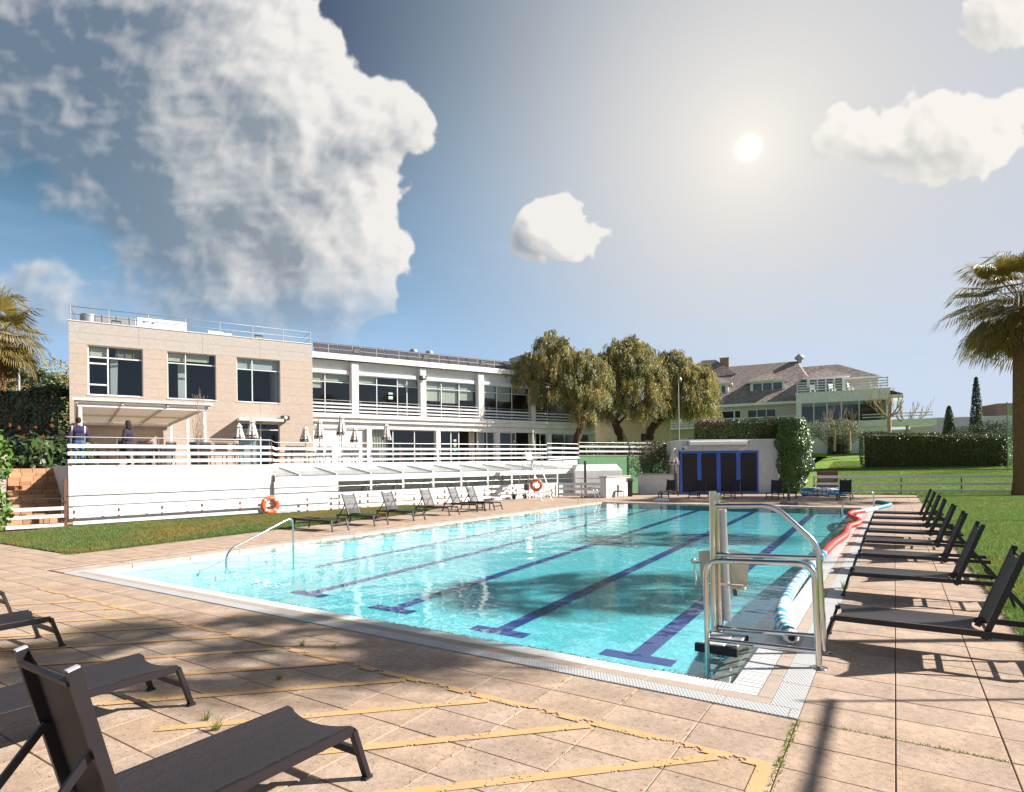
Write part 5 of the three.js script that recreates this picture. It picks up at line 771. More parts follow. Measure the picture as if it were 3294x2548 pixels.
// parasol bases
function umbBase(label, x, z, mat, h) { const t = thing('parasol_base', label, 'parasol base', [x, 0, z]); put('base_dome', new GB().lathe([[0.001, 0], [0.42, 0], [0.44, 0.04], [0.4, 0.1], [0.22, 0.17], [0.06, 0.2]], 0, 0, 22), mat, t); put('tube', new GB().tube([[0, 0.18, 0], [-0.02, h, 0]], 0.05, 12), M.darkMetal, t); put('screw_knob', new GB().tube([[0.04, h * 0.8, 0], [0.13, h * 0.8, 0]], 0.02, 8), M.darkMetal, t); }
umbBase('dark parasol base with tube at the far pool edge', -4.4, -32.07, M.pot, 0.85); umbBase('white parasol base near the far left pool corner', -11.04, -32.6, M.whiteStone, 0.55);
// ---------------------------------------------------------------- gate, steps and small walls
{ const a = [-25.66, -7.69], b = [-25.16, -9.22], l = Math.hypot(b[0] - a[0], b[1] - a[1]), ry = dirY(b[0] - a[0], b[1] - a[1]);
  slatFence('stair_gate', 'white slat gate at the foot of the brick steps', [a[0], 0, a[1]], ry, l, [0.72, 0.45, 0.12], 1.07, [0.02, l - 0.05], { slatH: 0.125, railMat: M.darkMetal });
  const t = thing('brick_steps', 'brick steps climbing beside the tall white wall', 'steps', [a[0], 0, a[1]], ry), r = rng(52);
  for (let k = 0; k < 13; k++) { let x = 0.0; while (x < l + 0.42) { const w = Math.min(0.34 + r() * 0.12, l + 0.5 - x); put('brick', new GB().bbox(x + 0.005, k * 0.168, -0.7 - k * 0.3, x + w - 0.005, (k + 1) * 0.168, -0.4 - k * 0.3, 0.012, r() * 5, r() * 5), M.brick[Math.floor(r() * 4)], t); x += w; } put('step_core', new GB().box(0, -0.05, -0.75 - k * 0.3, l + 0.5, k * 0.168 + 0.11, -0.41 - k * 0.3), M.joint, t); }
  put('string_wall', new GB().at(MX(0, 0, 0)).quad([-0.02, 0, -0.35], [-0.02, 0, -4.6], [-0.02, 2.75, -4.6], [-0.02, 0.75, -0.35]).quad([-0.22, 0.75, -0.35], [-0.02, 0.75, -0.35], [-0.02, 2.75, -4.6], [-0.22, 2.75, -4.6]).quad([-0.22, 0, -0.35], [-0.02, 0, -0.35], [-0.02, 0.75, -0.35], [-0.22, 0.75, -0.35]), M.strip, t);
  put('stair_rail', new GB().tube([[-0.3, 0.2, -0.35], [-0.32, 1.25, -0.4], [-0.32, 3.3, -4.4]], 0.026, 8), M.darkMetal, t);
  const g = thing('gate_post', 'dark brown gate post between the steps and the white wall', 'post', [F0[0] - 0.06, 0, F0[1] + 0.04], FRY); put('post_body', new GB().bbox(-0.05, 0, -0.05, 0.05, 1.78, 0.05, 0.006), M.brown, g); put('hinge', new GB().box(-0.07, 0.9, 0.05, 0.02, 0.98, 0.065).box(-0.07, 0.3, 0.05, 0.02, 0.38, 0.065), M.darkMetal, g); }
{ const a = [-19.2, -35.5], b = [-15.72, -34.95], l = Math.hypot(b[0] - a[0], b[1] - a[1]); slatFence('pool_gate', 'white slat gate between the lawn fence and the low wall', [a[0], 0, a[1]], dirY(b[0] - a[0], b[1] - a[1]), l, [0.86, 0.54, 0.16], 1.23, [0.05, l * 0.55, l - 0.06], { slatH: 0.17, postMat: M.darkMetal }); const p = thing('gate_pole', 'tall dark pole standing at the slat gate', 'pole', [-17.0, 0, -35.2]); put('pole_shaft', new GB().bbox(-0.06, 0, -0.06, 0.06, 2.36, 0.06, 0.006), M.darkMetal, p); put('pole_cap', new GB().box(-0.07, 2.362, -0.07, 0.07, 2.38, 0.07), M.galv, p); }
{ const a = [-18.54, -36.83], b = [-16.01, -39.05], l = Math.hypot(b[0] - a[0], b[1] - a[1]), t = thing('bulkhead', 'white rendered bulkhead with chamfered top behind the gate', 'bulkhead', [a[0], 0, a[1]], dirY(b[0] - a[0], b[1] - a[1]));
  const bk = (x0, x1, c0, c1) => { const g = new GB(); g.quad([x0, 0, 0], [x1, 0, 0], [x1, 1.72, 0], [x0, 1.72, 0]); g.quad([x0, 1.72, 0], [x1, 1.72, 0], [x1 - c1, 2.15, -0.35], [x0 + c0, 2.15, -0.35]); g.quad([x0 + c0, 2.15, -0.35], [x1 - c1, 2.15, -0.35], [x1 - c1, 2.15, -1.6], [x0 + c0, 2.15, -1.6]); g.quad([x1, 0, 0], [x1, 0, -1.6], [x1, 1.72, -1.6], [x1, 1.72, 0]); g.quad([x1, 1.72, 0], [x1, 1.72, -1.6], [x1 - c1, 2.15, -1.6], [x1 - c1, 2.15, -0.35]); g.quad([x0, 0, -1.6], [x0, 0, 0], [x0, 1.72, 0], [x0, 1.72, -1.6]); g.quad([x0, 1.72, -1.6], [x0, 1.72, 0], [x0 + c0, 2.15, -0.35], [x0 + c0, 2.15, -1.6]); return g; };
  put('panel', bk(0, l * 0.58 - 0.006, 0.25, 0), M.whiteStone, t); put('panel', bk(l * 0.58 + 0.006, l, 0, 0.3), M.whiteStone, t); }
{ const t = thing('low_wall', 'low white wall with weathered cap beside the slat gate', 'wall'); put('wall_body', new GB().bbox(-15.68, 0, -38.6, -15.25, 1.3, -34.6, 0.01), M.whiteWall, t); put('wall_cap', new GB().bbox(-15.74, 1.3, -38.6, -15.19, 1.37, -34.54, 0.01), M.strip, t);
  const u = thing('planter_wall', 'deep white planter wall with dark cap beside the hut', 'wall'); put('wall_body', new GB().bbox(-15.5, 0, -43.2, -12.9, 1.36, -40.7, 0.01), M.whiteWall, u); put('wall_cap', new GB().bbox(-15.56, 1.36, -43.2, -12.85, 1.46, -40.63, 0.012), M.strip, u);
  const s = thing('notice_stand', 'dark notice stand with tilted panel in front of the low wall', 'notice stand', [-14.6, 0, -36.9], 0.4); put('stand_post', new GB().bbox(-0.16, 0, -0.05, 0.16, 1.05, 0.05, 0.01), M.darkMetal, s); put('tilted_panel', new GB().at(MX(0, 1.1, 0.03, 0, -0.6)).bbox(-0.24, -0.02, -0.22, 0.24, 0.02, 0.22, 0.01), M.galv, s); }
slatFence('far_fence', 'weathered slat fence at the edge of the sloping lawn', [-4.6, 0, -44.0], dirY(0.987, -0.16), 11.8, [1.12, 0.67, 0.24], 1.53, [0.1, 1.9, 5.0, 8.12, 11.6], { slatH: 0.16, postMat: M.darkMetal, railMat: M.darkMetal, cuts: [0, 5, 8.12, 11.8], slatMat: std({ color: rgb(0.7, 0.68, 0.67), map: noiseFine, roughness: 0.8 }) });
{ const t = thing('timber_bin', 'dark timber panel standing behind the fence beside the ivy', 'timber panel', [-4.4, 0, -44.6], dirY(0.987, -0.16)); for (let k = 0; k < 5; k++) put('board', new GB().bbox(0, 0.05 + k * 0.29, 0, 1.25, 0.32 + k * 0.29, 0.05, 0.006, k, k), M.brown, t); put('upright', new GB().box(1.1, 0, -0.06, 1.2, 1.5, 0), M.brown, t); }
// ---------------------------------------------------------------- the blue doored hut
{
  const D = [0.81, -0.5864], t = thing('pool_hut', 'white flat roofed hut with four blue framed louvred doors', 'hut', [-12.4, 0, -40.55], dirY(...D)), L = 6.95, H = 3.7;
  put('front_wall', new GB().box(5.54, 0, -0.2, L, 2.98, 0), M.hutWall, t); put('lintel_wall', new GB().box(-0.02, 2.98, -0.2, L, H, 0), M.hutWall, t); put('side_wall', new GB().box(-0.02, 0, -2.8, 0.01, H, -0.2), M.hutWall, t); put('side_wall', new GB().box(L - 0.2, 0, -2.8, L, H, -0.2), M.hutWall, t); put('roof', new GB().box(-0.05, H, -2.9, L + 0.05, H + 0.06, 0.04), M.whiteStone, t); put('rear_wall', new GB().box(0, 0, -2.9, L, H, -2.8), M.hutWall, t);
  const fr = [[0.01, 0.15], [1.21, 1.345], [1.355, 1.49], [2.57, 2.7], [2.71, 2.84], [3.96, 4.1], [4.11, 4.25], [5.4, 5.53]];
  for (let k = 0; k < 4; k++) { const d = new THREE.Group(); d.name = 'door'; t.add(d); const x0 = fr[k * 2][1], x1 = fr[k * 2 + 1][0]; put('door_frame', new GB().bbox(fr[k * 2][0], 0.06, -0.08, fr[k * 2][1], 2.97, 0.02, 0.006).bbox(fr[k * 2 + 1][0], 0.06, -0.08, fr[k * 2 + 1][1], 2.97, 0.02, 0.006).bbox(x0, 2.82, -0.08, x1, 2.97, 0.02, 0.006).bbox(x0, 0.06, -0.08, x1, 0.17, 0.02, 0.006), M.blue, d); const b = new GB(); for (let y = 0.2; y < 2.8; y += 0.055) b.at(MX(0, y, -0.03, 0, 0.6)).box(x0, -0.03, -0.006, x1, 0.03, 0.006); put('louvre_slats', b, M.louvre, d).userData.kind = 'stuff'; put('backing', new GB().box(x0, 0.17, -0.1, x1, 2.82, -0.085), M.louvre, d); }
  put('threshold', new GB().box(0, 0, -0.1, 5.54, 0.058, 0.03), M.concrete, t);
  const aw = put('awning_case', new GB().at(MX(0, 3.53, 0.14)).bbox(0.6, -0.1, -0.13, 4.75, 0.13, 0.13, 0.05), M.white, t); put('end_cap', new GB().box(4.75, 3.38, 0.0, 4.83, 3.68, 0.28).box(0.53, 3.38, 0.0, 0.6, 3.68, 0.28), M.galv, aw); put('front_bar', new GB().box(0.6, 3.36, 0.24, 4.75, 3.42, 0.3), M.capWhite, aw);
  const cm = put('camera_box', new GB().bbox(0.28, 3.15, 0.002, 0.5, 3.34, 0.14, 0.02), M.plastic, t); put('camera_lens', new GB().tube([[0.2, 3.12, 0.05], [0.2, 3.12, 0.2]], 0.06, 10), M.darkMetal, cm);
}
// lamp post behind the hut, and one outside the picture on the right whose shadow falls on the near paving
{ const t = thing('lamp_post', 'slim lamp post rising behind the left end of the hut', 'lamp post', [-14.02, 2.6, -45.7]); put('shaft', new GB().tube([[0, 0, 0], [0, 5.9, 0]], (u) => 0.05 - 0.015 * u, 8), M.galv, t); put('lamp_head', new GB().lathe([[0.001, 5.85], [0.12, 5.9], [0.16, 6.05], [0.1, 6.2], [0.001, 6.24]], 0.12, 0, 12), M.galv, t);
  const s = thing('lamp_post', 'lamp post with a thick side arm beside the right lawn', 'lamp post', [4.51, 0, -8.68]); put('shaft', new GB().tube([[0, 0, 0], [0, 4.0, 0]], 0.022, 8), M.galv, s); put('side_arm', new GB().tube([[0, 3.82, -0.05], [0.05, 3.84, 3.6]], 0.036, 10), M.galv, s); put('lamp_head', new GB().box(-0.08, 3.74, 3.5, 0.18, 3.9, 4.1), M.galv, s); }
// ---------------------------------------------------------------- foliage tools
const cw = (lat, d) => [-0.5417 * d + 0.8406 * lat, -0.8406 * d - 0.5417 * lat], CRY = dirY(0.8406, -0.5417);
class Leaves {
  constructor(n) { this.p = new Float32Array(n * 12); this.n = new Float32Array(n * 12); this.c = new Float32Array(n * 12); this.k = 0; this.max = n; }
  add(x, y, z, ax, ay, az, nx, ny, nz, l, w, r, g, b) {      // a rhombic leaf: axis a (unit), facing n
    if (this.k >= this.max) return; let sx = ay * nz - az * ny, sy = az * nx - ax * nz, sz = ax * ny - ay * nx; const q = Math.hypot(sx, sy, sz) || 1; sx *= w / 2 / q; sy *= w / 2 / q; sz *= w / 2 / q;
    const o = this.k++ * 12, m = 0.45, P = this.p;
    P[o] = x; P[o + 1] = y; P[o + 2] = z; P[o + 3] = x + ax * l * m + sx; P[o + 4] = y + ay * l * m + sy; P[o + 5] = z + az * l * m + sz; P[o + 6] = x + ax * l; P[o + 7] = y + ay * l; P[o + 8] = z + az * l; P[o + 9] = x + ax * l * m - sx; P[o + 10] = y + ay * l * m - sy; P[o + 11] = z + az * l * m - sz;
    for (let s = 0; s < 4; s++) { this.n[o + s * 3] = nx; this.n[o + s * 3 + 1] = ny; this.n[o + s * 3 + 2] = nz; this.c[o + s * 3] = r; this.c[o + s * 3 + 1] = g; this.c[o + s * 3 + 2] = b; }
  }
  geo() {
    const g = new THREE.BufferGeometry(), n = this.k, i = new Uint32Array(n * 6); for (let k = 0; k < n; k++) i.set([k * 4, k * 4 + 1, k * 4 + 2, k * 4, k * 4 + 2, k * 4 + 3], k * 6);
    g.setAttribute('position', new THREE.BufferAttribute(this.p.slice(0, n * 12), 3)); g.setAttribute('normal', new THREE.BufferAttribute(this.n.slice(0, n * 12), 3)); g.setAttribute('color', new THREE.BufferAttribute(this.c.slice(0, n * 12), 3)); g.setAttribute('uv', new THREE.BufferAttribute(new Float32Array(n * 8), 2)); g.setIndex(new THREE.BufferAttribute(i, 1)); return g;
  }
}
const uvec = (r) => { const z = r() * 2 - 1, a = r() * 6.2832, s = Math.sqrt(1 - z * z); return [Math.cos(a) * s, z, Math.sin(a) * s]; };
function tint(r, v, warm = 0.25) { const k = 1 - v / 2 + r() * v, w = (r() - 0.5) * warm; return [k * (1 + w), k * (1 + w * 0.3), k * (1 - w)]; }
function leafAt(L, r, x, y, z, nx, ny, nz, size, spread, v, warm) {          // a leaf that roughly faces (nx, ny, nz)
  const u = uvec(r); let a = nx + u[0] * spread, b = ny + u[1] * spread, c = nz + u[2] * spread, q = Math.hypot(a, b, c) || 1; a /= q; b /= q; c /= q;
  const w = uvec(r); let d = w[0] - a * (w[0] * a + w[1] * b + w[2] * c), e = w[1] - b * (w[0] * a + w[1] * b + w[2] * c), f = w[2] - c * (w[0] * a + w[1] * b + w[2] * c); q = Math.hypot(d, e, f) || 1; const t = tint(r, v, warm), s = size * (0.7 + r() * 0.6);
  L.add(x, y, z, d / q, e / q, f / q, a, b, c, s, s * 0.62, t[0], t[1], t[2]);
}
function branch(b, r, pts, r0, r1, seg = 7) { b.tube(pts, (t) => lerp(r0, r1, t), seg); }
// ---------------------------------------------------------------- the three pepper trees
function pepper(label, lat, d, y0, trunk, lobes, seed, n) {
  const [x, z] = cw(lat, d), t = thing('pepper_tree', label, 'tree', [x, 0, z], CRY, 'pepper trees on the upper terrace'), r = rng(seed), tb = new GB();
  for (const [pts, a, b] of trunk) { const P = new THREE.CatmullRomCurve3(pts.map((q) => V3(...q))).getPoints(14); P.forEach((q, k) => { q.x += (r() - 0.5) * 0.05; q.z += (r() - 0.5) * 0.05; }); tb.tube(P, (u) => lerp(a, b, u) * (1 + 0.12 * Math.sin(u * 23)), 10); }
  const hub = trunk.map((q) => q[0][q[0].length - 1]); const L = new Leaves(n * 22);
  for (const [cx, cy, rx, ry] of lobes) { let best = hub[0]; for (const h of hub) if (Math.hypot(h[0] - cx, h[1] - cy) < Math.hypot(best[0] - cx, best[1] - cy)) best = h; const zz = (r() - 0.5) * rx; tb.tube(new THREE.CatmullRomCurve3([V3(...best), V3(lerp(best[0], cx, 0.5) + (r() - 0.5) * 0.4, lerp(best[1], cy, 0.6), zz * 0.5), V3(cx, cy + ry * 0.3, zz)]).getPoints(8), (u) => lerp(0.075, 0.02, u), 6); for (let k = 0; k < 5; k++) { const u = uvec(r); tb.tube([[cx, cy + ry * 0.2, zz], [cx + u[0] * rx * 0.5, cy + Math.abs(u[1]) * ry * 0.5 + ry * 0.2, zz + u[2] * rx * 0.5], [cx + u[0] * rx * 0.9, cy + Math.abs(u[1]) * ry * 0.6, zz + u[2] * rx * 0.9]], (q) => 0.02 * (1 - q * 0.7), 4, false); } }
  put('trunk', tb, M.bark, t);
  const tot = lobes.reduce((s, l) => s + l[2] * l[3], 0);
  for (const [cx, cy, rx, ry] of lobes) {
    const m = Math.round(n * rx * ry / tot / 7);
    for (let k = 0; k < m; k++) {
      const u = uvec(r); if (u[1] < -0.5) u[1] *= -0.6; const q = 0.45 + 0.62 * Math.sqrt(r()), bx = cx + u[0] * rx * q, by = cy + u[1] * ry * q + 0.2, bz = u[2] * rx * 1.1 * q, tt = tint(r, 0.55, 0.5), out = 0.25 + r() * 0.5;
      for (let j = 0; j < 7; j++) {                            // a spray of hanging twigs
        let px = bx + (r() - 0.5) * 0.42, py = by + (r() - 0.5) * 0.3, pz = bz + (r() - 0.5) * 0.42; const len = 0.5 + r() * r() * 2.0, st = 17, dx = u[0] * out + (r() - 0.5) * 0.3, dz = u[2] * out + (r() - 0.5) * 0.3;
        for (let s = 0; s < st; s++) {
          const w = s / st, fall = len / st; px += dx * fall * (1 - w); pz += dz * fall * (1 - w); py -= fall * (-0.15 + 1.5 * w); if (py < y0 + 1.4) break;
          const a = r() * 6.28, ax = Math.cos(a) * 0.5, az = Math.sin(a) * 0.5, ay = -0.85, l = Math.hypot(ax, ay, az), nv = uvec(r), v = 0.8 + r() * 0.4;
          L.add(px, py, pz, ax / l, ay / l, az / l, nv[0], Math.abs(nv[1]) * 0.5 + 0.1, nv[2], 0.14 + r() * 0.12, 0.03 + r() * 0.02, tt[0] * v, tt[1] * v, tt[2] * v);
        }
      }
    }
  }
  put('crown', L.geo(), M.pepper, t); return t;
}
pepper('left pepper tree with leaning trunk in front of the white wing', 5.08, 46, 3.2, [[[[-0.3, 2.3, 0], [-0.1, 3.61, 0], [0.1, 4.54, 0], [0.32, 5.0, 0]], 0.34, 0.26], [[[0.32, 4.95, 0], [0.08, 5.83, 0.1], [-0.28, 6.49, 0.1], [-0.65, 7.33, 0], [-1.12, 8.1, -0.1]], 0.2, 0.1], [[[0.34, 4.95, 0], [0.55, 5.5, -0.2], [0.66, 6.4, -0.3], [0.6, 7.6, -0.4]], 0.17, 0.07]],
  [[-2.23, 11.05, 0.83, 1.02], [-1.21, 11.04, 0.93, 0.93], [-3.16, 9.86, 1.11, 1.2], [-1.77, 9.38, 1.58, 1.58], [-0.28, 9.82, 1.3, 1.11], [0.55, 9.81, 1.02, 1.2], [-3.9, 8.57, 0.83, 1.02], [-0.28, 8.06, 1.39, 1.39], [0.83, 7.68, 1.02, 1.58], [-4.27, 9.41, 0.74, 0.74], [-2.32, 7.35, 1.2, 1.2], [0.64, 6.2, 0.83, 1.02], [-2.0, 11.88, 0.46, 0.56], [1.7, 8.9, 0.9, 1.3], [1.5, 7.2, 0.7, 1.2]], 21, 5600);
pepper('middle and tallest of the three pepper trees', 8.8, 49, 3.4, [[[[0.6, 2.6, 0], [0.36, 4.07, 0], [0.16, 4.66, 0], [-0.13, 5.26, 0], [-0.25, 5.85, 0]], 0.4, 0.3], [[[-0.25, 5.7, 0], [0.1, 6.6, 0.1], [0.5, 8, 0.2]], 0.2, 0.08], [[[-0.25, 5.7, 0], [-0.6, 6.4, -0.2], [-0.9, 7.6, -0.3]], 0.15, 0.06], [[[-0.2, 5.4, 0], [0.5, 6.0, 0.2], [1.4, 7.2, 0.3]], 0.14, 0.06]],
  [[0.36, 11.57, 1.09, 0.89], [1.35, 11.66, 0.89, 0.89], [-0.53, 10.4, 1.09, 1.28], [0.85, 10.08, 1.68, 1.68], [2.14, 10.07, 1.09, 1.68], [-0.13, 8.42, 1.48, 1.68], [1.64, 8.0, 1.58, 1.68], [-1.12, 7.64, 1.09, 1.68], [-1.52, 6.07, 0.89, 0.89], [0.36, 6.44, 1.28, 0.99], [2.33, 6.61, 1.09, 1.09], [3.2, 9.0, 0.8, 1.3], [3.1, 7.4, 0.8, 1.3]], 22, 6600);
pepper('right pepper tree beside the brown roofed house', 12.1, 51, 3.4, [[[[-0.5, 2.6, 0], [-0.3, 4.43, 0], [-0.1, 5.15, 0], [0.31, 5.6, 0]], 0.42, 0.32], [[[0.2, 5.5, 0], [0.93, 6.06, 0.1], [1.55, 6.8, 0.1], [2.2, 8, 0]], 0.25, 0.08], [[[0.2, 5.5, 0], [0.6, 6.8, -0.2], [1.0, 8.4, -0.2]], 0.2, 0.07], [[[1.5, 6.7, 0.1], [2.6, 7.1, 0.3], [3.6, 7.8, 0.3]], 0.12, 0.05]],
  [[1.75, 10.98, 1.13, 0.82], [1.24, 9.86, 1.23, 1.44], [2.68, 9.84, 1.34, 1.23], [3.91, 9.42, 1.23, 1.23], [4.53, 8.18, 0.92, 1.54], [3.09, 7.78, 1.75, 1.54], [1.34, 7.8, 1.13, 1.54], [4.12, 6.64, 1.34, 1.03], [2.27, 6.35, 1.44, 0.82], [0.42, 8.84, 0.62, 1.54], [0.11, 6.59, 1.03, 0.82]], 23, 6600);
// ---------------------------------------------------------------- clipped hedges: leaves over an added bark-coloured core that blocks light
function hedge(name, label, pos, ry, x0, x1, y0f, y1f, zd, mat, leaf, dens, seed, o = {}) {
  const t = thing(name, label, o.cat || 'hedge', pos, ry), r = rng(seed), len = x1 - x0, area = len * 3 + len * zd + 2 * zd * 3, n = Math.round(area * dens), L = new Leaves(n);
  const bul = (x, y) => (fbm(x * 0.9 + seed, y * 0.9, 3, 0, seed) - 0.5) * (o.rough ?? 0.5);
  for (let k = 0; k < n; k++) {
    const q = r() * area; let x, y, z, nx = 0, ny = 0, nz = 0; const xx = lerp(x0, x1, r()), a = y0f(xx), b = y1f(xx);
    if (q < len * 3) { x = xx; y = lerp(a, b, r()); z = zd / 2; nz = 1; } else if (q < len * 3 + len * zd) { x = xx; y = b; z = (r() - 0.5) * zd; ny = 1; } else { const s = r() < 0.5; x = s ? x0 : x1; nx = s ? -1 : 1; y = lerp(y0f(x), y1f(x), r()); z = (r() - 0.5) * zd; }
    const e = bul(x + z, y + z * 0.7) - r() * r() * 0.22; x += nx * e; y += ny * e; z += nz * e;
    leafAt(L, r, x, y, z, nx, ny + 0.25, nz, leaf, 0.8, 0.6, 0.3);
  }
  if (o.sprigs) for (let k = 0; k < o.sprigs; k++) { const x = lerp(x0, x1, r()), y = y1f(x), z = (r() - 0.5) * zd, h = 0.1 + r() * 0.35; for (let s = 0; s < 7; s++) leafAt(L, r, x + (r() - 0.5) * 0.16, y + h * s / 7, z + (r() - 0.5) * 0.16, 0, 1, 0.3, leaf, 1, 0.5, 0.3); }
  put('foliage', L.geo(), mat, t);
  put('light_block_core', new GB().grid(16, 1, (u, v) => { const x = lerp(x0 + 0.25, x1 - 0.25, u); return [x, v ? y1f(x) - 0.28 : y0f(x), zd / 2 - 0.28]; }).grid(16, 1, (u, v) => { const x = lerp(x0 + 0.25, x1 - 0.25, u); return [x, y1f(x) - 0.28, v ? -zd / 2 : zd / 2 - 0.28]; }), M.bark, t);  // unseen sheets added to stop light passing through the foliage
  return t;
}
hedge('tall_hedge', 'long dark clipped hedge on the sloping lawn', [-2.49, 0, -60.9], dirY(10.23, -0.64), 0, 10.3, () => 1.3, (x) => 4.68 - 0.045 * x + (x > 5.6 ? -0.12 : 0), 2.2, M.hedge, 0.11, 260, 61, { rough: 0.55, sprigs: 120 });
hedge('red_hedge', 'red tipped hedge behind the ivy covered hut end', [-6.15, 0, -74.9], dirY(2.99, -1.92), 0, 3.8, () => 2.8, () => 4.85, 1.2, M.hedge, 0.13, 180, 62, { rough: 0.3 });
{ const t = scene.getObjectByName('red_hedge'), r = rng(3), L = new Leaves(2200); for (let k = 0; k < 2200; k++) leafAt(L, r, 3.8 * r(), 4.75 + r() * 0.35 - (r() < 0.25 ? r() * 0.9 : 0), 0.62 - r() * 1.1, 0, 1, 0.4, 0.14, 0.9, 0.5, 0.1); put('red_shoots', L.geo(), M.red, t); }
{ const p = cw(13.54, 43.6), q = cw(20.2, 42.6), l = Math.hypot(q[0] - p[0], q[1] - p[1]);
  const t = hedge('hut_hedge', 'dark clipped hedge above the flat roof of the hut', [p[0], 0, p[1]], dirY(q[0] - p[0], q[1] - p[1]), 0, l, () => 3.6, (x) => 5.15 + 0.03 * x, 1.6, M.hedge, 0.1, 330, 63, { rough: 0.35, sprigs: 160 });
  const r = rng(33), L = new Leaves(240); for (let k = 0; k < 240; k++) leafAt(L, r, r() ** 1.6 * 2.2, 4.65 + Math.sqrt(r()) * 0.55, 0.85, 0, 0.5, 1, 0.11, 0.8, 0.5, 0.1); put('red_shoots', L.geo(), M.red, t); }
{ // ivy pouring over the right end of the hut
  const t = thing('ivy', 'glossy green ivy pouring over the right end of the hut', 'ivy', [-12.4, 0, -40.55], dirY(0.86, -0.51)), r = rng(88), N = 16000, L = new Leaves(N);
  const cx = (y) => 7.95 + 0.1 * Math.sin(y * 1.3) + (y < 1.6 ? -0.28 * (1.6 - y) : 0), hw = (y) => (y < 1.6 ? 0.72 + 0.24 * y : y > 4.2 ? 1.15 - (y - 4.2) * 0.55 : 1.15) + 0.1 * Math.sin(y * 4.1);
  for (let k = 0; k < N; k++) { const y = 5.15 * Math.pow(r(), 0.85) + 0.02, a = r() * 6.283, w = hw(y) * (1 + 0.22 * (fbm(a * 1.5, y * 1.4, 3, 0, 5) - 0.5)), q = 1 - r() * r() * 0.16, x = cx(y) + Math.cos(a) * w * q, z = -0.55 + Math.sin(a) * w * 0.95 * q; const top = y > 4.6 ? 1.2 : 0.15; leafAt(L, r, x, y, z, Math.cos(a), top, Math.sin(a), 0.12, 0.65, 0.55, 0.25); }
  for (let k = 0; k < 1500; k++) { const a = r() * 6.28, q = Math.sqrt(r()); leafAt(L, r, 7.95 + Math.cos(a) * 0.9 * q, 5.0 + (1 - q) * 0.32 + r() * 0.15, -0.55 + Math.sin(a) * 0.9 * q, 0, 1, 0.2, 0.12, 0.7, 0.5, 0.25); }
  put('foliage', L.geo(), M.ivy, t); put('light_block_core', new GB().lathe([[0.5, 0], [0.75, 1.6], [0.85, 4.2], [0.5, 4.9], [0.001, 5.0]], 7.9, -0.55, 14), M.bark, t);  // the same added light-blocking core, inside the ivy
}
// upper ground behind the retaining walls
structure('upper_ground', new GB().quad([GW0[0], 2.72, GW0[1]], [GW1[0], 2.72, GW1[1]], [-16, 2.72, -84], [-70, 2.72, -84], [0, 0, 30, 30]).quad([GW0[0], 2.72, GW0[1]], [-70, 2.72, -84], [-70, 2.72, -30], [-21, 2.72, -39.5], [0, 0, 30, 30]).quad([GW1[0], 2.74, GW1[1]], [-4.2, 2.74, -46.2], [-7, 2.74, -84], [-16, 2.74, -84]).quad([-12.9, 2.6, -43.4], [-5.4, 2.6, -45.9], [-4.4, 2.6, -50], [-13, 2.6, -48]), M.grass);
hedge('terrace_hedge', 'low dark hedge around the pepper tree trunks', [-20.0, 0, -40.6], dirY(4.9, -8.4), 0.2, 8.6, () => 2.7, (x) => 3.85 + 0.02 * x, 1.0, M.hedge, 0.1, 200, 64, { rough: 0.25 });
{ const p = cw(12.4, 47.2); const q = cw(14.3, 47.4); hedge('sunlit_hedge', 'bright sunlit box hedge beside the right pepper tree trunk', [p[0], 0, p[1]], dirY(q[0] - p[0], q[1] - p[1]), -1.2, 1.7, () => 2.7, () => 3.95, 1.0, M.ivy, 0.1, 260, 65, { rough: 0.2 }); }
// ---------------------------------------------------------------- loose shrubs
function shrub(name, label, pos, blobs, mat, leaf, n, seed, cat = 'shrub', stems = true) {
  const t = thing(name, label, cat, pos, CRY), r = rng(seed), L = new Leaves(n), tot = blobs.reduce((s, b) => s + b[3] * b[4], 0);
  for (const [bx, by, bz, rx, ry] of blobs) { const m = Math.round(n * rx * ry / tot); for (let k = 0; k < m; k++) { const u = uvec(r), q = 0.7 + 0.32 * Math.sqrt(r()) + 0.3 * (fbm(u[0] * 2 + bx, u[1] * 2 + by, 3, 0, seed) - 0.5); leafAt(L, r, bx + u[0] * rx * q, Math.max(0.03, by + u[1] * ry * q), bz + u[2] * rx * q, u[0], u[1] + 0.3, u[2], leaf, 0.9, 0.6, 0.3); } }
  put('foliage', L.geo(), mat, t);
  if (stems) { const b = new GB(); for (const [bx, by, bz, rx] of blobs) b.tube([[bx * 0.3, 0, bz * 0.3], [bx * 0.7, by * 0.5, bz * 0.7], [bx, by, bz]], (u) => 0.05 * (1 - u * 0.6), 6); put('stems', b, M.bark, t); }
  return t;
}
{ const p = cw(-16.9, 18.6); const t = shrub('leafy_bush', 'bright green leafy bush at the left picture edge', [p[0], 0, p[1]], [[0.2, 0.9, 0, 0.75, 0.9], [0.35, 2.4, 0, 0.75, 0.75], [0.0, 3.1, 0, 0.7, 0.62], [-0.6, 1.8, 0, 0.9, 1.4], [0.15, 1.6, 0.2, 0.5, 0.5]], M.shrub, 0.16, 5200, 71, 'bush'); }
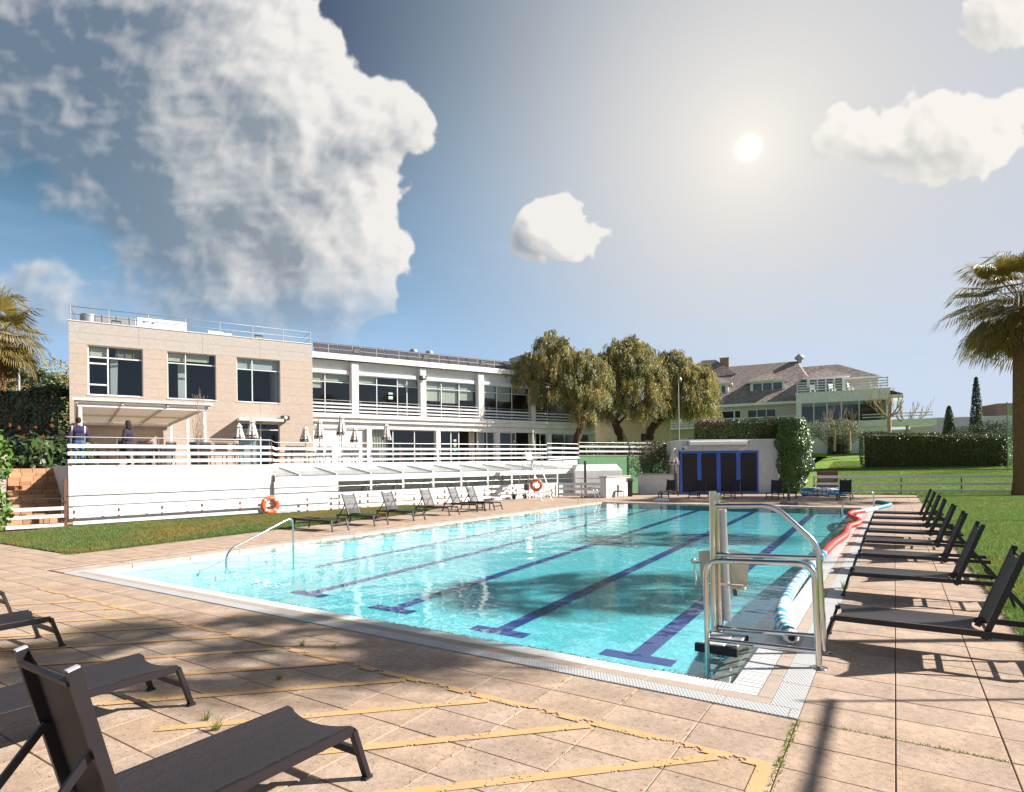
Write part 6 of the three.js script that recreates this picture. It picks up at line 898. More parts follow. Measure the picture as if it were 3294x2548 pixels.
{ const p = cw(9.9, 43.2); shrub('flowering_shrub', 'loose flowering shrub with reddish leaves in front of the green wall', [p[0], 0.4, p[1]], [[-0.5, 2.2, 0, 0.9, 1.0], [0.3, 2.5, 0, 0.9, 0.9], [0.9, 1.8, 0, 0.8, 1.0], [-0.9, 1.5, 0, 0.55, 0.7], [1.9, 1.7, 0, 0.8, 0.9], [2.5, 1.5, 0.2, 0.7, 0.8]], leafMat(0.12, 0.1, 0.035, 0.3, 0.6), 0.09, 5600, 72); const t = scene.getObjectByName('flowering_shrub'), r = rng(4), L = new Leaves(500); for (let k = 0; k < 500; k++) leafAt(L, r, -0.9 + r() * 2.2 + (r() < 0.3 ? 1.5 : 0), 1.6 + r() * 1.7, (r() - 0.3) * 1.2, 0, 0.6, 1, 0.08, 0.9, 0.4, 0.1); put('red_flowers', L.geo(), M.red, t); }
{ const p = cw(34.6, 62.5); shrub('round_shrub', 'rounded light green shrubs behind the pollarded trees', [p[0], 3.6, p[1]], [[0.2, 1.9, 0, 1.3, 1.3], [-1.6, 2.1, 0, 1.2, 1.2], [1.3, 1.7, 0, 0.9, 1.1], [-2.9, 2.0, 0, 0.9, 1.0]], M.olive, 0.13, 5200, 73); }
{ const p = cw(49.6, 64); shrub('juniper', 'spreading juniper behind the right end of the dark hedge', [p[0], 4, p[1]], [[0, 1.1, 0, 1.9, 0.9], [1.8, 1.5, 0, 1.7, 1.0], [3.2, 1.5, 0, 1.3, 0.9], [-1.4, 0.8, 0, 1.0, 0.8]], M.cypress, 0.14, 5200, 74, 'shrub', false); }
function cypress(label, lat, d, y0, y1, w, seed) { const p = cw(lat, d), t = thing('cypress', label, 'tree', [p[0], y0, p[1]], CRY), r = rng(seed), n = 4200, L = new Leaves(n), H = y1 - y0; for (let k = 0; k < n; k++) { const v = Math.pow(r(), 1.35), a = r() * 6.28, q = w / 2 * Math.pow(1 - v, 0.62) * (v < 0.1 ? 0.75 + v * 2.5 : 1) * (0.85 + 0.3 * fbm(a * 2, v * 9, 2, 0, seed)) + 0.02; leafAt(L, r, Math.cos(a) * q, 0.2 + v * (H - 0.2), Math.sin(a) * q, Math.cos(a), 0.9, Math.sin(a), 0.2, 0.5, 0.6, 0.3); } put('crown', L.geo(), M.cypress, t); put('trunk', new GB().tube([[0, -1, 0], [0, H * 0.7, 0]], (u) => 0.14 * (1 - u * 0.7), 7), M.bark, t); }
cypress('tall pointed cypress in front of the far white building', 58.75, 75, 4.6, 12.7, 1.55, 81); cypress('short cypress left of the tall one behind the hedge', 48.65, 66, 4.0, 8.15, 1.35, 82);
// pollarded bare trees
function pollard(label, lat, d, y0, fork, tips, seed, tr = 0.16) {
  const p = cw(lat, d), t = thing('bare_tree', label, 'tree', [p[0], y0, p[1]], CRY, 'pollarded bare trees on the slope'), r = rng(seed), b = new GB(), f = fork - y0;
  put('trunk', new GB().tube([[0, 0, 0], [0.03, f * 0.5, 0], [0, f + 0.1, 0]], (u) => tr * (1 - 0.25 * u) * (u > 0.85 ? 1.25 : 1), 9), M.twig, t);
  const limb = (a, dir, len, rad, dep) => { const pts = [a.clone()], q = a.clone(), v = dir.clone(); for (let k = 0; k < 5; k++) { v.add(V3((r() - 0.5) * 0.3, 0.12 + (r() - 0.5) * 0.2, (r() - 0.5) * 0.3)).normalize(); q.addScaledVector(v, len / 5); pts.push(q.clone()); } b.tube(pts, (u) => rad * (1 - u * 0.45), 6); if (dep > 0) for (let k = 0; k < (dep > 1 ? 3 : 4); k++) { const s = pts[2 + Math.floor(r() * 4)] || q; limb(s, v.clone().add(V3((r() - 0.5) * 1.3, 0.25 + r() * 0.5, (r() - 0.5) * 1.3)).normalize(), len * (0.35 + r() * 0.3), rad * 0.5, dep - 1); } };
  for (const [x, y, z] of tips) { const g = V3(x, y - f, z); limb(V3(0, f, 0), g.clone().normalize().setY(g.clone().normalize().y * 0.75), g.length() * 0.72, tr * 0.42, 2); }
  put('branches', b, M.twig, t);
}
pollard('bare pollarded tree with the thickest trunk above the dark hedge', 38.16, 60, 3.4, 6.6, [[-2.4, 4.9, 0.3], [-1.6, 5.4, -0.4], [-0.5, 5.6, 0.4], [0.2, 5.6, -0.3], [1.0, 5.5, 0.4], [2.1, 5.3, 0], [-2.7, 4.0, -0.3], [1.7, 4.4, 0.6]], 91, 0.2);
pollard('broad bare tree right of the thick trunked pollard', 42.3, 63.5, 3.6, 6.0, [[-2.6, 3.8, 0], [-1.6, 4.2, 0.5], [-0.6, 4.5, -0.5], [0.6, 4.6, 0.5], [1.6, 4.5, -0.3], [2.4, 4.0, 0.2], [2.0, 3.4, 0.6], [-2.0, 3.2, 0.5], [0.1, 4.0, 0.8], [1.2, 3.8, -0.6]], 92, 0.15);
pollard('small bare tree left of the rounded shrubs', 32.63, 60, 3.3, 5.7, [[-1.2, 3.9, 0], [-0.6, 4.4, 0.3], [0.1, 4.5, -0.3], [0.8, 4.2, 0.2], [1.3, 3.7, 0.2], [-1.5, 3.2, 0.2]], 93, 0.12);
pollard('small bare tree in front of the rounded shrubs', 34.43, 60.5, 3.3, 5.3, [[-0.9, 3.2, 0.3], [-0.3, 3.8, 0.3], [0.4, 3.9, 0], [1.0, 3.4, 0.3], [1.5, 2.9, 0.3], [-1.3, 2.7, 0.3]], 94, 0.12);
// ---------------------------------------------------------------- fan palms
function fanPalm(name, label, x, z, y0, H, trunkR, n, fanR, pet, seed, o = {}) {
  const t = thing(name, label, 'palm tree', [x, y0, z], 0, o.group), r = rng(seed);
  const lean = o.lean || [0, 0]; put('trunk', new GB().tube(range(0, 1, 0.05).map((u) => [lean[0] * u * u, u * H, lean[1] * u * u]), (u) => trunkR * (u < 0.08 ? 1.25 - u * 3 : 1 - 0.18 * u) * (1 + 0.03 * Math.sin(u * 130)), 16), o.bark || M.palmBark, t);
  const L = new Leaves(n * 46 * 2), D = new Leaves(n * 46 * 2), st = new GB(); const C = V3(lean[0], H, lean[1]);
  for (let k = 0; k < n; k++) {
    const u = k / n, az = k * 2.39996 + r() * 0.4, el = lerp(1.25, -1.05, Math.pow(u, 0.85)) + (r() - 0.5) * 0.2, pl = pet * (0.8 + r() * 0.4), dir = V3(Math.cos(az) * Math.cos(el), Math.sin(el), Math.sin(az) * Math.cos(el));
    const tip = C.clone().addScaledVector(dir, pl).add(V3(0, -pl * 0.18 * Math.cos(el), 0)), mid = C.clone().addScaledVector(dir, pl * 0.55); st.tube([C.clone().add(V3(0, -0.1, 0)), mid, tip], (q) => 0.03 * (1 - q * 0.5), 5, false);
    const ax = tip.clone().sub(mid).normalize(), side = ax.clone().cross(V3(0, 1, 0)).normalize(), up = side.clone().cross(ax).normalize(), R = fanR * (0.85 + r() * 0.3), dry = u > 0.84, B = dry ? D : L, c = tint(r, 0.4, 0.3), m = 38;
    for (let s = 0; s < m; s++) {
      const a = (s / (m - 1) - 0.5) * 4.3, l = R * (1 - 0.14 * Math.abs(a)) * (0.9 + r() * 0.2), d = ax.clone().multiplyScalar(Math.cos(a)).addScaledVector(side, Math.sin(a)).addScaledVector(up, 0.18 * Math.abs(a) * 0.4), nv = up.clone().addScaledVector(side, (r() - 0.5) * 0.7), p = tip, w = 0.085 * R / 1.4;
      d.y -= 0.12; d.normalize(); B.add(p.x, p.y, p.z, d.x, d.y, d.z, nv.x, nv.y, nv.z, l * 0.72, w, c[0], c[1], c[2]);
      const q = p.clone().addScaledVector(d, l * 0.58), e = d.clone().add(V3(0, -0.65 - r() * 0.6, 0)).normalize(); B.add(q.x, q.y, q.z, e.x, e.y, e.z, nv.x, nv.y, nv.z, l * 0.5, w * 0.62, c[0] * 1.08, c[1], c[2] * 0.9);
    }
  }
  put('leaf_stalks', st, M.frondDry, t); put('crown', L.geo(), M.frond, t); if (D.k) put('dead_fronds', D.geo(), M.frondDry, t); return t;
}
{ const p = cw(29.25, 34); fanPalm('fan_palm', 'tall fan palm with thick trunk at the right picture edge', p[0], p[1], 0, 11.2, 0.45, 74, 1.8, 2.3, 101, {}); }
{ const p = cw(-32.6, 38); fanPalm('fan_palm', 'fan palm rising left of the clubhouse', p[0], p[1], 2, 8.9, 0.3, 34, 1.7, 1.5, 102, {}); const q = cw(-36.2, 41); fanPalm('fan_palm', 'taller drooping palm crown at the left picture edge', q[0], q[1], 2, 11.0, 0.25, 20, 1.3, 1.5, 103, {}); }
// palms standing right of the picture: their crowns shade the water and the near paving
fanPalm('fan_palm', 'slender palm on the right lawn shading the near paving', 5.4, -11.2, 0, 9.0, 0.075, 22, 1.15, 1.1, 105, { group: 'slender palms on the right lawn' });
fanPalm('fan_palm', 'slender palm on the right lawn shading the middle of the pool', 8.4, -19.4, 0, 10.2, 0.075, 26, 1.3, 1.3, 106, { group: 'slender palms on the right lawn' });
fanPalm('fan_palm', 'slender palm on the right lawn shading the far half of the pool', 7.2, -27.6, 0, 10.0, 0.075, 24, 1.25, 1.2, 107, { group: 'slender palms on the right lawn' });
fanPalm('fan_palm', 'slender palm on the right lawn shading the far deck', 9.6, -41.2, 0, 9.5, 0.075, 20, 1.2, 1.2, 108, { group: 'slender palms on the right lawn' });
// ---------------------------------------------------------------- planting left of the steps
structure('planting_bank', new GB().grid(10, 10, (u, v) => { const d = lerp(25.5, 48, v), lat = lerp(-1.25 * d, -0.752 * d, u), p = cw(lat, d); return [p[0], 2.1 + 0.3 * v + 0.2 * (fbm(u * 6, v * 6, 3, 0, 4) - 0.5), p[1]]; }), M.earth);
{ const p = cw(-21.5, 27.5), s = shrub('strelitzia', 'dark bird of paradise clump with orange flowers beside the steps', [p[0], 1.7, p[1]], [[0, 0.9, 0, 1.5, 1.2], [-1.0, 1.0, 0, 1.0, 1.1], [1.2, 0.9, 0, 1.0, 1.1]], M.plantDark, 0.3, 2600, 75); const r = rng(9), L = new Leaves(400); for (let k = 0; k < 60; k++) { const x = (r() - 0.6) * 3.2, z = 0.6 + r() * 0.8, a = (r() - 0.5) * 1.2, ax = Math.sin(a) * 0.5, ay = 0.85, q = Math.hypot(ax, ay); L.add(x, 0.5 + r() * 0.9, z, ax / q, ay / q, 0, 0.4, 0.2, 0.9, 0.55, 0.12, 1.0, 1.2, 1.3); } put('paddle_leaves', L.geo(), M.hedge, s); for (let k = 0; k < 8; k++) { const x = (r() - 0.55) * 3.0, y = 1.2 + r() * 1.2, F = new Leaves(6); for (let q = 0; q < 6; q++) { const u = uvec(r); F.add(x, y, 1.3, u[0] * 0.6, Math.abs(u[1]), 0.2, 0, 0.2, 1, 0.22, 0.07, 1, 1, 1); } put('orange_flower', F.geo(), M.flower, s); } }
{ const p = cw(-26.8, 33), q = cw(-23.6, 31.5); hedge('dark_hedge', 'tall almost black hedge left of the clubhouse', [p[0], 0, p[1]], dirY(q[0] - p[0], q[1] - p[1]), -2.5, 4.0, () => 1.6, () => 6.5, 1.6, M.plantDark, 0.2, 130, 66, { rough: 0.6, sprigs: 120 }); }
{ const p = cw(-31.3, 40); shrub('dark_tree', 'dark rounded tree silhouette above the black hedge', [p[0], 2, p[1]], [[-0.2, 5.9, 0, 0.75, 1.0], [0.35, 5.6, 0, 0.5, 0.8], [0.85, 5.7, 0, 0.55, 0.5], [0.1, 4.6, 0, 0.9, 0.7]], M.plantDark, 0.2, 3000, 76, 'tree'); }
{ const p = cw(-46.4, 60); shrub('yellow_tree', 'pale yellow green tree beside the left corner of the clubhouse', [p[0], 3, p[1]], [[0, 8.6, 0, 2.0, 2.2], [-1.6, 6.6, 0, 2.2, 2.2], [1.2, 6.4, 0, 1.8, 2.4], [-3.6, 5.4, 0, 2.0, 2.0]], leafMat(0.3, 0.26, 0.06, 0.4, 0.7), 0.2, 5200, 77, 'tree'); const q = cw(-40.5, 50); shrub('garden_shrub', 'row of green garden shrubs behind the black hedge', [q[0], 3, q[1]], [[0, 3.6, 0, 1.6, 1.5], [-2.4, 3.4, 0, 1.8, 1.6], [2, 3.2, 0, 1.6, 1.4], [-4.6, 3.8, 0, 1.6, 1.6]], M.olive, 0.2, 5200, 78); }
{ const p = cw(-37.3, 45), t = thing('flag_pole', 'plain grey pole behind the left garden', 'pole', [p[0], 2, p[1]]); put('pole_shaft', new GB().tube([[0, 0, 0], [0, 9.6, 0]], (u) => 0.12 - 0.04 * u, 10), M.galv, t); put('pole_base', new GB().lathe([[0.25, 0], [0.25, 0.1], [0.14, 0.2]], 0, 0, 12), M.galv, t); }
{ const b = new GB(); b.color(1, 1, 1); b.grid(90, 30, (u, v) => { const a = lerp(-1.15, -0.45, u), d = lerp(230, 520, v), p = cw(Math.sin(a) * d * 1.25, Math.cos(a) * d * 1.25), h = 66 * smooth(0, 0.55, v) * (0.9 + 0.25 * Math.sin(u * 9 + 1)) * smooth(1.05, 0.55, u) + 20 * (fbm(u * 14, v * 10, 4, 0, 6) - 0.45) * smooth(0, 0.3, v) + 7 * (fbm(u * 70, v * 40, 3, 0, 8) - 0.5) * smooth(0, 0.2, v); return [p[0], h - 2, p[1]]; });
  for (let k = 0; k < b.c.length; k += 3) { const x = b.p[k], z = b.p[k + 2], q = fbm(x * 0.03, z * 0.03, 4, 0, 12), s = fbm(x * 0.25, z * 0.25, 3, 0, 15); b.c[k] = lerp(0.055, 0.17, smooth(0.45, 0.7, q)) * (0.6 + s * 0.8); b.c[k + 1] = lerp(0.075, 0.13, smooth(0.45, 0.7, q)) * (0.6 + s * 0.8); b.c[k + 2] = lerp(0.03, 0.07, q) * (0.6 + s * 0.8); } structure('hill', b, std({ vertexColors: true, roughness: 1 }));
  const r = rng(14), geo = (() => { const L = new Leaves(60), q = rng(2); for (let k = 0; k < 60; k++) { const u = uvec(q); leafAt(L, q, u[0] * 1.6, 1.6 + u[1] * 1.3, u[2] * 1.6, u[0], u[1] + 0.3, u[2], 1.6, 0.7, 0.6, 0.3); } return L.geo(); })(), im = new THREE.InstancedMesh(geo, M.cypress, 2600), m = new THREE.Matrix4(), P = b.p; for (let k = 0; k < 2600; k++) { const i = Math.floor(r() * P.length / 3) * 3, s = 0.9 + r() * 1.6; m.compose(V3(P[i] + (r() - 0.5) * 9, P[i + 1] - 0.6, P[i + 2] + (r() - 0.5) * 9), new THREE.Quaternion().setFromEuler(new THREE.Euler(0, r() * 6.28, 0)), V3(s, s, s)); im.setMatrixAt(k, m); } im.name = 'hill_scrub'; im.userData = { kind: 'stuff', label: 'dark scrub covering the distant hill', category: 'scrub' }; im.castShadow = im.receiveShadow = true; scene.add(im); }
// ---------------------------------------------------------------- the brown roofed house on the slope
{
  const D = [0.9914, -0.1305], t = thing('brown_roof_house', 'large cream house with brown shingle roof and dormers', 'house', [-9.395, 0, -74.843], dirY(...D));
  const wallQ = (x0, x1, y0, y1, z) => new GB().box(x0, y0, z - 0.25, x1, y1, z);
  put('wall', wallQ(-30, -14.01, 6.75, 8.9, -3.2), M.houseWall, t); put('roof_edge', new GB().box(-30.3, 8.9, -9, -14.01, 9.2, -2.6), M.whiteStone, t); put('wall', wallQ(-14, 0.3, 3, 9.3, -3.2), M.houseWall, t); put('wall', new GB().box(-14, 3, -16, -13.8, 9.3, -3.4), M.houseWall, t); put('rear_wall', new GB().box(-14, 3, -16.2, 9, 9.3, -16), M.houseWall, t);
  // main roof: front slope, hips and the upper hip behind
  const sheet = (name, ...q) => put(name, new GB().quad(...q), M.shingle, t);
  sheet('roof_slope', [-14.5, 9.5, -2.2], [2.8, 9.5, -2.2], [0.12, 15.2, -9], [-8.04, 15.2, -9]); put('roof_hip', new GB().tri([2.8, 9.5, -2.2], [6.2, 9.5, -15], [0.12, 15.2, -9]), M.shingle, t); put('roof_hip', new GB().tri([-14.5, 9.5, -15], [-14.5, 9.5, -2.2], [-8.04, 15.2, -9]), M.shingle, t); sheet('roof_slope', [6.2, 9.5, -15.5], [-14.5, 9.5, -15.5], [-8.04, 15.2, -9], [0.12, 15.2, -9]);
  put('roof_hip', new GB().quad([-14.6, 13.2, -7], [-7.0, 13.9, -7.2], [-9.83, 16.45, -10], [-11.5, 16.5, -10]).tri([-14.6, 13.2, -7], [-11.5, 16.5, -10], [-15.5, 12.6, -13]).tri([-7.0, 13.9, -7.2], [-6.6, 13.8, -13], [-9.83, 16.45, -10]), M.shingle, t);
  put('roof_hip', new GB().tri([1.5, 12.2, -6.4], [9.0, 12.3, -6.4], [4.84, 14.4, -9]).tri([9.0, 12.3, -6.4], [9.2, 12.2, -12], [4.84, 14.4, -9]).tri([0.5, 14.4, -9], [1.5, 12.2, -6.4], [4.84, 14.4, -9]), M.shingle, t);
  put('eaves_board', new GB().box(-14.5, 9.2, -2.25, 0, 9.49, -2.15), M.whiteStone, t); put('soffit', new GB().box(-14.4, 9.18, -3.2, 0, 9.24, -2.26), M.whiteStone, t); put('eaves_board', new GB().box(1.4, 12.1, -6.38, 9.1, 12.32, -6.3), M.whiteStone, t); put('upper_wall', new GB().box(1.6, 10.1, -9, 8.8, 12.2, -7), M.houseWall, t);
  put('chimney', new GB().box(-9.2, 14, -9.9, -8.05, 16.3, -9.2), M.panelDark, t); put('chimney_cap', new GB().box(-9.25, 16.42, -9.95, -8.0, 16.5, -9.15), M.galv, t);
  { const v = put('roof_vent', new GB().lathe([[0.3, 15.0], [0.32, 15.35], [0.55, 15.45], [0.58, 15.7], [0.35, 15.85], [0.2, 16.05], [0.001, 16.1]], 0.5, -9, 16), M.galv, t); }
  const dormer = (x0, x1, pk, y0, y1, yp, win) => {
    const g = new THREE.Group(); g.name = 'dormer'; t.add(g); const zf = -4.2, zb = -8.5;
    put('dormer_wall', new GB().box(x0 + 0.5, y0, zb, x0 + 0.75, y1, zf).box(x1 - 0.75, y0, zb, x1 - 0.5, y1, zf).box(x0 + 0.75, y0, zf - 0.1, x1 - 0.75, y0 + 0.14, zf).box(x0 + 0.75, y1 - 0.14, zf - 0.1, x1 - 0.75, y1, zf), M.white, g);
    put('dormer_roof', new GB().tri([x0, y1 + 0.16, zf + 0.5], [x1, y1 + 0.16, zf + 0.5], [pk, yp, zf - 1.3]).quad([x1, y1 + 0.16, zf + 0.5], [x1, y1 + 0.16, zb], [pk, yp, zb], [pk, yp, zf - 1.3]).quad([x0, y1 + 0.16, zb], [x0, y1 + 0.16, zf + 0.5], [pk, yp, zf - 1.3], [pk, yp, zb]), M.shingle, g);
    put('dormer_fascia', new GB().box(x0, y1, zf + 0.42, x1, y1 + 0.16, zf + 0.5).box(x0, y1, zf - 1, x0 + 0.08, y1 + 0.16, zf + 0.42).box(x1 - 0.08, y1, zf - 1, x1, y1 + 0.16, zf + 0.42), M.white, g); put('dormer_soffit', new GB().box(x0 + 0.08, y1 - 0.02, zf - 0.8, x1 - 0.08, y1 + 0.02, zf + 0.42), M.whiteStone, g);
    const n = win; for (let k = 0; k < n; k++) { const a = lerp(x0 + 0.75, x1 - 0.75, k / n), b = lerp(x0 + 0.75, x1 - 0.75, (k + 1) / n); const f = put('window', new GB().box(a, y0 + 0.14, zf - 0.08, a + 0.07, y1 - 0.14, zf - 0.01).box(b - 0.07, y0 + 0.14, zf - 0.08, b, y1 - 0.14, zf - 0.01), M.white, g); }
    for (let k = 0; k < n; k++) { const a = lerp(x0 + 0.75, x1 - 0.75, k / n), b = lerp(x0 + 0.75, x1 - 0.75, (k + 1) / n); put('pane', new GB().box(a + 0.07, y0 + 0.14, zf - 0.06, b - 0.07, y1 - 0.14, zf - 0.05), M.glass, g); put('blind', new GB().box(a + 0.07, y0 + 0.2, zf - 0.3, b - 0.07, y1 - 0.14, zf - 0.28), M.interior, g); }
  };
  dormer(-5.62, -0.69, -3.1, 11.05, 12.2, 13.48, 3); dormer(-10.6, -7.23, -9.2, 11.08, 12.2, 13.5, 3); dormer(0.7, 5.74, 3.07, 10.3, 12.2, 13.45, 4);
  // lower windows, gallery rail and the covered openings below it
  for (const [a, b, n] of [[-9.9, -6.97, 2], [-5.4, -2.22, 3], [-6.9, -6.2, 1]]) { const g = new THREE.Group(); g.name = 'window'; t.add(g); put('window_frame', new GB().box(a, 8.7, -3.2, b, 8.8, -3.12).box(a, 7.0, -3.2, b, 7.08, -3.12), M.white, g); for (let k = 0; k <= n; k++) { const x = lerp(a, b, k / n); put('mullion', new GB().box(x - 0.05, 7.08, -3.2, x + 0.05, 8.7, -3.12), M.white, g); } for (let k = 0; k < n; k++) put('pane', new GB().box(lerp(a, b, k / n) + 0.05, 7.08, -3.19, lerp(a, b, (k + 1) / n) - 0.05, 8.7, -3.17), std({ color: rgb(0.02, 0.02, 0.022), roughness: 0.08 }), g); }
  put('gallery_floor', new GB().box(-30, 6.55, -3, 0, 6.75, -0.6), M.whiteStone, t); for (const y of [7.6, 7.3, 7.0]) put('gallery_slat', new GB().box(-30, y - 0.06, -0.68, 0, y + 0.06, -0.64), M.white, t); for (let x = -30; x < 0; x += 2) put('gallery_post', new GB().box(x, 6.75, -0.75, x + 0.07, 7.65, -0.68), M.brown, t);
  put('lower_wall', new GB().box(-30, 2.7, -3.1, 0, 6.55, -3), M.houseWall, t); for (const x of [-28.6, -25.4, -22.2, -19, -15.8, -12.6, -9.4]) put('opening_pane', new GB().box(x, 3, -2.999, x + 2.2, 5.6, -2.98), M.glass, t);  // glass panes added over the wall where the dark openings are
  // white block with the roof terrace
  const g = new THREE.Group(); g.name = 'white_block'; t.add(g);
  put('block_wall', new GB().box(0, 8.92, -7, 9.16, 10.0, 0).box(0, 3, -7, 0.5, 8.92, 0).box(8.78, 3, -7, 9.16, 8.92, 0).box(0.5, 3, -0.25, 8.78, 6.72, 0), M.whiteStone, g); put('block_cap', new GB().box(-0.1, 10.0, -7.1, 9.26, 10.14, 0.1), M.whiteStone, g);
  const X = [0.5, 1.78, 3.11, 4.52, 6.24, 8.78]; for (let k = 0; k < 5; k++) { put('pane', new GB().box(X[k] + 0.05, 6.72, -0.12, X[k + 1] - 0.05, 8.92, -0.1), M.glass, g); put('mullion', new GB().box(X[k] - 0.05, 6.72, -0.16, X[k] + 0.05, 8.92, -0.05), M.white, g); }
  put('inner_wall', new GB().box(0.5, 6.6, -5, 8.78, 8.92, -4.9), M.interior, g); for (const y of [11.28, 10.98, 10.7, 10.42]) put('terrace_slat', new GB().box(0.05, y - 0.055, -0.08, 9.0, y + 0.055, -0.05).box(8.96, y - 0.055, -7, 9.0, y + 0.055, -0.1), M.white, g); for (const x of [0.1, 1.9, 3.7, 5.5, 7.3, 8.9]) put('terrace_post', new GB().box(x, 10.14, -0.14, x + 0.06, 11.4, -0.08), M.white, g);
  put('lower_front', new GB().box(0, 3, -0.6, 13.2, 5.6, -0.3), M.houseWall, g); put('lower_roof', new GB().box(4.5, 6.0, -3, 13.2, 6.66, 0.4), M.whiteStone, g); for (const y of [7.3, 7.0]) put('terrace_slat', new GB().box(6.5, y - 0.05, 0.3, 12.9, y + 0.05, 0.33), M.white, g); put('side_eave', new GB().quad([9.16, 9.9, -6], [9.16, 9.9, 0], [10.4, 9.4, 0.2], [10.4, 9.4, -6]).box(9.16, 9.0, -6, 10.3, 9.38, 0.1), M.whiteStone, g);
  for (const x of [5.2, 7.6, 10.0]) put('garage_panel', new GB().bbox(x, 3.2, -0.299, x + 1.8, 5.4, -0.26, 0.01), M.houseWall, g);  // wall-coloured panels added in place of the dark garage openings
}
{ let src; const mk = (l, x, z) => { const t = thing('garden_chair', l, 'chair', [x, 10.14, z], 0.3, 'white chairs on the roof terrace'); put('seat', new GB().box(-0.27, 0.38, -0.25, 0.27, 0.43, 0.25), M.plastic, t); put('backrest', new GB().at(MX(0, 0.42, -0.22, 0, -0.2)).box(-0.27, 0, -0.02, 0.27, 0.62, 0.02), M.plastic, t); for (const [a, b] of [[-1, -1], [1, -1], [1, 1], [-1, 1]]) put('leg', new GB().box(a * 0.23 - 0.03, 0, b * 0.2 - 0.03, a * 0.23 + 0.03, 0.38, b * 0.2 + 0.03), M.plastic, t); return t; };
  ['leftmost white chair on the house roof terrace', 'second white chair on the house roof terrace', 'third white chair on the house roof terrace', 'rightmost white chair on the house roof terrace'].forEach((l, k) => { const s = [1.6, 3.6, 5.4, 7.6][k], x = -9.395 + 0.9914 * s, z = -74.843 - 0.1305 * s - 1.0; if (!src) src = mk(l, x, z); else copyOf(src, l, [x, 10.14, z], 0.3 + k * 0.5); }); }
// plain beige annexe behind the pepper trees
{ const p = cw(7.9, 56), t = thing('beige_annexe', 'low plain beige annexe behind the pepper tree trunks', 'building', [p[0], 0, p[1]], dirY(0.93, -0.37)); for (let k = 0; k < 3; k++) put('wall_panel', new GB().bbox(k * 2.3 + 0.004, 2.6, -4, k * 2.3 + 2.296, 6.3, 0, 0.004, k, k), M.panel[k], t); put('roof_edge', new GB().box(-0.1, 6.302, -4.1, 7, 6.5, 0.1), M.whiteStone, t); put('window', new GB().box(4.2, 4.2, 0.004, 5.0, 5.0, 0.02), M.dark, t); }
// far buildings on the right
{ const p = cw(60.3, 85), q = cw(72, 82), l = Math.hypot(q[0] - p[0], q[1] - p[1]), t = thing('far_white_building', 'plain white building beyond the hedge on the right', 'building', [p[0], 0, p[1]], dirY(q[0] - p[0], q[1] - p[1])); put('wall', new GB().box(0, 2, -8, l, 8.3, 0), M.whiteWall, t); put('roof_edge', new GB().box(-0.05, 8.302, -8.05, l + 0.05, 8.42, 0.05), M.whiteStone, t); put('window', new GB().box(1.2, 4.6, 0.004, 2.4, 5.6, 0.02), M.dark, t);
  const a = cw(73.7, 90), t2 = thing('far_brown_building', 'brown block rising above the far white building', 'building', [a[0], 0, a[1]], dirY(q[0] - p[0], q[1] - p[1])); put('wall', new GB().box(0, 3, -6, 9, 10.7, 0), std({ color: rgb(0.25, 0.17, 0.13), map: noiseFine, roughness: 0.9 }), t2); put('roof_edge', new GB().box(-0.05, 10.702, -6, 9, 10.85, 0.05), M.panelDark, t2); }
{ const p = cw(36.75, 44), t = thing('mesh_fence', 'tall green wire mesh fence beside the palm trunk', 'fence', [p[0], 0, p[1]], dirY(0.5, -0.87)); put('post', new GB().tube([[0, 0, 0], [0, 6.4, 0]], 0.04, 8), M.green, t); put('post', new GB().tube([[3, 0, 0], [3, 6.4, 0]], 0.04, 8), M.green, t); const b = new GB(); for (let k = 0; k < 60; k++) b.tube([[0, 0.1 + k * 0.105, 0], [3, 0.1 + k * 0.105, 0]], 0.006, 3, false); for (let k = 0; k < 24; k++) b.tube([[k * 0.125, 0, 0], [k * 0.125, 6.35, 0]], 0.006, 3, false); put('wire_mesh', b, M.green, t).userData.kind = 'stuff'; }
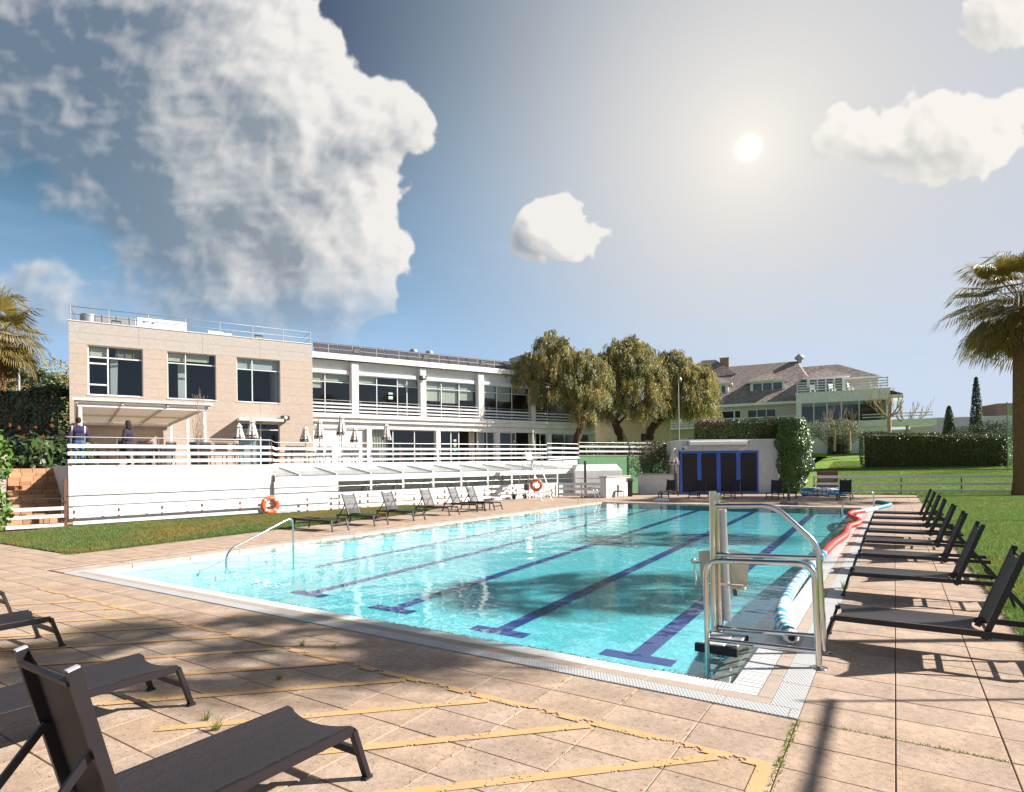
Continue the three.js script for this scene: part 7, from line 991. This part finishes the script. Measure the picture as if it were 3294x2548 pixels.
// ---------------------------------------------------------------- two people on the terrace
function sdfMesh(caps, b, res, k, colorOf) {
  const mc = new MarchingCubes(res, new THREE.MeshStandardMaterial(), false, false, 60000), S = [(b[3] - b[0]) / 2, (b[4] - b[1]) / 2, (b[5] - b[2]) / 2], C = [(b[3] + b[0]) / 2, (b[4] + b[1]) / 2, (b[5] + b[2]) / 2]; mc.isolation = 0;
  const dist = (x, y, z, want) => { let d = 9, who = 0, wd = 9; for (let i = 0; i < caps.length; i++) { const q = caps[i], ax = q[0][0], ay = q[0][1], az = q[0][2], bx = q[1][0] - ax, by = q[1][1] - ay, bz = q[1][2] - az, l = bx * bx + by * by + bz * bz || 1e-9, t = clamp(((x - ax) * bx + (y - ay) * by + (z - az) * bz) / l, 0, 1), e = Math.hypot(x - ax - bx * t, y - ay - by * t, (z - az - bz * t) * (q[5] || 1)) - lerp(q[2], q[3], t); if (e < wd) { wd = e; who = i; } const kk = q[6] ?? k, h = clamp(0.5 + 0.5 * (d - e) / kk, 0, 1); d = lerp(d, e, h) - kk * h * (1 - h); } return want ? who : d; };
  const n = res; for (let z = 0; z < n; z++) for (let y = 0; y < n; y++) for (let x = 0; x < n; x++) mc.field[x + y * n + z * n * n] = -dist(C[0] + (x - n / 2) / (n / 2) * S[0], C[1] + (y - n / 2) / (n / 2) * S[1], C[2] + (z - n / 2) / (n / 2) * S[2]);
  mc.update(); const m = mc.count ?? mc.geometry.drawRange.count, P = new Float32Array(m * 3), N = new Float32Array(m * 3), K = new Float32Array(m * 3);
  for (let i = 0; i < m; i++) { const x = mc.positionArray[i * 3] * S[0] + C[0], y = mc.positionArray[i * 3 + 1] * S[1] + C[1], z = mc.positionArray[i * 3 + 2] * S[2] + C[2]; P.set([x, y, z], i * 3); const e = 0.004, nx = dist(x + e, y, z) - dist(x - e, y, z), ny = dist(x, y + e, z) - dist(x, y - e, z), nz = dist(x, y, z + e) - dist(x, y, z - e), l = Math.hypot(nx, ny, nz) || 1; N.set([nx / l, ny / l, nz / l], i * 3); K.set(colorOf(x, y, z, caps[dist(x, y, z, true)][4]), i * 3); }
  const g = new THREE.BufferGeometry(); g.setAttribute('position', new THREE.BufferAttribute(P, 3)); g.setAttribute('normal', new THREE.BufferAttribute(N, 3)); g.setAttribute('color', new THREE.BufferAttribute(K, 3)); g.setAttribute('uv', new THREE.BufferAttribute(new Float32Array(m * 2), 2)); return g;
}
// a hand at p pointing along d, palm facing n: palm block, four fingers and a thumb, all slightly curled
function handCaps(p, d, n) { const D = V3(...d).normalize(), N = V3(...n).normalize(), S = D.clone().cross(N).normalize(), at = (a, b, c) => { const q = V3(...p).addScaledVector(D, a).addScaledVector(S, b).addScaledVector(N, c); return [q.x, q.y, q.z]; }, o = []; o.push([at(0, 0, 0), at(0.075, 0, 0), 0.028, 0.034, 'skin', 1, 0.012]); [[-0.03, 0.07], [-0.01, 0.082], [0.011, 0.076], [0.031, 0.058]].forEach(([s, l]) => { o.push([at(0.075, s, 0), at(0.075 + l * 0.5, s * 1.12, 0.01), 0.0095, 0.009, 'skin', 1, 0.004]); o.push([at(0.075 + l * 0.5, s * 1.12, 0.01), at(0.075 + l * 0.85, s * 1.15, 0.035), 0.009, 0.0075, 'skin', 1, 0.004]); }); o.push([at(0.015, -0.03, 0.004), at(0.05, -0.058, 0.016), 0.012, 0.0105, 'skin', 1, 0.006]); o.push([at(0.05, -0.058, 0.016), at(0.08, -0.06, 0.03), 0.0105, 0.0085, 'skin', 1, 0.004]); return o; }
function person(label, pos, ry, body, head, hands, col) {
  const t = thing('person', label, 'person', pos, ry), cf = (x, y, z, k) => { const c = col[k]; return typeof c === 'function' ? c(x, y, z) : c; };
  const g = [sdfMesh(body, [-0.55, -0.05, -0.5, 0.55, 1.75, 0.5], 92, 0.05, cf), sdfMesh(head, [-0.17, 1.38, -0.19, 0.17, 1.86, 0.19], 60, 0.02, cf), ...hands.map((h) => { const q = h[0]; return sdfMesh(handCaps(...h), [q[0] - 0.17, q[1] - 0.19, q[2] - 0.17, q[0] + 0.17, q[1] + 0.15, q[2] + 0.17], 64, 0.01, cf); })];
  put('body', mergeGeometries(g), M.cloth, t); return t;
}
{
  const skin = [0.42, 0.24, 0.16], hairD = [0.02, 0.016, 0.014];
  const headCaps = (y, tilt) => [[[0, y - 0.2, 0.0], [0, y - 0.1, 0.005], 0.055, 0.055, 'skin'], [[0, y, -0.012], [0, y + 0.055, -0.015], 0.088, 0.09, 'head'], [[0, y - 0.055, 0.03], [0, y - 0.03, 0.03], 0.055, 0.07, 'head'], [[0, y - 0.01, 0.095], [0, y + 0.022, 0.085], 0.016, 0.01, 'skin', 1, 0.012], [[-0.088, y - 0.015, -0.005], [-0.09, y + 0.02, -0.01], 0.014, 0.018, 'skin', 1, 0.008], [[0.088, y - 0.015, -0.005], [0.09, y + 0.02, -0.01], 0.014, 0.018, 'skin', 1, 0.008], [[-0.02, y - 0.052, 0.083], [0.02, y - 0.052, 0.083], 0.01, 0.01, 'lip', 1, 0.006]];
  const faceCol = (y0) => (x, y, z) => { if (Math.hypot(Math.abs(x) - 0.033, (y - y0 - 0.02) * 1.4) < 0.014 && z > 0.05) return [0.05, 0.035, 0.03]; if (z > 0.06 && Math.abs(Math.abs(x) - 0.033) < 0.022 && Math.abs(y - y0 - 0.048) < 0.007) return hairD; if (y > y0 + 0.075 || z < -0.02 - (y - y0) * 0.4 + (y < y0 - 0.06 ? -0.04 : 0)) return hairD; return skin; };
  // man: seen from behind, leaning on the fence, navy track top with pale shoulder stripes, blue jeans
  const navyC = [0.018, 0.018, 0.06], jean = [0.06, 0.13, 0.27], shoe = [0.55, 0.55, 0.55], stripe = (x, y, z) => (Math.abs(Math.abs(x) - 0.2) < 0.024 && y > 1.0 && Math.abs(z) < 0.09 || (y > 1.37 && Math.abs(z + 0.0) < 0.03 && Math.abs(x) > 0.07)) ? [0.62, 0.45, 0.45] : navyC;
  person('man in navy track top and blue jeans standing behind the terrace fence', [-25.98, 2.27, -10.02], -1.85, [
    [[-0.1, 0.08, 0.0], [-0.1, 0.03, 0.11], 0.045, 0.04, 'shoe'], [[0.12, 0.08, 0.02], [0.13, 0.03, 0.13], 0.045, 0.04, 'shoe'], [[-0.1, 0.09, -0.01], [-0.1, 0.48, 0.03], 0.05, 0.065, 'jean'], [[-0.1, 0.48, 0.03], [-0.09, 0.86, 0.0], 0.068, 0.095, 'jean'], [[0.12, 0.09, 0.01], [0.11, 0.48, 0.04], 0.05, 0.065, 'jean'], [[0.11, 0.48, 0.04], [0.09, 0.86, 0.0], 0.068, 0.095, 'jean'], [[-0.06, 0.9, -0.01], [0.06, 0.9, -0.01], 0.11, 0.11, 'jean'],
    [[-0.05, 1.0, 0], [0.05, 1.0, 0], 0.125, 0.125, 'top'], [[-0.05, 1.12, 0], [0.05, 1.12, 0], 0.125, 0.125, 'top'], [[-0.09, 1.3, 0.0], [0.09, 1.3, 0.0], 0.13, 0.13, 'top'], [[-0.15, 1.42, 0.0], [0.15, 1.42, 0.0], 0.075, 0.075, 'top'], [[0, 1.45, 0.01], [0, 1.54, 0.015], 0.07, 0.06, 'top'],
    [[-0.2, 1.41, 0], [-0.29, 1.13, 0.0], 0.07, 0.056, 'top'], [[-0.29, 1.13, 0], [-0.27, 0.9, 0.09], 0.056, 0.042, 'top'], [[0.2, 1.41, 0], [0.29, 1.13, 0.0], 0.07, 0.056, 'top'], [[0.29, 1.13, 0], [0.28, 0.9, 0.06], 0.056, 0.042, 'top']],
    headCaps(1.68), [[[-0.27, 0.89, 0.095], [0.02, -1, 0.25], [0.9, 0, 0.2]], [[0.28, 0.89, 0.065], [0, -1, 0.2], [-0.9, 0, 0.2]]], { skin, lip: [0.35, 0.14, 0.1], head: faceCol(1.68), jean, shoe, top: stripe });
  // woman: dark quilted jacket, turned to the left, forearm raised
  const quilt = (x, y, z) => { const k = (Math.floor(y * 17) & 1) ? 1 : 0.72; return [0.028 * k, 0.02 * k, 0.04 * k]; }, trous = [0.016, 0.016, 0.02];
  const w = person('woman in dark quilted jacket standing under the pergola', [-26.0, 2.27, -11.75], -1.0, [
    [[-0.09, 0.07, 0.0], [-0.09, 0.03, 0.1], 0.04, 0.036, 'shoe'], [[0.1, 0.07, -0.12], [0.11, 0.03, -0.03], 0.04, 0.036, 'shoe'], [[-0.09, 0.08, -0.01], [-0.08, 0.46, 0.04], 0.046, 0.06, 'trous'], [[-0.08, 0.46, 0.04], [-0.08, 0.84, 0], 0.063, 0.092, 'trous'], [[0.1, 0.08, -0.13], [0.09, 0.46, -0.02], 0.046, 0.06, 'trous'], [[0.09, 0.46, -0.02], [0.08, 0.84, 0], 0.063, 0.092, 'trous'],
    [[-0.06, 0.86, 0], [0.06, 0.86, 0], 0.13, 0.13, 'top'], [[-0.05, 1.05, 0], [0.05, 1.05, 0], 0.135, 0.135, 'top'], [[-0.08, 1.27, 0], [0.08, 1.27, 0], 0.13, 0.13, 'top'], [[-0.13, 1.39, 0], [0.13, 1.39, 0], 0.075, 0.075, 'top'], [[0, 1.42, 0], [0, 1.5, 0.01], 0.075, 0.07, 'top'],
    [[-0.18, 1.38, 0], [-0.25, 1.12, 0.02], 0.07, 0.06, 'top'], [[-0.25, 1.12, 0.02], [-0.17, 1.13, 0.24], 0.058, 0.045, 'top'], [[0.18, 1.38, 0], [0.26, 1.1, -0.02], 0.07, 0.06, 'top'], [[0.26, 1.1, -0.02], [0.24, 0.87, 0.06], 0.058, 0.045, 'top']],
    headCaps(1.63), [[[-0.165, 1.13, 0.25], [0.15, 0.1, 1], [0.2, -1, 0.1]], [[0.24, 0.86, 0.065], [0, -1, 0.2], [-0.9, 0, 0.2]]], { skin, lip: [0.35, 0.13, 0.1], head: faceCol(1.63), trous, shoe: [0.02, 0.02, 0.02], top: quilt });
  put('hair', sdfMesh([[[0, 1.66, -0.03], [0, 1.72, -0.02], 0.102, 0.1, 'h'], [[-0.07, 1.66, -0.04], [-0.06, 1.5, -0.05], 0.05, 0.04, 'h'], [[0.07, 1.66, -0.04], [0.06, 1.5, -0.05], 0.05, 0.04, 'h'], [[0, 1.62, -0.08], [0, 1.48, -0.09], 0.07, 0.05, 'h']], [-0.16, 1.42, -0.2, 0.16, 1.84, 0.12], 48, 0.03, () => hairD), M.cloth, w);
}
renderer.render(scene, camera);
